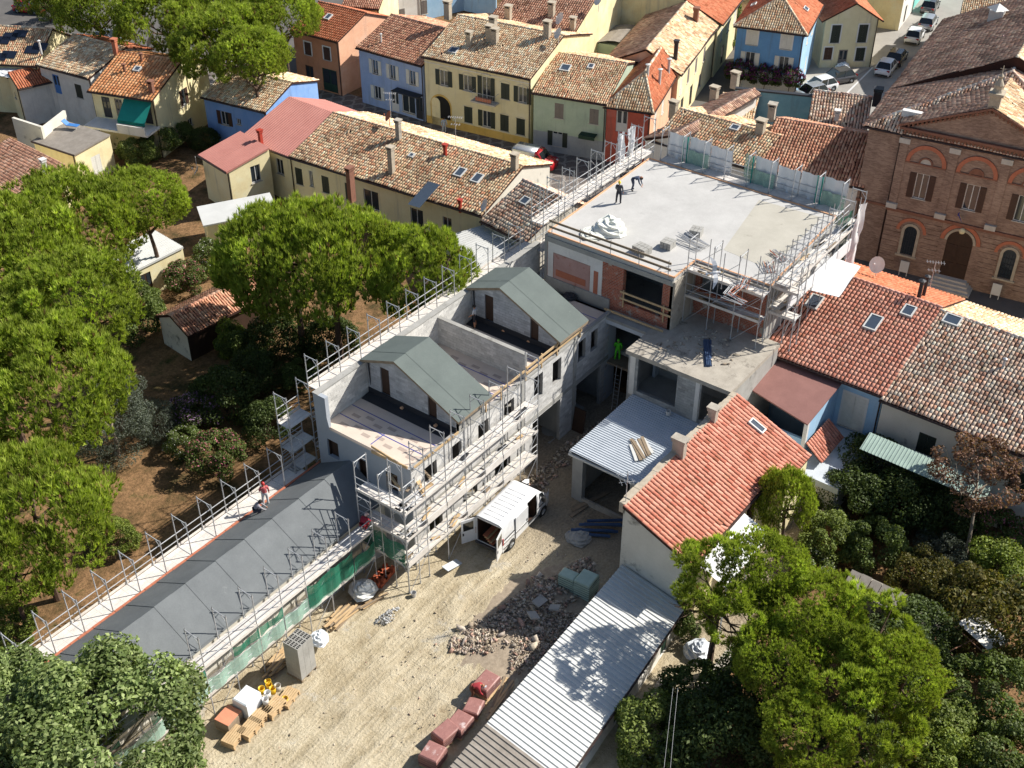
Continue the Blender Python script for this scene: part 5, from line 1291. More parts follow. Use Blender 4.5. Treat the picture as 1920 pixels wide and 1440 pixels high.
# row of coloured houses across the paved street
oh = house('salmon_house', 'salmon-coloured house with an orange roof at the left end of the street row', (86.74,94.1), (87.17,87.9), 8.4, 6.1, 'gx', (4.6,7.6), walls=('orange','peach','peach','peach'), pal_=PAL_ORANGE, tile=(.26,.36,.08,.4),  # peach right gable: salmon wall with the sunlight put into its colour
           ops={'front': [(1.9,3.6,.9,1.4,op('closed','shutbrown',surround='white')),(4.5,3.6,.9,1.4,op('closed','shutbrown',surround='white')),(1.8,.1,1.1,2.3,op('door','darkwood')),(4.6,.1,2.0,2.5,op('door','greenbox'))]})
skylight(oh, 616, 33, .7, .9)
mb = MB(); tb(mb, oh.T['right'], 0, 7.2, 3.0, 3.12, 0, .05); mb.build('string_course', M['peach'], oh.root)
b1 = house('powder_blue_house', 'powder-blue house with cream shutters and a brown striped roof', (87.2,85.1), (87.44,76.7), 10.5, 6.1, 'gx', (5.5,7.75), walls=('blue1',)*4, pal_=PAL_BROWN, tile=(.26,.36,.09,.6),
           ops={'front': [(2.1,3.6,.8,1.5,op('open','shutwhite')),(4.4,3.6,.8,1.5,op('open','shutwhite')),(7.0,3.6,.8,1.5,op('open','shutwhite')),(2.2,.9,.9,1.4,op('open','shutwhite')),(4.5,.1,1.0,2.3,op('door','white')),(6.3,.4,1.7,2.0,op('w')),(7.7,.1,.9,2.4,op('door','bitumen'))]})
mb = MB(); tb(mb, b1.T['front'], 4.9, 8.3, 2.75, 2.85, 0, 1.0); mb.build('shop_awning', M['bitumen'], b1.root); fluepipe(b1, 715, 80, .08, .8, 'white')
yh = house('yellow_house', 'long yellow house with an arched gateway, small balcony and dark green shutters', (87.42,76.45), (89.15,64.7), 13, 7.15, 'gx', (6.7,9.0), walls=('yellow','cream','cream','yellow'), pal_=PAL_PALE, pal2=PAL_OLD, over=.35, plinth=('ochre',.8),  # cream right gable is the yellow wall lightened for painted sunlight
           ops={'front': [(2.2,4.35,.95,1.6,op('open')),(4.9,4.35,.95,1.6,op('open')),(7.0,3.9,.95,2.3,op('open')),(9.1,4.35,.95,1.6,op('closed')),(11.0,4.35,.95,1.6,op('open')),(4.9,1.0,.95,1.7,op('closed')),(7.0,1.0,.95,1.7,op('open')),(9.0,1.0,.95,1.7,op('closed')),(10.8,1.0,.95,1.7,op('closed'))],
                'right': [(4.2,6.0,.5,.8,op('w'))]})
Ty = yh.T['front']
def arch_on(T, root, uc, z0, w, h, d, m, nm, n=12):
    r = w/2; mb = MB(); mb.face([T(uc-r,z0,d),T(uc+r,z0,d)]+[T(uc+r*math.cos(math.pi*i/n), z0+h-r+r*math.sin(math.pi*i/n), d) for i in range(n+1)]); return mb.build(nm, M[m], root)
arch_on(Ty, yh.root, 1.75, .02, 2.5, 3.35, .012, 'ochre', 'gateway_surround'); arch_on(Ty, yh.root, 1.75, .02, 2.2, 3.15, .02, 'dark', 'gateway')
arch_on(Ty, yh.root, 1.15, .02, 1.0, 2.9, .03, 'cream', 'gateway_reveal')
for uc, zb in ((2.2,4.35),(4.9,4.35),(7.0,4.7),(9.1,4.35),(11.0,4.35),(9.0,1.0),(10.8,1.0),(4.9,1.0)):
    mb = MB(); n = 8
    for i in range(n):
        t0, t1 = math.pi*(.15+.7*i/n), math.pi*(.15+.7*(i+1)/n); f = lambda r, t, d: Ty(uc+r*math.cos(t)*.62, zb+1.5+r*math.sin(t)*.32, d)
        mb.face((f(1,t1,.03),f(1,t0,.03),f(1.14,t0,.03),f(1.14,t1,.03)))
    mb.build('window_hood', M['stone'], yh.root)
mb = MB(); tb(mb, Ty, 5.7, 8.4, 3.7, 3.85, 0, .9)
bo = mb.build('balcony', M['stone'], yh.root); mb = MB()
for i in range(15): u = 5.75+i*2.6/14; mb.bar(Ty(u,3.85,.85), Ty(u,4.75,.85), .012, 4)
mb.bar(Ty(5.72,4.75,.85), Ty(8.38,4.75,.85), .025, 5); mb.bar(Ty(5.72,4.75,.85), Ty(5.72,4.75,.02), .025, 5); mb.bar(Ty(8.38,4.75,.85), Ty(8.38,4.75,.02), .025, 5); mb.build('railing', M['steel'], bo)
mb = MB(); tb(mb, Ty, 6.2, 7.9, 3.95, 4.3, .6, .8); mb.build('flower_box', M['terracotta'], bo)
mb = MB(); tb(mb, Ty, 0, yh.L, 6.4, 6.48, 0, .03); tb(mb, Ty, 0, yh.L, 6.98, 7.15, 0, .15); mb.build('string_course', M['whitewash'], yh.root)
for px, py, w, hh in ((880,86,.5,1.2),(918,76,.6,1.3),(925,62,.6,1.4),(928,80,.6,1.2),(1026,70,.6,1.4),(840,30,.6,1.3)): chimney(yh, px, py, w, w, hh)
skylight(yh, 851, 96, .9, .9); dish(yh, 1047, 82, .55, .9); dish(yh, 1050, 55, .65, 1.0)
gh = house('pale_green_house', 'pale green house with grey lower wall and a mottled tile roof', (88.95,64.2), (90.82,57.2), 11, 5.95, 'gx', (6.0,7.55), walls=('green1','green1','cream','green1'), pal_=PAL_OLD, ops={'front': [(2.6,3.6,.9,1.5,op('closed','shutgrey')),(6.1,3.6,.9,1.5,op('closed','shutgrey')),(2.5,.7,1.0,1.5,op('open','shut')),(5.6,.1,1.1,2.3,op('door','darkwood'))]})
mb = MB(); tb(mb, gh.T['front'], 0, gh.L, 0, 2.0, 0, .02); mb.build('grey_dado', M['grey'], gh.root)
mb = MB(); tb(mb, gh.T['front'], 4.9, 6.5, 2.55, 2.65, 0, .9); tb(mb, gh.T['front'], 4.9, 6.5, 2.3, 2.55, .8, .9); mb.build('door_awning', M['greenbox'], gh.root); skylight(gh, 1060, 129, 1.0, 1.0); skylight(gh, 1108, 126, .6, .7); chimney(gh, 1062, 92, .5, .5, 1.0, 'bitumen')
co = house('coral_house', 'coral-red corner house with white balcony door and orange hipped roof', (90.86,57.15), (92.15,53.15), 10, 5.8, 'hip', (2.6,3.6,7.9), walls=('coral','peach','peach','coral'), pal_=PAL_PALE, pal2=PAL_ORANGE, tile=(.24,.35,.08,.6), ops={'front': [(1.5,3.2,1.1,2.2,op('door','white')),(3.0,.1,1.0,2.2,op('door','darkwood'))], 'right': [(2.2,2.9,.8,2.0,op('closed','shutwhite')),(5.2,3.3,.8,1.5,op('closed','shutwhite'))]})
for px, py, hh in ((1214,142,1.0),(1236,160,1.5),(1253,140,1.5)): fluepipe(co, px, py, .14, hh, 'zinc')
e_ = lambda x, y: (1040+x*.2083, y*.2083)
al = house('alley_house', 'cream terraced house with a lichen-covered roof along the shaded alley', P2(*e_(1115,655),6), P2(*e_(1450,215),6), 7.5, 6, 'gx', (3.4,7.9), walls=('cream','cream','cream','peach'), pal_=PAL_PALE, pal2=PAL_DARK,
           ops={'front': [(1.5,3.2,.8,1.6,op('closed','shutwhite')),(4.2,3.4,.8,1.5,op('closed','shutgrey')),(7.2,3.4,.8,1.5,op('closed','shutgrey')),(10.5,3.4,.8,1.5,op('closed','shutgrey')),(2.5,.2,1,2.2,op('door','darkwood')),(6,.2,1,2.2,op('door','darkwood')),(9.5,.9,.9,1.4,op('closed','shutgrey'))]})
chimney(al, 1266, 112, .35, .35, 1.7, 'bitumen'); chimney(al, 1304, 40, .5, .5, 1.2, 'brickdark')
ab = house('large_alley_house', 'tall pale house with a smooth orange roof behind the alley house', P2(*e_(1475,195),6.2), P2(*e_(1660,-40),6.2), 17, 6.2, 'gx', (8,10.2), walls=('cream','cream','cream','cream'), pal_=PAL_ORANGE, over=.5, tile=(.26,.36,.07,.3), ops={'front': [(2,3.4,.9,1.5,op('closed','shutwhite')),(5,3.4,.9,1.5,op('closed','shutwhite')),(8,3.4,.9,1.5,op('closed','shutwhite')),(3.5,.2,1,2.2,op('door','darkwood'))]})
a_ = lambda x, y: (560+x/3, y/3)
rb = house('pink_roofed_house', 'broad house with a pinkish tile roof and long blank cream wall behind the yellow house', P2(*a_(1060,135),7.6), P2(*a_(1530,215),7.6), 17, 7.6, 'gx', (7.5,10.2), walls=('cream','cream','cream','cream'), pal_=PAL_PINK, pal2=PAL_PINK, tile=(.24,.36,.08,.9))
chimney(rb, 953, 38, .6, .6, 1.3); chimney(rb, 1034, 30, .6, .6, 1.2); chimney(rb, 1074, 55, .5, .5, 1.0); dish(rb, 1122, 20, .6, 1.0)
wh = house('white_backyard_house', 'white house with grey shutters seen behind the powder-blue house', P2(*a_(510,95),3.2), P2(*a_(690,55),3.2), 8, 6.5, 'gx', (4,8), walls=('whitewash',)*4, pal_=PAL_PINK, ops={'front': [(1.6,2.2,.9,1.6,op('closed','shutgrey')),(4.6,2.6,.9,1.6,op('closed','shutgrey'))]})
bk = house('brown_roofed_house', 'brown-roofed house peeping out behind the salmon house', P2(*a_(250,25),6.5), P2(*a_(450,40),6.5), 9, 6.5, 'gx', (4.5,8.4), walls=('cream',)*4, pal_=PAL_PINK)
yd = thing('backyard_wall', 'white backyard wall between the powder-blue house and the pink-roofed house', 'wall', (*P2(*a_(790,110),0), 0), 0)
mb = MB(); q0 = P(*a_(790,110),0); 
for a, b, z in ((a_(720,110),a_(930,60),2.4),(a_(930,60),a_(1110,100),2.6)):
    A_, B_ = P(*a,0)-q0, P(*b,0)-q0; d = (B_-A_); n = Vector((-d.y,d.x,0)).normalized()*.2; mb.prism([(A_.x,A_.y),(B_.x,B_.y),(B_.x+n.x,B_.y+n.y),(A_.x+n.x,A_.y+n.y)], 0, z)
mb.build('wall', M['blue3'], yd)
gb = thing('roof_shed', 'small pale green backyard shed with a curved grey roof', 'shed', (*P2(*e_(640,540),3),0), R(14))
mb = MB(); mb.box(-.5,4.5,-1,3.2,0,4.6); mb.build('wall', M['green1'], gb); mb = MB()
for i in range(6): t0, t1 = i/6, (i+1)/6; z = lambda t: 4.6+.55*math.sin(math.pi*t); mb.face(((-.7,-1.2+4.6*t0,z(t0)),(4.7,-1.2+4.6*t0,z(t0)),(4.7,-1.2+4.6*t1,z(t1)),(-.7,-1.2+4.6*t1,z(t1))))
mb.build('roof', M['greysheet'], gb)

# houses behind the white slab
c_ = lambda x, y: (1100+x*.427, y*.427)
t1 = house('old_tile_house', 'low house with a mottled old tile roof directly behind the sheeted scaffold', P2(*c_(300,610),6.6), P2(*c_(735,735),6.6), 8.2, 6.6, 'gx', (4.4,7.8), walls=('whitewash',)*4, pal_=PAL_OLD, tile=(.25,.36,.1,1.1))
chimney(t1, 1425, 250, .7, .6, 1.0, 'chim'); skylight(t1, 1378, 241, .8, .7)
t2 = house('red_tile_house', 'low house with a reddish tile roof half shaded by the palazzo', P2(*c_(745,730),6.6), P2(*c_(1215,815),6.6), 10.5, 6.6, 'gx', (6.4,8.25), walls=('whitewash',)*4, pal_=PAL_BROWN, tile=(.26,.38,.11,.9))
chimney(t2, 1446, 220, .6, .6, 1.0, 'oldconcrete')
v_ = lambda x, y: (1320+x*.1806, y*.1806)
tw = thing('courtyard_wall', 'grey-teal courtyard wall with black coping behind the tiled roofs', 'wall', (0,0,0))
A_, B_ = P(*v_(320,960),6.3), P(*v_(1120,1040),6.3); d = (B_-A_).normalized(); n = Vector((-d.y,d.x,0))*.3
mb = MB(); mb.prism([(A_.x,A_.y),(B_.x,B_.y),(B_.x+n.x,B_.y+n.y),(A_.x+n.x,A_.y+n.y)], 0, 6.6); mb.build('wall', M['teal'], tw)
mb = MB(); mb.prism([(A_.x-n.x*.3,A_.y-n.y*.3),(B_.x-n.x*.3,B_.y-n.y*.3),(B_.x+n.x*1.3,B_.y+n.y*1.3),(A_.x+n.x*1.3,A_.y+n.y*1.3)], 6.6, 6.75); mb.build('coping', M['bitumen'], tw)
t4 = house('small_dark_tile_house', 'small house with weathered tiles and a black chimney beside the palazzo corner', P2(*v_(1085,1270),5.6), P2(*v_(1680,1340),5.6), 6.0, 5.6, 'gx', (3.6,7.2), walls=('whitewash',)*4, pal_=PAL_MIX, tile=(.26,.36,.09,1))
chimney(t4, 1643, 192, .7, .7, 1.1, 'bitumen'); chimney(t4, 1568, 225, .4, .4, .7, 'white')
t5 = house('lichen_roof_house', 'house with a dark lichen-covered roof at the mouth of the alley', (85.4,49.6), (85.2,46.4), 13.0, 6.4, 'gy', (2.8,7.6), beave=7.4, walls=('whitewash',)*4, pal_=PAL_DARK, tile=(.24,.36,.09,1.2))
for px, py in ((1262,215),(1338,188),(1377,160)): chimney(t5, px, py, .7, .5, 1.1, 'chim')
t6 = house('pale_tile_strip', 'narrow pale tile roof in front of the grey-teal wall', P2(*v_(130,1200),6.0), P2(*v_(500,1240),6.0), 5.0, 5.6, 'mono', beave=6.2, walls=('whitewash',)*4, pal_=PAL_PALE)
# top right street
b2 = house('bright_blue_house', 'bright blue house with white shutters and bougainvillea over its ground floor', P2(*v_(350,245),6.85), P2(*v_(1045,335),6.85), 9, 6.85, 'hip', (3.6,4.2,8.9), walls=('blue2','blue3','blue2','blue2'), pal_=PAL_PALE, pal2=PAL_ORANGE, over=.35, tile=(.25,.36,.08,.5),  # paler right wall has the sunlight painted into its plaster
           ops={'front': [(1.7,4.8,1.1,1.6,op('closed','shutwhite',surround='white')),(5.3,4.8,1.1,1.6,op('closed','shutwhite',surround='white')),(1.7,2.5,1.0,1.5,op('open','shutwhite')),(5.3,2.5,1.0,1.5,op('open','shutwhite')),(4.3,.1,.9,2.0,op('door','shutgrey'))], 'right': [(3,4.6,.8,1.6,op('closed','shutwhite')),(6,4.6,.8,1.6,op('closed','shutwhite')),(4.5,1.0,.8,1.6,op('closed','shutwhite'))]})
mb = MB(); tb(mb, b2.T['front'], 0, b2.L, 0, 2.05, 0, .03); mb.build('white_dado', M['whitewash'], b2.root); skylight(b2, 1414, 10, .8, .6); skylight(b2, 1510, 18, .9, .6)
y2 = house('yellow_corner_house', 'yellow gabled house with black shuttered windows beside the side street', P2(*v_(1190,640+70),0), P2(*v_(1725,700),0), 13, 5.6, 'gy', (3.1,7.3), walls=('yellow','cream','yellow','yellow'), pal_=PAL_ORANGE, over=.45, tile=(.25,.36,.07,.4),
           ops={'front': [(1.3,2.9,1.0,2.0,op('closed','shut',surround='white')),(4.3,2.9,1.0,2.0,op('closed','shut',surround='white')),(4.4,.8,1.0,1.5,op('closed','shut',surround='white')),(2.5,.1,1.0,2.0,op('door','shutgrey')),(.8,1.0,.9,1.4,op('closed','shutbrown',surround='white'))], 'right': [(1.6,3.2,.9,1.5,op('closed','shutbrown')),(5,3.2,.9,1.5,op('closed','shutbrown')),(3.2,.1,1,2.2,op('door','darkwood')),(8,3.2,.9,1.5,op('closed','shutgrey'))]})
w_ = lambda x, y: (1560+x*.1875, y*.1875)
q = P(*w_(420,650),0); dr = Vector((.985,.17,0))
pk = house('white_street_house', 'whitish house with pale shutters further up the side street', (141,48.4), (148,49.6), 9, 6.2, 'gx', (4.5,8.3), walls=('whitewash','whitewash','cream','cream'), pal_=PAL_ORANGE, ops={'front': [(1.4,3.4,.8,1.5,op('closed','shutgrey')),(4.5,3.4,.8,1.5,op('closed','shutgrey')),(2.8,.1,1,2.1,op('door','darkwood'))]})
aq = house('aqua_house', 'aqua-coloured house at the far end of the side street', (148.2,49.7), (162,52), 9, 6.8, 'gx', (4.5,8.8), walls=('aqua',)*4, pal_=PAL_ORANGE, ops={'front': [(1.8,3.8,.9,1.6,op('closed','shutwhite')),(5,3.8,.9,1.6,op('closed','shutwhite')),(3.5,.8,.9,1.6,op('closed','shutwhite')),(8,3.8,.9,1.6,op('closed','shutbrown'))]})
pb = house('tan_roof_house', 'house with a pale tan roof behind the palazzo at the top right', P2(*w_(1290,150),8), P2(*w_(1900,220),8), 16, 8, 'gx', (8,10.5), walls=('cream',)*4, pal_=PAL_PALE, pal2=PAL_BROWN)

# ------------------------------------------------------------------ left side houses
a3 = lambda x, y: (x/3, y/3)
ya = house('striped_roof_house', 'cream two-storey house with an orange striped roof and green awning', P2(*a3(510,495),6.1), P2(*a3(862,548),6.1), 9.6, 6.1, 'gx', (5.4,7.7), walls=('cream','cream','cream','whitewash'), pal_=PAL_STRIPE, over=.45, tile=(.33,.36,.12,.4),
           ops={'front': [(1.4,3.3,.9,2.1,op('door','bitumen')),(2.8,3.3,.8,2.1,op('door','shutgrey')),(5.9,3.3,.9,2.1,op('door','bitumen'))], 'right': [(4.6,3.4,.9,1.6,op('half','shutbrown')),(5.2,1.0,.8,.8,op('w'))]})
mb = MB(); Tq2 = ya.T['front']; p4_ = [Tq2(3.6,5.6,.05),Tq2(6.6,5.6,.05),Tq2(6.6,4.1,1.7),Tq2(3.6,4.1,1.7)]; mb.face(p4_); mb.face([(x,y,z-.02) for x, y, z in p4_][::-1]); q4 = [Tq2(3.6,4.1,1.7),Tq2(6.6,4.1,1.7),Tq2(6.6,3.8,1.72),Tq2(3.6,3.8,1.72)]; mb.face(q4); mb.face(q4[::-1]); mb.build('green_awning', M['greenawn'], ya.root)
mb = MB(); tb(mb, Tq2, 0, 7.0, 3.0, 3.2, 0, 2.2); tb(mb, Tq2, 3.8, 6.8, 3.2, 3.9, 2.1, 2.2); mb.build('balcony', M['whitewash'], ya.root)
for px, py in ((266,115),(234,135)): fluepipe(ya, px, py, .13, .7, 'brickdark')
chimney(ya, 0, 0, .4, .4, .9, 'brickdark', xy=(6.4,.6)); skylight(ya, 258, 131, .7, .7); dish(ya, 285, 95, .6, .9); antenna(ya, 280, 72, 4.0); chimney(ya, 218, 100, .4, .4, 1.2, 'terracotta')
ta = house('ragged_tile_house', 'white house with a ragged orange and tan tile roof left of the striped roof', P2(*a3(218,355),5.8), P2(*a3(505,432),5.8), 8.5, 5.8, 'gx', (5.0,7.1), walls=('whitewash',)*4, pal_=PAL_PALE, pal2=PAL_ORANGE, ops={'front': [(2,3.0,.9,2,op('door','bluepl')),(5,3.2,.9,1.4,op('closed','shut'))]})
antenna(ta, 200, 60, 4.2); fluepipe(ta, 78, 100, .1, 1.2, 'white')
sp = house('solar_panel_house', 'house with dark solar panels on its roof at the top left corner', P2(*a3(-160,340),5.4), P2(*a3(205,360),5.4), 8, 5.4, 'gx', (4.5,7.4), walls=('cream',)*4, pal_=PAL_OLD)
for i in range(2):
    for px, py in ((20+i*18,70-i*5),(-12+i*18,82-i*5),(0+i*18,108-i*4),(62+i*14,95-i*6)):
        x, y = sp.at(px, py); o, sd, u_, n = slope_frame(sp, x, y); m = MB()
        pp = [o+sd*a+u_*b+n*.16 for a, b in ((-.75,-.5),(.75,-.5),(.75,.5),(-.75,.5))]; m.face(pp); 
        lo_ = [q-n*.05 for q in pp]; m.face(lo_[::-1])
        for k in range(4): m.face((lo_[k],lo_[(k+1)%4],pp[(k+1)%4],pp[k]))
        m.build('solar_panel', M['pv'], sp.roof)
antenna(sp, 40, 45, 3.2)
sm = house('small_red_roof_hut', 'small white house with a red tile lean-to roof in the left courtyard', P2(*a3(45,430),4.2), P2(*a3(100,490),4.2), 4.2, 4.2, 'gy', (1.0,4.9), walls=('cream','whitewash','whitewash','cream'), pal_=PAL_ORANGE, tile=(.24,.34,.07,.6), ops={'front': [(1.2,2.3,.5,.6,op('w'))]})
bs_ = house('faded_blue_house', 'faded blue house with brown shutters and a pale tile roof', P2(*a3(1143,535),4.9), P2(*a3(1495,620),4.9), 8.2, 4.9, 'gx', (4.2,6.1), walls=('blue4','blue4','blue4','cream'), pal_=PAL_PALE, ops={'front': [(2.3,2.3,.9,1.4,op('open','shutbrown')),(4.0,2.7,.5,.6,op('w'))]})
rm = house('red_metal_house', 'section with a ribbed red metal roof at the left end of the long house', P2(*a3(1365,765),4.8), P2(*a3(1640,872),4.8), 10.2, 4.8, 'gx', (6.0,6.5), walls=('paleyellow',)*4, cover='redmetal', ops={'front': [(4.6,2.4,.9,1.5,op('w','shut'))]})
for pl in rm.planes:
    ribbed(rm.roof, *[tuple(Vector(q)+Vector((0,0,.015))) for q in (pl[0],pl[1],pl[3],pl[2])], 6, 4, 'redmetal', 'roof_sheet', .05, .05)
chimney(rm, 490, 272, .3, .3, 1.2, 'redpl')
lg = house('long_house', 'long pale yellow house with a mottled tile roof, skylights and chimneys', P2(*a3(1640,872),4.9), P2(905,400,4.9), 10.6, 4.9, 'gx', (6.1,6.55), walls=('paleyellow','stained','cream','paleyellow'), pal_=PAL_OLD, pal2=PAL_PALE, tile=(.24,.36,.1,1.1),
           ops={'front': [(.6,2.2,.8,1.6,op('closed','shut')),(2.0,2.4,.4,1.5,op('w')),(3.6,2.2,.8,1.6,op('closed','shut')),(6.2,2.2,.8,1.6,op('closed','shut')),(8.6,2.0,1.6,1.8,op('w','shut')),(13.4,1.0,1.3,2.4,op('w')),(16.5,2.2,.9,1.3,op('w'))]})
for px, py, w, d_, hh, m in ((748,262,.4,.4,1.6,'oldconcrete'),(735,325,.45,.45,2.2,'chim'),(660,372,.4,.6,2.6,'brickdark'),(835,292,.25,.25,.8,'redpl'),(965,318,.5,.5,1.2,'chim'),(863,392,.2,.2,.6,'redpl')): chimney(lg, px, py, w, d_, hh, m)
for px, py in ((863,325),(895,336)): skylight(lg, px, py, .8, 1.1)
skylight(lg, 772, 293, .5, .5); dish(lg, 731, 240, .5, 1.0, m='terracotta'); dish(lg, 910, 398, .55, .5, face=(-.6,-.6)); antenna(lg, 855, 275, 2.8); antenna(lg, 733, 218, 2.4)
o, sd, u_, n = slope_frame(lg, *lg.at(800, 362)); m = MB(); pp = [o+sd*a+u_*b+n*.14 for a, b in ((-.6,-1.9),(.6,-1.9),(.6,1.2),(-.6,1.2))]; m.face(pp); m.build('glass_roof_light', M['skyglass'], lg.roof)
kt = house('mossy_tile_house', 'small house with a dark mossy tile roof beside the scaffolded slab', P2(907,408,4.7), P2(988,452,4.5), 7.6, 4.6, 'gx', (4.6,6.4), walls=('stained',)*4, pal_=PAL_MIX, tile=(.25,.36,.1,1.2))
skylight(kt, 985, 378, .8, .8)
mr = thing('metal_lean_to', 'pale ribbed metal lean-to roof behind the block building', 'lean-to', (0,0,0))
qa, qb, qc, qd = P(852,438,3.6), P(905,422,3.9), P(880,520,3.2), P(975,470,3.6)
ribbed(mr, qc, qa, qd, qb, 4, 5, 'zinc', 'roof_sheet', .05, .05); mb = MB(); mb.face((Vector((qc.x,qc.y,0)),Vector((qd.x,qd.y,0)),qd-Vector((0,0,.05)),qc-Vector((0,0,.05)))); mb.face((Vector((qa.x,qa.y,0)),Vector((qc.x,qc.y,0)),qc-Vector((0,0,.05)),qa-Vector((0,0,.05)))); mb.build('wall', M['stained'], mr)
an = house('cream_annexe', 'cream annexe with a ribbed red metal roof behind the middle pine', P2(*a3(1132,858),4.5), P2(*a3(1285,952),4.5), 4.2, 4.4, 'mono', beave=5.2, walls=('paleyellow','cream','cream','cream'), cover='redmetal', ops={'right': [(2.6,2.4,1.0,1.6,op('w'))]})
ribbed(an.roof, *[tuple(Vector(q)+Vector((0,0,.015))) for q in (an.planes[0][0],an.planes[0][1],an.planes[0][3],an.planes[0][2])], 4, 5, 'redmetal', 'roof_sheet', .05, .05)
fr = house('flat_zinc_annexe', 'low annexe with a flat zinc roof below the cream annexe', P2(*a3(1125,1150),2.9), P2(*a3(1160,1250),2.9), 6.0, 2.7, 'mono', beave=2.9, walls=('cream',)*4, cover='zinc', gutter=None)
dish(an, 0, 0, .5, -1.6, xy=(-.3,-.5))
cb_ = house('cream_outbuilding', 'cream box-shaped outbuilding with a flat grey sheet roof on the left', (56.8,98.1), (57.3,92.7), 4.3, 3.35, 'mono', beave=3.6, walls=('cream',)*4, cover='greysheet', over=.1, ops={'right': [(2.2,.6,1.1,1.7,op('closed','shutwhite'))]})
ll = house('pink_tile_outbuilding', 'low outbuilding with a pinkish tile roof at the left edge', (48.6,98.6), (48.2,90.2), 6.2, 3.2, 'mono', beave=4.3, walls=('cream',)*4, pal_=PAL_PINK, tile=(.24,.34,.06,.6))
chimney(ll, 86, 325, .35, .35, 1.1, 'white')
gw = thing('courtyard_party_wall', 'dark grey party wall with a sunlit beige side in the left courtyard', 'wall', (0,0,0))
A_, B_ = P(*a3(60,640),5.0), P(*a3(240,760),3.8); mb = MB()
d = (B_-A_); n = Vector((-d.y,d.x,0)).normalized()*.25
mb.prism([(A_.x,A_.y),(B_.x,B_.y),(B_.x+n.x,B_.y+n.y),(A_.x+n.x,A_.y+n.y)], 0, 4.6); C2 = P(*a3(365,610),4.6); d2 = (C2-B_); n2 = Vector((-d2.y,d2.x,0)).normalized()*.25
mb.prism([(B_.x,B_.y),(C2.x,C2.y),(C2.x+n2.x,C2.y+n2.y),(B_.x+n2.x,B_.y+n2.y)], 0, 4.4); mb.build('wall', M['stained'], gw)
wm = house('garden_store', 'white garden store with a pale ribbed metal roof under the lone pine', (47.1,76.8), (46.7,73.0), 5.7, 2.7, 'mono', beave=3.0, walls=('cream',)*4, cover='zinc', gutter=None, ops={'right': [(2,.1,1,2,op('door','darkwood'))]})
ribbed(wm.roof, *[tuple(Vector(q)+Vector((0,0,.015))) for q in (wm.planes[0][0],wm.planes[0][1],wm.planes[0][3],wm.planes[0][2])], 4, 5, 'zinc', 'roof_sheet', .05, .05)
fluepipe(wm, 250, 480, .08, .8, 'brickdark')
hu = house('garden_hut', 'old garden hut with a brown tile roof half in the shade of the trees', (45.0,66.6), (44.7,63.2), 7.6, 2.5, 'gy', (1.7,3.3), walls=('stained','darkwood','oldwood','oldwood'), pal_=PAL_BROWN, gutter=None)
# ------------------------------------------------------------------ scaffolds
H_ = math.pi/2
sc1 = scaffold('long scaffold with green nets along the courtyard side of the barn', (16.37,37.13), 0, 11, (1.85,3.9), guard_top=2.2)
sc4 = scaffold('long scaffold with pale decks along the garden side of the barn', (37.6,44.95), math.pi, 12, (2.0,4.0), guard_top=2.4, w=1.15)
sc2 = scaffold('tall four-lift scaffold in front of the block building above the van', (36.46,34.83), 0, 7, (2.1,4.1,6.1,8.0), guard_top=1.7, skip={(4,i) for i in range(7)})
sc3 = scaffold('short scaffold turning the corner at the end wall of the block building', (36.5,38.5), -H_, 2, (2.1,4.1,6.1), guard_top=2.0)
sc5 = scaffold('scaffold along the rear wall of the block building beside the pine', (61.0,44.75), math.pi, 12, (2.2,4.4,6.7,9.0), guard_top=2.2, braces=True)
sc6 = scaffold('narrow scaffold tower at the rear corner of the block building', (38.9,45.2), math.pi, 1, (4.0,5.6,7.4), guard_top=2.2)
sc8 = scaffold('sheeted scaffold along the far street side of the white slab', (74.7,27.0), H_, 8, (2.2,4.5,6.8,9.1,11.3), guard_top=2.4, braces=False)
sc9 = scaffold('scaffold along the left side of the white slab above the street', (74.7,43.6), math.pi, 8, (2.3,4.6,6.9,9.2,11.3), guard_top=2.6, rails_in=True)
sc10 = scaffold('scaffold along the right side of the white slab over the red roof', (62.6,25.2), 0, 6, (9.9,11.6), z0=7.4, guard_top=2.2, rails_in=True)
sc11 = scaffold('scaffold standing on the flat annexe roof before the recessed brick wall', (61.1,31.7), -H_, 3, (9.3,11.2), z0=7.36, guard_top=2.3)
sc12 = scaffold('short scaffold at the near right corner of the white slab', (62.6,26.4), -H_, 1, (9.3,11.2), z0=7.0, guard_top=2.0)
for k_, (sx_, n_b, zb_) in enumerate(((sc10,6,(9.9,11.6)),(sc11,3,(9.3,11.2)),(sc9,8,(9.2,11.3)))):
    bm_ = brace_mesh(1.8, 1.8)
    for i_ in range(n_b):
        for z_ in zb_: put('diagonal_brace', bm_, sx_, (i_*1.8, -.04 if i_ % 2 else 1.04, z_))
    pm_ = post_mesh(2.6)
    for i_ in range(n_b): put('standard', pm_, sx_, (i_*1.8+.9+random.uniform(-.2,.2), random.choice((-.02,1.02)), zb_[1]-.4))
for k_ in range(34):
    m = MB(); x_ = random.uniform(.2,10.6); y_ = random.uniform(.1,.9); z_ = random.choice((9.93,11.63)); L_z = random.uniform(.8,2.2); a_ = random.uniform(-.3,.3)
    if k_ % 3: m.bar((x_,y_,z_+.03),(x_+L_z*math.cos(a_),y_+L_z*math.sin(a_)*.4,z_+random.uniform(.03,.4)), .026, 5); m.build('loose_tube', M['steel'], sc10)
    else: m.obox((x_,y_,z_+.03),(L_z,.18,.045),rz=a_); m.build('loose_board', M[random.choice(('wood','oldwood','deck'))], sc10)
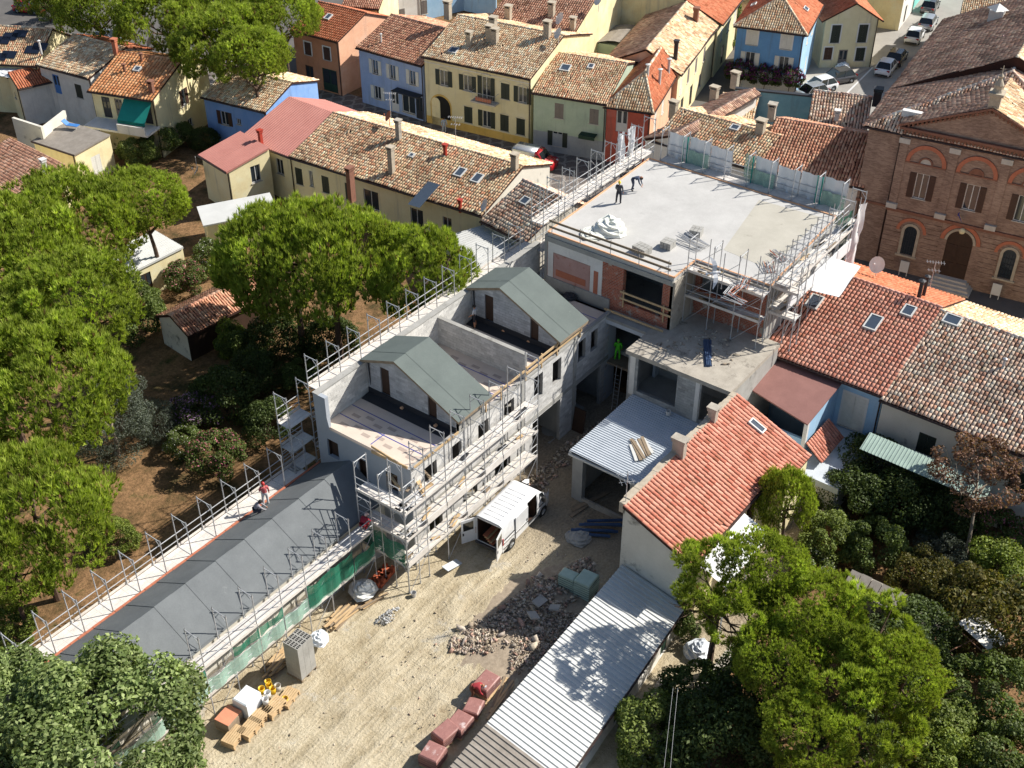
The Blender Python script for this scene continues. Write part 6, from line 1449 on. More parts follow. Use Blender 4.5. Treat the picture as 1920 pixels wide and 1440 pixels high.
for k_ in range(16):
    m = MB(); x_ = random.uniform(.1,4.8); y_ = random.uniform(.1,.9); z_ = random.choice((9.33,11.23)); L_z = random.uniform(.8,2.0)
    if k_ % 2: m.bar((x_,y_,z_+.03),(x_+L_z,y_+random.uniform(-.3,.3),z_+random.uniform(.03,.6)), .026, 5); m.build('loose_tube', M['steel'], sc11)
    else: m.obox((x_,y_,z_+.03),(L_z,.18,.045),rz=random.uniform(-.3,.3)); m.build('loose_board', M[random.choice(('wood','oldwood','deck'))], sc11)
def net(parent, p, q, z0, z1, m, name='debris_net', sag=.1, n=8):
    mb = MB(); p = Vector(p); q = Vector(q); d = (q-p).normalized(); nn = Vector((-d.y,d.x))
    for i in range(n):
        t0, t1 = i/n, (i+1)/n; f = lambda t: p.lerp(q,t)+nn*.06*math.sin(t*9+p.x); zt = lambda t: z1-sag*math.sin(math.pi*t)
        a, b = f(t0), f(t1); mb.face(((a.x,a.y,z0),(b.x,b.y,z0),(b.x,b.y,zt(t1)),(a.x,a.y,zt(t0))))
    return mb.build(name, M[m], parent)
for i in range(11):
    x = i*1.8
    net(sc1, (x+.02,-.06), (x+1.78,-.06), 1.95, 3.05, 'netpale')
    if i % 3 != 1: net(sc1, (x+.02,-.09), (x+1.78,-.09), 3.0 if i > 6 else 3.15, 3.88, 'net', sag=.25)
    if i > 7: net(sc1, (x+.02,-.11), (x+1.78,-.11), 2.2, 3.2, 'net', sag=.1)
for i in range(12):
    net(sc4, (i*1.8+.02,1.2), (i*1.8+1.78,1.2), 2.6, 3.9, 'net' if i > 5 else 'netpale', sag=.2)
for i in range(2): net(sc3, (i*1.8+.02,-.06), (i*1.8+1.78,-.06), 2.2, 3.9, 'net', sag=.2)
for i in range(7):
    mb = MB(); mb.box(i*1.8+.05, i*1.8+1.75, -.05, -.02, 4.15, 4.6); mb.build('white_panel', M['deck'], sc2) if i in (1,2,4,5) else None
    if i in (0,3,5): mb2 = MB(); mb2.box(i*1.8+.05, i*1.8+1.75, -.05, -.02, 2.15, 2.55); mb2.build('white_panel', M['deck'], sc2)
def cloth(parent, T, u0, u1, z0, z1, m, name, amp=.12, nu=12, nz=6, seed=0):
    mb = MB(); g = lambda i, j: T(u0+(u1-u0)*i/nu, z0+(z1-z0)*j/nz, amp*math.sin(i*1.3+seed+j*.5)*(.4+.6*(1-j/nz))+.05*math.sin(j*2.2+i*.7))
    for i in range(nu):
        for j in range(nz): mb.face((g(i,j),g(i+1,j),g(i+1,j+1),g(i,j+1)))
    return mb.build(name, M[m], parent, True)
T8 = lambda u, z, d: (u, -.08-d, z)
for i in range(8):
    if i in (4,): cloth(sc8, T8, i*1.8, i*1.8+.8, 9.2, 13.3, 'netpale', 'sheeting', seed=i); continue
    cloth(sc8, T8, i*1.8+.03, i*1.8+1.77, 9.2, 13.35-.1*(i % 3), 'tarp', 'sheeting', seed=i)
    cloth(sc8, lambda u, z, d: (u, .15-d, z), i*1.8+.03, i*1.8+1.77, 9.0, 12.4 if i % 3 == 0 else 10.9, 'netpale', 'debris_net', seed=i)
for i in (1,4,7):
    mb = MB(); 
    for a in (0,.35): mb.box(i*1.8+a-.02, i*1.8+a+.06, .2, .26, 11.3, 13.4)
    mb.build('green_post', M['greenawn'], sc8)
for x0, w_2 in ((1.2,.9),(2.6,.7)): cloth(sc9, lambda u, z, d: (u, -.1-d, z), x0, x0+w_2, 10.2, 13.6, 'tarp', 'sheeting', .25, 6, 8, x0)
cloth(sc10, lambda u, z, d: (u, -.1-d, z), 9.3, 10.6, 6.5, 13.2, 'tarp', 'sheeting', .3, 6, 10, 2); cloth(sc10, lambda u, z, d: (u, .5-d, z), 8.6, 10.2, 8.5, 12.6, 'net', 'debris_net', .2, 6, 8, 1)
for i in range(6):
    mb = MB(); mb.box(i*1.8+.05, i*1.8+1.75, -.06, -.03, 10.0, 10.9); mb.build('white_panel', M['tarp'], sc10)
# white sheet spread on the roof
mb = MB(); q = [P(*w) for w in ((1507,541,9.7),(1573,557,9.4),(1614,499,10.3),(1545,478,10.6))]
nq = 10
def ws(i, j):
    a = q[0].lerp(q[1], i/nq); b = q[3].lerp(q[2], i/nq); p = a.lerp(b, j/nq); return (p.x, p.y, p.z+.04*math.sin(i*1.7)*math.sin(j*.9))
for i in range(nq):
    for j in range(nq): mb.face((ws(i,j),ws(i+1,j),ws(i+1,j+1),ws(i,j+1)))
tag(mb.build('white_sheet', M['tarp'], None, True), 'big bright white sheet stretched beside the scaffold over the red roof', 'sheet')
for k_ in range(7):
    for zz_ in (2.1, 4.1, 6.1):
        if random.random() < .75:
            m = MB(); w_b = random.uniform(.5,1.3); m.obox((k_*1.8+random.uniform(.5,1.2),random.uniform(.25,.75),zz_+.06), (w_b,random.uniform(.12,.3),random.uniform(.04,.14)), rz=random.uniform(-.4,.4)); m.build('loose_board', M[random.choice(('wood','oldwood','bitumen','concrete'))], sc2)
for i, (px, py, L_x, rz_) in enumerate(((775,905,1.6,.2),(790,915,1.4,.9),(745,892,1.3,2.0),(760,880,1.5,-.3),(800,890,1.2,1.2),(740,905,1.7,1.1))):
    p = P(px, py, 6.2); m = MB(); m.obox((0,0,.04), (L_x,.16,.05)); m.obox((.1,.05,.09), (L_x*.8,.1,.05), rz=.2)
    tag(put('board', m.mesh('board', M['wood'] if i % 2 else M['oldwood']), None, (p.x,p.y,6.13+.02*i), rz=rz_), ['first','second','third','fourth','fifth','sixth'][i]+' loose board on the corner scaffold deck, counted in from its outer edge', 'board', 'boards on the corner scaffold')

# ------------------------------------------------------------------ trees
PG = 'umbrella pines around the building site'
def pc(px, py, z): p = P(px, py, z); return (p.x, p.y)
pine('lone umbrella pine with a bare trunk beside the garden store', pc(305,540,0), .74, 9.3, flat_=1.2)
pine('wide pine at the left edge behind the lone pine', pc(125,398,9), 1.12, 10.6, flat_=1.3)
pine('pine left of the pink-tiled outbuilding at the frame edge', pc(15,450,9.5), 1.15, 11, flat_=1.3)
pine('pine whose crown fills the middle of the left edge', pc(128,562,9.5), .95, 11.2, flat_=1.25)
pine('pine overhanging the olive tree on the left', pc(75,690,9.5), 1.12, 11, flat_=1.3)
pine('lower pine crown against the left edge beside the bare red soil', pc(-10,650,8), 1.0, 10)
pine('large soft pine in the lower left above the barn scaffold', pc(55,955,7), 1.0, 9, flat_=1.5)
pine('young pine at the lower left edge near the scaffold end', pc(15,1080,5), .6, 7, flat_=1.2)
pine('left part of the big middle pine behind the block building', pc(545,470,9.5), 1.02, 11.5, flat_=1.5)
pine('central crown of the big middle pine with a thick trunk', (50.4,53.2), 1.05, 11.8, flat_=1.55)
pine('right part of the big middle pine touching the rear scaffold', pc(800,492,9.5), .8, 11, flat_=1.6)
for i, (px, py, s, lb) in enumerate(((180,10,.95,'pine above the ragged tile roof at the top left'),(310,35,1.05,'pine shading the parked car at the top left'),(420,75,1.1,'bright pine left of the salmon house group'),(478,112,.8,'low pine directly left of the salmon house'),(528,40,.85,'pine crown touching the salmon house roof'),(440,0,1.1,'pine at the top edge behind the bright pine'),(100,-20,.9,'pine at the top left corner of the frame'),(505,150,.4,'small pine at the foot of the salmon house row'))):
    pine(lb, pc(px, py, 9 if s > .5 else 4), s, 11 if s > .5 else 6, flat_=1.2, group='pines along the avenue')
pine('pine crown touching the white gable of the red-roofed house', pc(1350,1110,6.5), 0.55, 8.6, flat_=1.15, mi=3, group='pines of the lower right grove')
pine('pine crown in front of the red-roofed house eave', pc(1440,1085,6.5), 0.5, 8.4, flat_=1.15, group='pines of the lower right grove')
pine('lower pine crown behind the shed roof end', pc(1400,1185,5.5), 0.5, 7.4, flat_=1.15, mi=3, group='pines of the lower right grove')
pine('pine crown in the middle of the lower right grove', pc(1530,1165,6), 0.55, 8, flat_=1.15, group='pines of the lower right grove')
pine('pine crown at the right of the lower right grove', pc(1625,1215,6), 0.6, 8, flat_=1.15, mi=3, group='pines of the lower right grove')
pine('rightmost pine crown of the lower right grove', pc(1685,1290,5.5), 0.5, 7.6, flat_=1.15, group='pines of the lower right grove')
pine('pine crown in the centre of the lower grove', pc(1580,1300,5.5), 0.55, 7.4, flat_=1.15, mi=3, group='pines of the lower right grove')
pine('ragged pine crown left of the lower grove centre', pc(1470,1260,5), 0.5, 7, flat_=1.15, group='pines of the lower right grove')
pine('pine crown at the bottom of the lower grove', pc(1640,1390,5), 0.5, 7, flat_=1.15, mi=3, group='pines of the lower right grove')
pine('sparse pine crown at the bottom edge', pc(1520,1390,5), 0.45, 6.6, flat_=1.15, group='pines of the lower right grove')
pine('small bright pine against the eave of the red-roofed house', pc(1475,950,4.5), .36, 6.2, flat_=2.2)
G1 = [(.10,.145,.03), (.14,.19,.045), (.19,.24,.07)]; G2 = [(.15,.2,.04), (.2,.25,.055), (.25,.3,.08)]; BIG = [(.13,.185,.05),(.21,.28,.085),(.33,.4,.15)]; OL = [(.13,.155,.115), (.17,.19,.145), (.10,.125,.09)]  # BIG: its palest leaf tone is a painted highlight
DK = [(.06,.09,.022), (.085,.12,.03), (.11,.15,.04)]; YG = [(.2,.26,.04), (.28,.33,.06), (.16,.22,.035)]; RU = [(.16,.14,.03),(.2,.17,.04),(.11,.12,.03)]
mLeafBig = leaf_mesh('big_leaf_crown', 4.6, 4.6, 3.6, 70, 520, BIG, .25, -.5, .24, .85, .5)
mBush = leaf_mesh('bush_leaves', 1.6, 1.6, 1.3, 26, 360, G1, .14, -.6, .32, .75)
mBushL = leaf_mesh('light_bush_leaves', 1.6, 1.6, 1.3, 26, 360, G2, .14, -.6, .32, .75)
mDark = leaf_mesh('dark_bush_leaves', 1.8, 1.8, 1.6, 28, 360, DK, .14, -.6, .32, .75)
mOlive = leaf_mesh('olive_leaves', 2.3, 2.3, 2.6, 44, 360, OL, .13, -.85, .3, .78, .2, aspect=.35)
mPinkFl = leaf_mesh('pink_oleander_leaves', 1.6, 1.6, 1.4, 26, 360, G1, .14, -.6, .32, .75, flowers=((.62,.2,.26),.16))
mPurpFl = leaf_mesh('lilac_flower_leaves', 1.7, 1.7, 1.5, 26, 360, DK, .14, -.6, .32, .75, flowers=((.46,.26,.5),.28))
mWhiteFl = leaf_mesh('white_oleander_leaves', 1.6, 1.6, 1.3, 26, 330, G1, .14, -.6, .32, .75, flowers=((.7,.68,.62),.1))
mYel = leaf_mesh('yellow_green_leaves', 1.6, 1.6, 1.5, 26, 360, YG, .14, -.6, .32, .75)
mRust = leaf_mesh('rusty_leaves', 1.7, 1.7, 1.6, 26, 360, RU, .14, -.6, .32, .75)
mBoug = leaf_mesh('bougainvillea_leaves', 1.5, .5, .6, 18, 130, DK, .2, -.9, .3, .75, flowers=((.2,.04,.17),.55))
mDry = leaf_mesh('dry_leaves', 3.0, 3.0, 2.0, 46, 120, [(.26,.14,.09),(.2,.1,.07),(.3,.18,.12)], .2, -.5, .2, .8)
def shr(name, label, px, py, m, s=1.0, z=1.2, zs=1.0, cat='shrub', group='garden shrubs'):
    p = P(px, py, z*s); return shrub(name, label, cat, (p.x, p.y), m, 0, s, random.uniform(0,6), None, group, zs, z*s)
bt_ = thing('broadleaf_tree', 'leafy broadleaf tree filling the bottom left corner', 'tree', (*pc(175,1392,5), 0))
put('crown', mLeafBig, bt_, (0,0,4.6), scale=(1.12,1.0,.95)); put('trunk', trunk_mesh('trunk_wood', 5, .24, 4, 5, 7, M['palebark']), bt_)
b2_ = thing('broadleaf_tree', 'second leafy tree crown at the very bottom left edge', 'tree', (*pc(20,1380,4.5), 0))
put('crown', mLeafBig, b2_, (0,0,4.2), 1.3, scale=(.9,.9,.95)); put('trunk', trunk_mesh('trunk_wood', 5, .2, 3.5, 5, 6, M['palebark']), b2_)
ol = thing('olive_tree', 'grey-green olive tree on the left below the pines', 'tree', (*pc(205,790,2.8), 0)); put('crown', mOlive, ol, (0,0,3.0), scale=1.15); put('trunk', trunk_mesh('trunk_wood', 2.6, .2, 2, 3, 5, M['palebark']), ol)
for i, (nm, lb, px, py, m, s, zs) in enumerate((
  ('olive_shrub','dim grey-green bush between the olive tree and the lilac flowers',290,790,mOlive,.75,1),('flowering_shrub','shrub covered in lilac-pink flowers in the garden',368,770,mPurpFl,1.0,1),
  ('oleander','pink oleander beside the rear barn scaffold',405,850,mPinkFl,1.1,1),('oleander','pale-flowered bush below the lilac shrub',345,825,mWhiteFl,.8,1),
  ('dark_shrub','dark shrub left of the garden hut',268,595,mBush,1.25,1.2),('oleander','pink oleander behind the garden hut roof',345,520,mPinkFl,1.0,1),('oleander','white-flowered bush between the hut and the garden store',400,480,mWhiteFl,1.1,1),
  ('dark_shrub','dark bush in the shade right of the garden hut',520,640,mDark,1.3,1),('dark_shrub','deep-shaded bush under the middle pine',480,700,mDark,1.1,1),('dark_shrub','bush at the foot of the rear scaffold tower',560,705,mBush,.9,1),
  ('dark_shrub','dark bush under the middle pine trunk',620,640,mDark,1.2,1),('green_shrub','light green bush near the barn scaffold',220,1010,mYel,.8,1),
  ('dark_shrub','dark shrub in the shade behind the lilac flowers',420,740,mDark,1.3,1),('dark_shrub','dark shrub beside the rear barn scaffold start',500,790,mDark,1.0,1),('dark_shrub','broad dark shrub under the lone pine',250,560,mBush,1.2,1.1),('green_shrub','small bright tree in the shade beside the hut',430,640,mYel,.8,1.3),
  ('green_shrub','courtyard shrub in front of the cream outbuilding',255,285,mBushL,1.1,1),('green_shrub','shrub below the green awning',300,265,mBush,1.2,1),('green_shrub','vine shrub beside the striped-roof house',335,250,mBush,1.0,1),('green_shrub','low garden plants behind the long pine row',225,250,mBushL,.9,1),('green_shrub','shrub under the faded blue house window',385,262,mDark,.8,1),
  ('green_shrub','small green tree beside the rear scaffold tower',445,645,mBush,.9,1.3),('tall_grass','spiky clump at the far left end of the barn scaffold',25,1175,mYel,.8,1),('green_shrub','bush between the pine trunks at the top left',90,20,mBush,1.2,1))):
    shr(nm, lb, px, py, m, s, 1.2, zs)
for i, (nm, lb, px, py, m, s, zs) in enumerate((
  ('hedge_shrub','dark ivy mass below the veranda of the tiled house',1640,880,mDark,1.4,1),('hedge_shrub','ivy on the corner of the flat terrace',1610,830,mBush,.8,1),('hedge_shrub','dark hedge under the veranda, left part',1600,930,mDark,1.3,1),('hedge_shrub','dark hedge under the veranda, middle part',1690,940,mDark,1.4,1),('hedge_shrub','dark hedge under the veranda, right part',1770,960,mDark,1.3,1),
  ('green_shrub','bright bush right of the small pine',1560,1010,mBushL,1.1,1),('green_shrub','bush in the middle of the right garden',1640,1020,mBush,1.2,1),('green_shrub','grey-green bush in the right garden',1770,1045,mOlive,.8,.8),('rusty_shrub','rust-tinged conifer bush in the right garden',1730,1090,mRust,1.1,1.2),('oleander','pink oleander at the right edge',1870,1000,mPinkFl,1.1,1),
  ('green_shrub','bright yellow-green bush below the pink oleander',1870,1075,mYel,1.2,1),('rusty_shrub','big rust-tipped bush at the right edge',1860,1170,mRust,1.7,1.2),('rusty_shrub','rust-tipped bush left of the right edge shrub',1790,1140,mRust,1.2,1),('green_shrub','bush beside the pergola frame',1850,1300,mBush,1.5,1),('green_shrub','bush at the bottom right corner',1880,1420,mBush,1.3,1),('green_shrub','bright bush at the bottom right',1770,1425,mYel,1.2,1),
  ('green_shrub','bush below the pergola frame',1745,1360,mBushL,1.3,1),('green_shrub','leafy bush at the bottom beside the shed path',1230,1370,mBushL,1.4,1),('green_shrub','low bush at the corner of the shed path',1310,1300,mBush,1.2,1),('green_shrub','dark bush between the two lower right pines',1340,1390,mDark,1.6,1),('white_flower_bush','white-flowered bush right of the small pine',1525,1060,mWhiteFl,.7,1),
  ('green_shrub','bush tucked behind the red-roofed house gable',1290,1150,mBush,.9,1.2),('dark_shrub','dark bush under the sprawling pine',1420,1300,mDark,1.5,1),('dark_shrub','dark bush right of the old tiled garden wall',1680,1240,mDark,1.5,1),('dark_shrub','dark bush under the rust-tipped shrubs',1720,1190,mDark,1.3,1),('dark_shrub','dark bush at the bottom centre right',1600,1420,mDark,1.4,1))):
    shr(nm, lb, px, py, m, s, 1.2, zs)
for i, (px, py, lb) in enumerate(((1400,118,'left part of the bougainvillea on the bright blue house'),(1435,125,'middle part of the bougainvillea on the bright blue house'),(1478,130,'right part of the bougainvillea on the bright blue house'))):
    p = b2.m @ Vector((1.0+i*2.6, -.35, 0)); t = thing('bougainvillea', lb, 'climber', (p.x, p.y, 0), b2.root.rotation_euler.z, 'bougainvillea on the blue house'); put('foliage', mBoug, t, (0,0,2.0-.15*(i == 1)), scale=(1.15,1.2,1.5)); m = MB(); m.bar((0,0,0),(.1,0,2),.04,5); m.build('stem', M['bark'], t)
dt = thing('dry_tree', 'withered tree with sparse brown leaves in front of the tiled house', 'tree', (*pc(1800,1075,0), 0))
dp = P(1830,890,5)-Vector(dt.location)
put('crown', mDry, dt, (dp.x,dp.y,5.2)); put('trunk', trunk_mesh('trunk_wood', 5.2, .14, 3.0, 5.4, 12, M['palebark'], (dp.x,dp.y), .95), dt)
for px, py, lb in ((1585,70,'potted green shrub left of the yellow house door'),(1585,108,'potted shrub right of the yellow house door')): shr('potted_shrub', lb, px-25 if py < 100 else px, py, mBush, .45, 1.0, 1, 'shrub', 'potted shrubs by the yellow house')
for px, py, lb in ((1366,45,'bush at the far end of the alley'),(1364,75,'potted bush halfway down the alley'),(1345,20,'tree top beyond the alley end')): shr('alley_shrub', lb, px, py, mYel if py > 40 else mBush, .7 if py > 40 else 1.8, 1.2)
# ------------------------------------------------------------------ white van with its doors open
def van():
    t = thing('delivery_van', 'white panel van with rear and side doors open beside the tall scaffold', 'van', (0,0,0))
    L, W, Hh = 5.5, 2.02, 2.5
    r0 = P(941.5,990,2.45); t.location = (r0.x-.02, r0.y+1.0, 0); t.rotation_euler = (0,0,R(3))
    hw = W/2
    def sec(w, top, zl=.35): return [(w*.96,zl),(w,zl+.2),(w,1.0),(w*.985,1.5),(w*.955,top-.18),(w*.9,top-.05),(w*.72,top),(0,top+.015)]
    body = loft([(3.75,sec(hw,Hh)),(4.0,sec(hw,Hh-.06)),(4.35,sec(hw*.99,Hh-.42)),(4.75,sec(hw*.97,1.72)),(4.95,sec(hw*.96,1.3)),(5.3,sec(hw*.9,1.12)),(5.5,sec(hw*.72,.85))]); body.f.pop(-2); body.c.pop(-2)
    body.build('cab', M['vanwhite'], t, True)
    bx = MB(); prof = sec(hw, Hh); xs = [0, .12, 1.0, 2.75, 3.75]
    for a, b in zip(xs, xs[1:]):
        for i in range(len(prof)-1):
            for sg in (1,-1):
                if sg < 0 and a >= 2.74 and i in (1,2,3): continue     # side door opening (right-hand side, towards -y)
                q = [(a,sg*prof[i][0],prof[i][1]),(b,sg*prof[i][0],prof[i][1]),(b,sg*prof[i+1][0],prof[i+1][1]),(a,sg*prof[i+1][0],prof[i+1][1])]
                bx.face(q if sg < 0 else q[::-1])
    bx.build('cargo_body', M['vanwhite'], t, True)
    m = MB(); m.box(0.05,3.7,-hw*.93,hw*.93,.42,.5); m.face([(x,hw*.9,z) for x, z in ((.05,.5),(3.7,.5),(3.7,2.4),(.05,2.4))]); m.face([(x,-hw*.9,z) for x, z in ((.05,.5),(2.7,.5),(2.7,2.4),(.05,2.4))][::-1]); m.box(3.68,3.74,-hw*.9,hw*.9,.5,2.35); m.build('cargo_lining', M['darkwood'], t)
    m = MB()
    for i in range(8): m.box(.4+.38*i,.46+.38*i,-hw*.62,hw*.62,Hh+.014,Hh+.03)
    m.build('roof_rib', M['vanwhite'], t)
    m = MB(); m.box(.02,.1,-hw,hw,.35,.5); m.box(.0,.1,-hw*.96,-hw*.86,.5,2.32); m.box(.0,.1,hw*.86,hw*.96,.5,2.32); m.box(0,.1,-hw*.86,hw*.86,2.3,2.42); m.build('rear_frame', M['vanwhite'], t)
    for sg, a in ((-1,R(-165)),(1,R(150))):
        m = MB(); d = .93; hx, hy = -.02, sg*hw*.96
        c, s = math.cos(a), math.sin(a); f = lambda u, z, w=0: (hx+c*u-s*w, hy+s*u+c*w, z)
        for u0, u1, z0, z1 in ((0,d,.5,2.3),): tb(m, lambda u, z, dd: f(u,z,dd), u0, u1, z0, z1, -.03, .03)
        do = m.build('rear_door', M['vanwhite'], t)
        m = MB(); tb(m, lambda u, z, dd: f(u,z,dd), .14, d-.12, 1.45, 2.1, -.036, .036); m.build('door_window', M['carglass'], do)
        m = MB(); tb(m, lambda u, z, dd: f(u,z,dd), d-.16, d-.06, 1.1, 1.3, -.045, .045); m.build('door_handle', M['rubberblack'], do)
    m = MB(); m.box(1.35,2.68,-hw-.06,-hw-.015,.5,2.2); do = m.build('sliding_door', M['vanwhite'], t); m = MB(); m.box(2.5,2.6,-hw-.08,-hw-.06,1.1,1.3); m.build('door_handle', M['rubberblack'], do)
    m = MB(); m.box(.2,1.3,-hw-.02,-hw+.0,1.25,1.32); m.build('slide_rail', M['rubberblack'], t)
    for xs_ in (1.3,3.78,4.78):
        m = MB(); m.box(xs_,xs_+.018,-hw-.006,-hw+.01,.5,2.1); m.build('panel_seam', M['greypaint'], t)
    m = MB(); m.box(3.78,4.78,-hw-.008,-hw+.01,1.02,1.12); m.box(1.35,2.68,-hw-.075,-hw-.055,.95,1.05); m.box(.15,1.3,-hw-.01,-hw+.01,.95,1.05); m.build('side_moulding', M['greypaint'], t)
    m = MB()
    for sg in (1,-1):
        q = [(4.05,sg*hw*.965,1.42),(4.72,sg*hw*.955,1.42),(4.42,sg*hw*.93,2.02),(4.05,sg*hw*.955,2.12)]; q = [(x,y+sg*.02,z) for x, y, z in q]; m.face(q if sg < 0 else q[::-1])
    m.face([(4.83,-hw*.88,1.5),(4.83,hw*.88,1.5),(4.36,hw*.82,2.12),(4.36,-hw*.82,2.12)]); m.face([(4.88,-hw*.86,1.46),(4.88,hw*.86,1.46),(4.40,hw*.8,2.14),(4.40,-hw*.8,2.14)]); m.build('cab_window', M['carglass'], t)
    for xx in (.95, 4.5):
        for sg in (1,-1):
            wheel(t, xx, sg*(hw-.08), .34, .22, sg); m = MB(); m.lathe([(0,0),(.42,0)], 16); m.v = [(xx+v[0], sg*(hw+.006), .36+v[1]) for v in m.v]; m.build('wheel_arch', M['rubberblack'], t)
    for sg in (1,-1):
        m = MB(); m.obox((4.35,sg*(hw+.14),1.55), (.16,.22,.34)); m.build('mirror', M['rubberblack'], t)
        m = MB(); m.box(-.02,.06,sg*hw*.99-.06,sg*hw*.99+.05,1.0,1.5); m.build('tail_light', M['redlight'], t)
        m = MB(); m.obox((5.22,sg*hw*.72,.98), (.3,.3,.2), rz=-sg*.4); m.build('headlight', M['headlight'], t)
    m = MB(); m.box(-.12,.02,-hw*.95,hw*.95,.32,.46); m.box(.1,3.9,-hw-.012,-hw+.02,.55,.68); m.box(5.3,5.5,-hw*.7,hw*.7,.3,.55); m.build('bumper', M['greypaint'], t)
    return t
wv = van()
p = wv.matrix_basis @ Vector((1.0,.1,.5))
for i in range(5):
    m = MB(); m.obox((0,0,0), (1.8,.3,.05)); o = put('plank', m.mesh('plank', M['wood'] if i % 2 else M['terracotta']), None, (p.x, p.y+.12*i-.2, .56+.1*i), rz=R(3)); tag(o, ['lowest','second lowest','middle','second highest','top'][i]+' board of the pile inside the white van', 'board', 'boards inside the van')

def small_van(label, loc, rz):
    t = thing('delivery_van', label, 'van', loc, rz); hw = .9
    def sec(w, top, zl=.3): return [(w*.96,zl),(w,.5),(w,1.0),(w*.95,top-.15),(w*.8,top),(0,top+.015)]
    loft([(-2.1,sec(hw*.95,1.75)),(-1.9,sec(hw,1.85)),(.35,sec(hw,1.85))]).build('rear_body', M['silverpaint'], t, True)
    loft([(.35,sec(hw,1.84)),(.7,sec(hw,1.75)),(1.25,sec(hw,1.12)),(1.9,sec(hw*.95,.98)),(2.15,sec(hw*.75,.75))]).build('front_body', M['redpaint'], t, True)
    m = MB()
    for sg in (1,-1):
        q = [(.45,sg*hw*1.004,1.05),(1.15,sg*hw*1.004,1.05),(.78,sg*hw*.985,1.55),(.45,sg*hw*.985,1.6)]; m.face(q if sg < 0 else q[::-1])
    m.face([(1.24,-hw*.85,1.16),(1.24,hw*.85,1.16),(.76,hw*.75,1.73),(.76,-hw*.75,1.73)]); m.build('window', M['carglass'], t)
    m = MB(); 
    for i in range(12): a = 2*math.pi*i/12; b = a+.55; m.face([(-1.3+.28*math.cos(a),-hw*1.012,1.15+.28*math.sin(a)),(-1.3+.28*math.cos(b),-hw*1.012,1.15+.28*math.sin(b)),(-1.3+.2*math.cos(b),-hw*1.012,1.15+.2*math.sin(b)),(-1.3+.2*math.cos(a),-hw*1.012,1.15+.2*math.sin(a))])
    for i in range(7): m.box(-.95+i*.15,-.86+i*.15,-hw*1.014,-hw*1.01,1.02+.03*(i % 2),1.2)
    m.build('red_lettering', M['redpaint'], t)
    for xx in (-1.35,1.4):
        for sg in (1,-1): wheel(t, xx, sg*(hw-.05), .3, .2, sg)
    for sg in (1,-1):
        m = MB(); m.obox((1.95,sg*.6,.82),(.25,.3,.16),rz=-sg*.5); m.build('headlight', M['headlight'], t); m = MB(); m.box(-2.12,-2.04,sg*.8-.06,sg*.8+.06,.8,1.2); m.build('tail_light', M['redlight'], t)
    return t
q = P(1003,297,.8); small_van('small red and silver delivery van parked on the paved street', (q.x,q.y,0.01), R(-80))
# ------------------------------------------------------------------ cars
for px, py, lb, pt, rz_, k in ((1663,122,'white hatchback parked beside the yellow corner house','vanwhite',8,{}),(1682,104,'black car parked in front of the white hatchback','blackpaint',8,{}),(1716,63,'white car parked by the whitish house','vanwhite',10,{}),(1741,38,'white estate car further up the side street','silverpaint',10,dict(wagon=True)),(1571,142,'dark grey hatchback with its nose to the yellow house','greypaint',150,{}),(1537,158,'white hatchback parked nearest the bright blue house','vanwhite',155,{}),(1520,171,'pale car half hidden at the courtyard wall end','silverpaint',155,{}),(1745,8,'dark car in the shade at the end of the side street','greypaint',10,{})):
    q = P(px, py, .75); car(lb, (q.x,q.y,.012), R(rz_), pt, **k)
q = P(203,70,.7); car('white car parked in the shade under the avenue pines', (q.x,q.y,0), R(-70), 'silverpaint', group='cars under the pines')
q = P(55,12,.7); car('red car under the pines at the top left corner', (q.x,q.y,0), R(-70), 'redpaint', group='cars under the pines')

# ------------------------------------------------------------------ people
HELM = {'red': (.5,.03,.03), 'yellow': (.75,.6,.03), 'white': (.75,.75,.75)}
person('worker in red helmet and white clothes standing at the eave of the barn roof', (33.75,43.2,4.38), R(150), 'stand', (.55,.12,.12), (.62,.62,.62), HELM['red'])
person('worker crouching on the barn roof edge in a grey shirt', (32.8,42.95,4.45), R(60), 'crouch', (.32,.3,.32), (.06,.06,.08), None)
person('man in a white T-shirt and shorts standing in the shade of the far dormer', (52.25,42.3,7.32), R(200), 'stand', (.66,.66,.66), (.03,.03,.04), None, sleeves=False, shorts=True)
person('worker in a yellow helmet and dark clothes standing on the white slab', (65.9,40.1,ZS), R(110), 'stand', (.05,.05,.06), (.02,.02,.03), HELM['yellow'])
person('worker in dark blue bending over at the slab edge', (68.2,40.3,ZS), R(20), 'bend', (.06,.08,.13), (.05,.06,.1), None)
q = P(1156,668,3.4); person('worker in a bright green high-visibility suit on the platform of the dark passage', (59.55,35.6,3.4), R(120), 'stand', (.12,.75,.03), (.12,.7,.03), (.12,.6,.03))
q = P(893,1318,.2); person('worker in a white hat and red shirt bending over the brick packs', (q.x+.3,q.y+.4,.03), R(25), 'bend', (.42,.04,.05), (.25,.1,.06), (.7,.7,.7))
person('worker in red crouching on the shaded barn scaffold deck', (36.0,37.65,3.92), R(90), 'crouch', (.35,.02,.04), (.3,.02,.03), (.7,.5,.45))
q = P(833,250,0); person('pedestrian in pale blue walking on the paved street by the yellow house', (q.x,q.y,.01), R(-30), 'stand', (.45,.52,.62), (.5,.55,.62), None)

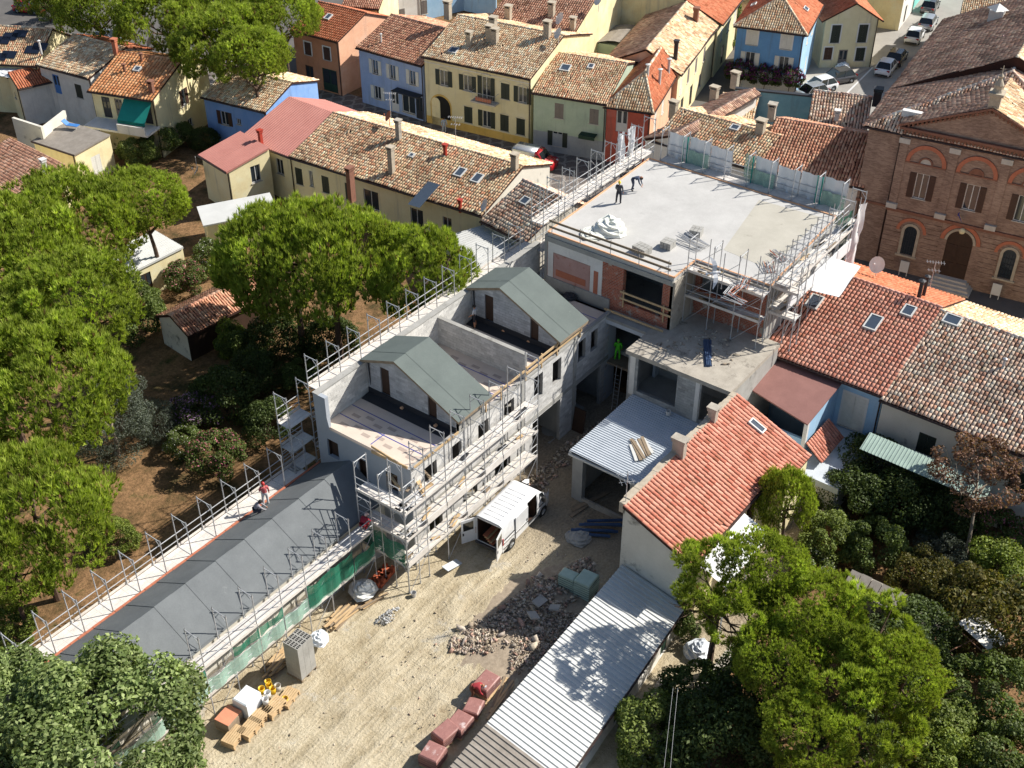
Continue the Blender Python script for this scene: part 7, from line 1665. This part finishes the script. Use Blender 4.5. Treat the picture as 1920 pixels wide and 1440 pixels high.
# ------------------------------------------------------------------ seagull
def gull():
    t = thing('seagull', 'white seagull gliding above the flat annexe roof', 'bird', (57.7,28.1,14.0), R(-35))
    m = MB(); m.lathe([(0,-.26),(.035,-.2),(.075,-.05),(.08,.06),(.055,.16),(.05,.22),(.035,.27),(0,.3)], 10); m.v = [(v[2], v[0], v[1]*.9) for v in m.v]
    for sg in (1,-1):
        sp_ = [((.1,.05,.02),(-.07,.05,.02)),((.16,.3,.14),(-.04,.3,.13)),((.1,.52,.13),(-.08,.5,.12)),((-.12,.78,.05),(-.14,.76,.05))]
        for (a,b),(c,d) in zip(sp_, sp_[1:]):
            qq = [(x,sg*y,z) for x, y, z in (a,b,d,c)]; m.face(qq); m.face([(x,y,z-.012) for x, y, z in qq][::-1])
    m.face(((-.24,.02,0),(-.38,.09,0),(-.4,0,0),(-.38,-.09,0),(-.24,-.02,0)))
    m.build('body', M['feather'], t); m = MB(); m.bar((.29,0,-.005),(.37,0,-.03),.014,5,.004); m.build('beak', M['yellowpl'], t)
    t.rotation_euler = (R(38), R(-12), R(-60)); t.scale = (1.35,)*3
gull()

# ------------------------------------------------------------------ building materials in the courtyard
def rocks(n, f, smin, smax, cols, zf):
    base = np.array([(1,1,-1),(1,-1,-1),(-1,-1,-1),(-1,1,-1),(1,1,1),(1,-1,1),(-1,-1,1),(-1,1,1)], float); fq = np.array([(0,1,2,3),(4,7,6,5),(0,4,5,1),(1,5,6,2),(2,6,7,3),(3,7,4,0)])
    Vs, Fs, Cs = [], [], []
    for i in range(n):
        x, y = f(); s = smin+(smax-smin)*rng.random()**4; d = np.array([s*(.6+1.0*rng.random()),s*(.4+.6*rng.random()),s*(.2+.35*rng.random())])*.5
        a = Matrix.Rotation(rng.random()*6,3,'Z') @ Matrix.Rotation(rng.normal()*.7,3,'X') @ Matrix.Rotation(rng.normal()*.7,3,'Y')
        v = (base+rng.normal(0,.12,(8,3)))*d; v = v@np.array(a).T; v += (x,y,zf(x,y)-s*.04)
        Vs.append(v); Fs.append(fq+8*i); c = np.array(cols[rng.integers(0,len(cols))])*(1+rng.normal(0,.2)); Cs.append(np.tile(c,(6,1)))
    return np.concatenate(Vs), np.concatenate(Fs), np.clip(np.concatenate(Cs),0,1)
RC = [c8(190,174,150), c8(174,158,138), c8(200,188,168), c8(150,136,120), c8(196,160,142), c8(176,160,148), c8(190,176,160), c8(170,158,146), c8(204,190,172)]
cx, cy = P2(985,1150,0)
def heap(cx, cy, a, b, hgt):
    hf = lambda x, y: max(0, hgt*(1-((x-cx)/a)**2-((y-cy)/b)**2))+.04
    def f():
        while True:
            u, v = rng.uniform(-1,1), rng.uniform(-1,1)
            th_ = math.atan2(v,u); rr_ = .72+.2*math.sin(3*th_+1)+.12*math.sin(5*th_+2.2)+.06*math.sin(9*th_)
            if u*u+v*v < rr_*rr_ and math.sin(u*5+v*3)*math.sin(v*6-u*2)+rng.random()*1.4 > .25: return cx+u*a, cy+v*b
    return f, hf
M['mound'] = mat('rubble_dust', c8(182,166,144), c8(120,106,90), 3.5, .97, bmp=.8, fine=22)
f, hf = heap(39.2, 27.7, 6.0, 3.6, .34)
rp = thing('rubble_heap', 'wide heap of demolition rubble and broken bricks in the middle of the courtyard', 'rubble', (0,0,0))
t1_ = rocks(7500, f, .02, .2, RC, hf); t2_ = rocks(150, f, .15, .5, RC, hf); V, F, C = join_np([t1_, t2_]); put('rubble_stones', npmesh('rubble_stones', V, F, M['rock'], C), rp, kind='stuff')
nx = 26; V = []; F = []
for i in range(nx):
    for j in range(nx):
        u, v = -1+2*i/(nx-1), -1+2*j/(nx-1); x, y = 39.2+u*5.4, 27.7+v*3.2; V.append((x,y,hf(x,y)-.1+.04*math.sin(i*1.7)*math.cos(j*2.1)))
for i in range(nx-1):
    for j in range(nx-1): F.append((i*nx+j,(i+1)*nx+j,(i+1)*nx+j+1,i*nx+j+1))
put('rubble_mound', npmesh('rubble_mound', V, F, M['mound'], smooth=True), rp)
for k, (px, py) in enumerate(((1012,1128),(1000,1155),(1040,1140))):
    q = P(px, py, .8); m = MB(); m.obox((0,0,0), (.9-.15*k,.55,.09), rz=k, rx=.25, ry=.2); tag(put('broken_slab', m.mesh('broken_slab', M['concrete']), None, (q.x,q.y,.85)), 'broken concrete slab on top of the rubble heap', 'slab', 'broken slabs on the rubble')
f, hf = heap(59.0, 29.2, 2.6, 3.4, 0); hf2 = lambda x, y: 7.36; V, F, C = rocks(260, f, .03, .3, [c8(206,196,180),c8(180,168,150),c8(160,146,130)], hf2); st = put('roof_debris', npmesh('roof_debris', V, F, M['rock'], C), kind='stuff'); tag(st, 'broken plaster debris on the flat annexe roof', 'debris')
f, hf = heap(44.5, 35.2, 3.0, .55, .25); V, F, C = rocks(420, f, .06, .4, RC, hf); st = put('loose_stones', npmesh('loose_stones', V, F, M['rock'], C), kind='stuff'); tag(st, 'loose stones along the foot of the block building', 'stones')
f, hf = heap(50.5, 34.9, 6.5, 1.0, .12); V, F, C = rocks(500, f, .05, .3, RC, hf); st = put('loose_stones', npmesh('loose_stones', V, F, M['rock'], C), kind='stuff'); tag(st, 'loose rubble along the garage doors of the block building', 'stones')
f, hf = heap(32, 30, 16, 6.5, 0); V, F, C = rocks(900, f, .02, .12, RC, hf); st = put('scattered_pebbles', npmesh('scattered_pebbles', V, F, M['rock'], C), kind='stuff'); tag(st, 'pebbles scattered over the pale courtyard soil', 'pebbles')
f, hf = heap(34.2, 34.6, 1.1, .5, .3); V, F, C = rocks(260, f, .04, .14, [c8(190,190,190),c8(206,206,204)], hf); st = put('gravel_pile', npmesh('gravel_pile', V, F, M['rock'], C), kind='stuff'); tag(st, 'small pile of grey gravel beside the timber stack', 'gravel')

def pallet(mb, x, y, z, rz, L=1.2, W=1.0):
    for i in range(6): 
        m_ = Matrix.Translation((x,y,z)) @ Matrix.Rotation(rz,4,'Z'); q = m_ @ Vector((0,-W/2+.08+i*(W-.16)/5,.13)); mb.obox(q, (L,.1,.022), rz=rz)
    for i in range(3):
        q = (Matrix.Translation((x,y,z)) @ Matrix.Rotation(rz,4,'Z')) @ Vector((-L/2+.06+i*(L-.12)/2,0,.06)); mb.obox(q, (.1,W,.1), rz=rz)
def pack(label, px, py, hgt, m, L=1.15, W=1.0, rz=0, name='brick_pack', group=None, lines=0, cat='brick pack', xy=None):
    q = Vector((*xy,0)) if xy else P(px, py, hgt*.5); t = thing(name, label, cat, (q.x,q.y,.03), rz, group)
    mb = MB(); pallet(mb, 0, 0, 0, 0, L, W); mb.build('pallet', M['wood'], t)
    mb = MB(); n = 5; s = .02
    prof = [(L/2,W/2,.15),(L/2+s,W/2+s,.15+hgt*.5),(L/2,W/2,hgt),(L/2-.06,W/2-.06,hgt+.05)]
    rings = [[(sx*a+random.uniform(-.01,.01),sy*b+random.uniform(-.01,.01),z) for sx, sy in ((-1,-1),(1,-1),(1,1),(-1,1))] for a, b, z in prof]
    for r0, r1 in zip(rings, rings[1:]):
        for k in range(4): mb.face((r0[k],r0[(k+1)%4],r1[(k+1)%4],r1[k]))
    mb.face(rings[-1]); mb.build('wrapped_load', M[m], t)
    if lines:
        mb = MB()
        for i in range(1,lines): z = .15+i*(hgt-.15)/lines; mb.box(-L/2-s-.004,L/2+s+.004,-W/2-s-.004,W/2+s+.004,z-.008,z+.008)
        mb.build('pack_seam', M['bitumen'], t)
    return t
for i, (px, py, hh) in enumerate(((912,1285,.75),(888,1330,.7),(862,1360,.7),(836,1378,.8),(812,1420,.8))):
    t = pack(['pink film-wrapped brick pack nearest the rubble','opened brick pack in the worker\'s reach','film-wrapped brick pack in the middle of the row','film-wrapped brick pack near the bottom edge, fourth in the row','film-wrapped brick pack nearest the bottom edge'][i], px, py, hh*[1,.8,1.05,.95,1.1][i], 'redpack', [1.25,1.0,1.15,1.2,1.05][i], [.95,.85,1.0,.9,1.05][i], R([2,16,4,-6,9][i]), group='brick packs along the shed', lines=4)
# grey hollow block stack
t = thing('block_stack', 'tall stack of grey hollow concrete blocks by the barn scaffold', 'block stack', (28.0,35.2,.03), R(4)); bm = MB(); bm.box(-.195,.195,-.1,.1,0,.24); 
me_b = bm.mesh('hollow_block', M['blockgrey'] if 'blockgrey' in M else M['concrete']); hb = MB()
for k in range(3): hb.box(-.15+k*.11,-.07+k*.11,-.07,.07,.24,.244)
me_h = hb.mesh('block_hole', M['dark'])
for iz in range(10):
    for ix in range(3):
        for iy in range(5):
            if 0 < iy < 4 and ix == 1 and iz < 9: continue
            put('block', me_b, t, (ix*.4+.2, iy*.205+.1, .12+iz*.245)); 
            if iz == 9: put('block_hole', me_h, t, (ix*.4+.2, iy*.205+.1, .12+iz*.245))
mb = MB(); pallet(mb, .6, .5, 0, 0, 1.25, 1.1); mb.build('pallet', M['oldwood'], t)
pack('white shrink-wrapped pack at the end of the barn scaffold', 465, 1320, 1.25, 'packing', 1.1, 1.0, R(6), 'wrapped_pack', cat='wrapped pack')
pack('pale green wrapped pack of sacks by the red-roofed house', 1108, 1052, 1.35, 'greenpack', 1.15, 1.0, R(4), 'sack_pack', cat='sack pack', lines=7, xy=(42.6,26.6))
pack('second lower pack of pale green sacks', 1090, 1052, 1.15, 'greenpack', .7, 1.0, R(4), 'sack_pack', cat='sack pack', lines=6, xy=(42.4,27.7))
t = pack('rusty orange-topped crate on pallets at the scaffold end', 430, 1352, .75, 'oldwood', 1.1, .9, R(8), 'crate', cat='crate'); m = MB(); m.box(-.55,.55,-.45,.45,.81,.84); m.build('lid', mat('rusty_sheet', c8(226,150,116), c8(188,120,96), 2, .7), t)
for i, (px, py) in enumerate(((490,1345),(515,1330),(440,1385),(470,1370),(540,1310))):
    q = P(px, py, .1); mb = MB(); 
    for k in range(3 if i != 4 else 2): pallet(mb, 0, 0, k*.15, random.uniform(-.04,.04), 1.2, .8)
    tag(put('pallet', mb.mesh('pallet', M['wood']), None, (q.x,q.y,.03), rz=R(8)+random.uniform(-.1,.1)), ['stack of wooden pallets right of the white wrapped pack','pallets under the coloured buckets','pallets in front of the rusty crate','pallets between the crate and the wrapped pack','low pallets before the block stack'][i], 'pallet', 'wooden pallets by the barn scaffold')
for i, (px, py, m_, in_) in enumerate(((490,1290,'yellowpl','redpl'),(501,1298,'white','stone'),(511,1290,'yellowpl','yellowpl'),(504,1283,'yellowpl','terracotta'),(497,1310,'white','terracotta'),(519,1315,'white','orangepl'),(534,1310,'yellowpl','stone'),(520,1285,'stone','stone'),(502,1277,'yellowpl','yellowpl'))):
    q = P(px, py, .9 if i not in (5,6) else .4); z = .5 if i not in (5,6) else .03
    t = thing('bucket', ['yellow bucket with a red inside','white bucket with pale residue','plain yellow bucket beside the white one','yellow bucket holding brown mortar','white bucket with a brown inside','white and yellow pail with orange paint on the ground','pail with stone-coloured residue on the ground','stone-grey bucket at the right of the group','yellow bucket at the back of the group'][i]+' by the barn scaffold', 'bucket', (q.x,q.y,z), 0, 'buckets on pallets')
    m = MB(); m.lathe([(0,0),(.14,0),(.18,.42),(.165,.42),(.13,.1)], 14); m.build('pail', M[m_], t, True); m = MB(); m.lathe([(0,.12),(.14,.12)], 14); m.build('contents', M[in_], t)
# timber stacks
for i, (px, py, n_, L_t, lb) in enumerate(((520,1240,26,2.4,'heap of sawn timber offcuts behind the block stack'),(640,1150,22,2.6,'stack of sawn planks under the scaffold beside the gravel'),(690,1120,14,2.2,'planks leaning near the orange tile stack'),(935,1300,6,3.0,'dark boards leaning along the shed edge'))):
    q = P(px, py, .3); t = thing('timber_stack', lb, 'timber', (q.x,q.y,.03), R(random.uniform(-12,12)), 'timber on the building site')
    for k in range(n_):
        m = MB(); m.obox((random.uniform(-.3,.3),(k % 6)*.14-.4+random.uniform(-.04,.04),.06+.09*(k//6)+random.uniform(0,.03)), (L_t*random.uniform(.4,1),.12,.05), rz=random.uniform(-.14,.14)); m.build('plank', M['wood'] if (k % 4) else M['oldwood'], t)
for i, (px, py) in enumerate(((715,1100),(700,1112),(725,1088))):
    q = P(px, py, .2); t = thing('tile_stack', ['stack of orange clay blocks at the foot of the corner scaffold','orange clay blocks half under the tarpaulin','small row of orange clay blocks nearest the scaffold post'][i], 'clay blocks', (q.x,q.y,.03), R(10), 'orange clay blocks')
    for a in range(4):
        for b in range(3):
            m = MB(); m.box(a*.26,a*.26+.25,b*.26,b*.26+.25,0,.2+.2*((a+b+i) % 2)); m.build('clay_block', M['bricktc'], t)
def crumple(name, label, cat, px, py, z, r, m, zs=.5, seed=0):
    q = P(px, py, z); mb = MB(); n1, n2 = 10, 16
    g = lambda i, j: (lambda th, ph, k: (r*k*math.sin(th)*math.cos(ph), r*k*math.sin(th)*math.sin(ph), r*zs*k*math.cos(th)+.02))(math.pi*.5*i/n1, 2*math.pi*j/n2, 1+.13*math.sin(3*i+2*j+seed)*math.cos(2*j-i+seed)+.08*math.sin(5*j+seed))
    for i in range(n1):
        for j in range(n2): mb.face((g(i,j),g(i+1,j),g(i+1,(j+1)%n2),g(i,(j+1)%n2)))
    return tag(mb.build(name, M[m], None, False, loc=(q.x,q.y,q.z-.0)), label, cat)
crumple('tarpaulin', 'crumpled grey tarpaulin over materials under the corner scaffold', 'tarpaulin', 680, 1108, .5, .8, 'zinc', .7, 1)
crumple('rolled_tarpaulin', 'crumpled white plastic sheet right of the block stack', 'tarpaulin', 598, 1200, .6, .55, 'packing', .9, 3)
crumple('bulk_bag', 'grey bulk bag lying in the shade by the garage', 'bag', 1085, 1008, .03, .8, 'concrete', .4, 2)
crumple('plastic_film', 'heap of crumpled clear plastic film on the white slab', 'plastic film', 1143, 432, ZS+.02, 1.15, 'plastic', .75, 4)
crumple('plastic_film', 'low spread of plastic film beside the bigger heap on the slab', 'plastic film', 1112, 440, ZS+.02, .9, 'plastic', .3, 5)
crumple('clothes_heap', 'heap of dark clothes and bags at the far end of the block building terrace', 'bags', 1068, 558, 7.32, .5, 'bitumen', .6, 6)
# concrete blocks on the slab
for k, (px, py, nx_, ny_, nz_, lb) in enumerate(((1190,470,4,2,2,'left stack of grey blocks at the near edge of the white slab'),(1243,462,3,2,2,'right stack of grey blocks on the white slab'),(1298,440,3,2,2,'stack of grey blocks beside the bundle of tubes on the slab'))):
    q = P(px, py, ZS+.2); t = thing('block_stack', lb, 'block stack', (q.x,q.y,ZS+.003), R(10*k-8), 'blocks on the white slab')
    for a in range(nx_):
        for b in range(ny_):
            for c2 in range(nz_):
                m = MB(); m.box(b*.42,b*.42+.39,a*-.27,a*-.27+.235,c2*.26,c2*.26+.24); m.build('block', M['concrete'], t)
q = P(1310,452,ZS); t = thing('tube_bundle', 'bundle of scaffold tubes and frames lying on the slab behind the guard rail', 'tubes', (q.x,q.y,ZS), R(80))
for k in range(14):
    m = MB(); z = .05+.06*(k % 5); m.bar((-1,k*.09,z),(1+random.uniform(-.3,.3),k*.09+random.uniform(-.2,.2),z+random.uniform(0,.35)), .024, 5); m.build('tube', M['steel'], t)
for k, (px, py) in enumerate(((1375,545),(1395,530),(1440,500),(1460,480),(1380,560))):
    q = P(px, py, ZS+.1); t = thing('tube_bundle', ['first','second','third','fourth','fifth'][k]+' pile of tubes and clamps along the right slab edge, counted from the near corner', 'tubes', (q.x,q.y,ZS+.01), R(20*k), 'tube piles on the slab edge')
    for j in range(9): m = MB(); m.bar((-.7,j*.08-.3,.05+.03*(j % 3)),(.7,j*.08-.3+random.uniform(-.3,.3),.06+random.uniform(0,.2)), .026, 5); m.build('tube', M['steel'] if j % 3 else M['terracotta'], t)
# steel beams and boards by the garage, cable bundle, mixing tub, doors
for i in range(6):
    q = P(1105+(i % 3)*13, 1000-(i % 3)*6, .3); m = MB(); m.obox((0,0,0), (2.6,.16,.1)); m.obox((0,0,.07), (2.6,.05,.06))
    tag(put('steel_beam', m.mesh('steel_beam', M['bluesteel']), None, (q.x+.1*i,q.y,.2+.14*(i//2)), rz=R(-60)+.03*i), 'blue-grey steel beam stacked by the white gable', 'beam', 'steel beams by the garage')
for i, (px, py, rz_) in enumerate(((1100,945,.9),(1108,938,.75))):
    q = P(px, py, .2); m = MB(); m.obox((0,0,0), (3.0,.28,.05)); tag(put('plank', m.mesh('plank', M['oldwood']), None, (q.x,q.y,.12+.06*i), rz=rz_-R(60)), ['grey scaffold board lying in front of the garage','second scaffold board crossing the first by the garage'][i], 'board')
q = P(1092,1105,.1); t = thing('cable_bundle', 'tangle of pale tubes and cables at the shed corner', 'cables', (q.x,q.y,.05))
for k in range(16): 
    m = MB(); a = random.uniform(.6,1.6); m.bar((random.uniform(-.5,.5),random.uniform(-.4,.4),.05+.02*k),(random.uniform(-.5,.5)+math.cos(a)*.8,random.uniform(-.4,.4)+math.sin(a)*.8,.1+.03*k), .02, 5); m.build('tube', M['white'] if k % 2 else M['steel'], t)
for px, py, lb, mm in ((776,1118,'metal bucket at the foot of the corner scaffold post','steel'),(1080,923,'pale bucket beside the garage pillar','white'),(964,625,'white bucket on the terrace before the far dormer','white')):
    z = 7.32 if py < 700 else .04; q = P(px, py, z); m = MB(); m.lathe([(0,0),(.13,0),(.17,.33),(.15,.33),(.12,.03)], 12); tag(m.build('bucket', M[mm], None, loc=(q.x,q.y,z)), lb, 'bucket')
for k, (px, py) in enumerate(((752,767),(815,800),(943,622),(990,642))):
    q = P(px, py, FL+.1); m = MB(); m.bar((0,0,0),(.16,.0,0), .11, 10, caps=True); tag(m.build('felt_roll', M['osbtop'], None, loc=(q.x,q.y,FL+.13)), ['short roll on the near terrace membrane, left','short roll on the near terrace membrane, right','short roll before the far dormer, left','short roll before the far dormer, right'][k], 'roll')
q = P(1073,790,.8); m = MB(); m.obox((0,0,.9), (.08,1.1,1.8), ry=.18); tag(m.build('old_door', M['darkwood'], None, loc=(55.0,35.7,.0)), 'dark wooden door leaning against the pillar of the block building', 'door')
q = P(870,1010,.3); m = MB(); m.obox((0,0,0), (1.4,.5,.04), rx=.15, ry=.3); tag(m.build('metal_sheet', M['zincblue'], None, loc=(39.6,34.2,.25)), 'grey metal sheet lying in the shade of the van door', 'sheet')
# old tile-topped garden wall, pergola, garden furniture
q0, q1 = P(1580,1095,2.2), P(1760,1180,2.2); d = (q1-q0); n = Vector((-d.y,d.x,0)).normalized()
gwl = thing('garden_lean_to', 'weathered grey sheet roof of a low garden lean-to between the right garden bushes', 'lean-to', (q0.x,q0.y,0))
mb = MB(); e_2 = q1-q0; k = 9
for i in range(k):
    a, b = e_2*(i/k), e_2*((i+1)/k-.006); zz = .05*math.sin(i*2.1)
    m = MB(); m.face(((a.x,a.y,2.0+zz),(b.x,b.y,2.0+zz),(b.x+n.x*1.2,b.y+n.y*1.2,2.4+zz),(a.x+n.x*1.2,a.y+n.y*1.2,2.4+zz))); m.face(((a.x,a.y,1.97+zz),(b.x,b.y,1.97+zz),(b.x+n.x*1.2,b.y+n.y*1.2,2.37+zz),(a.x+n.x*1.2,a.y+n.y*1.2,2.37+zz))[::-1]); m.build('roof_sheet', M['greysheet'], gwl)
for i in range(4): a = e_2*(i/3); mb.bar((a.x,a.y,0),(a.x,a.y,2.0), .05, 6)
mb.prism([(n.x*1.1,n.y*1.1),(e_2.x+n.x*1.1,e_2.y+n.y*1.1),(e_2.x+n.x*1.3,e_2.y+n.y*1.3),(n.x*1.3,n.y*1.3)], 0, 2.3); mb.build('wall', M['oldconcrete'], gwl)
q = P(1790,1300,0); pg = thing('pergola', 'rusty pergola frame with a pale sheet roof in the lower right garden', 'pergola', (q.x,q.y,0), R(-25))
mb = MB()
for x in (0,1.6,3.2):
    for y in (0,2.2): mb.bar((x,y,0),(x,y,2.2), .035, 5)
    mb.bar((x,0,2.2),(x,2.2,2.2), .03, 5)
for y in (0,1.1,2.2): mb.bar((0,y,2.2),(3.2,y,2.2), .03, 5)
mb.build('frame', mat('rusty_tube', c8(170,124,98), c8(128,90,70), 3, .8), pg); m = MB(); m.obox((2.6,1.2,2.3), (1.6,2.3,.03), ry=.06); m.build('sheet_roof', M['whitewash'], pg)
q = P(1312,1222,.5); crumple('covered_cart', 'small white covered cart beside the shed path', 'cart', 1308, 1225, .05, .75, 'packing', 1.1, 8)
q = P(235,225,3.7); sl_ = thing('sun_lounger', 'blue sun lounger on the courtyard terrace at the left', 'lounger', (*P2(137,238,3.75),3.65), R(-70)); m = MB(); m.obox((0,0,.3),(1.2,.55,.05)); m.obox((-.75,0,.5),(.6,.55,.05),ry=.7); m.build('seat', M['bluepl'], sl_); m = MB(); [m.bar((x,y,0),(x,y,.3),.02,5) for x in (-.5,.5) for y in (-.22,.22)]; m.build('leg', M['white'], sl_)
crumple('shade_sail', 'white shade sail over the left courtyard', 'shade sail', 22, 132, 4.6, 1.8, 'tarp', .12, 3)
tt = thing('table_and_crate', 'pale garden table under the veranda canopy', 'table', (*P2(1725,905,.5),0), .4); m = MB(); m.obox((0,0,.72),(1.3,.9,.05)); m.build('top', M['white'], tt); m = MB(); [m.bar((x,y,0),(x,y,.7),.03,5) for x in (-.55,.55) for y in (-.35,.35)]; m.build('leg', M['white'], tt)
crumple('white_cloth', 'white cloth hanging beside the porch of the red-roofed house', 'cloth', 1432, 950, 1.0, .9, 'tarp', 1.6, 9)
# overhead wires at the lower right
for k, ((xa,ya,za),(xb,yb,zb)) in enumerate((((1330,1440,5),(1255,1215,6)),((1318,1440,5),(1240,1225,6)))):
    a, b = P(1245+k*12,1440,6), P(1262+k*9,1290,6); m = MB(); n_ = 6
    for i in range(n_): t0, t1 = i/n_, (i+1)/n_; f = lambda t: a.lerp(b,t)-Vector((0,0,.4*math.sin(math.pi*t))); m.bar(f(t0), f(t1), .007, 4)
    tag(m.build('overhead_wire', M['steel'], None), ['left','right'][k]+' of the two overhead wires above the bottom shrubs', 'wire')
for r_, lb, px, py in ((.9,'road works sign and white bag pile beside the grey hatchback',1580,130),): crumple('white_cover', 'white crumpled cover beside the dark grey hatchback', 'cover', px, py, .05, .8, 'packing', .9, 2)
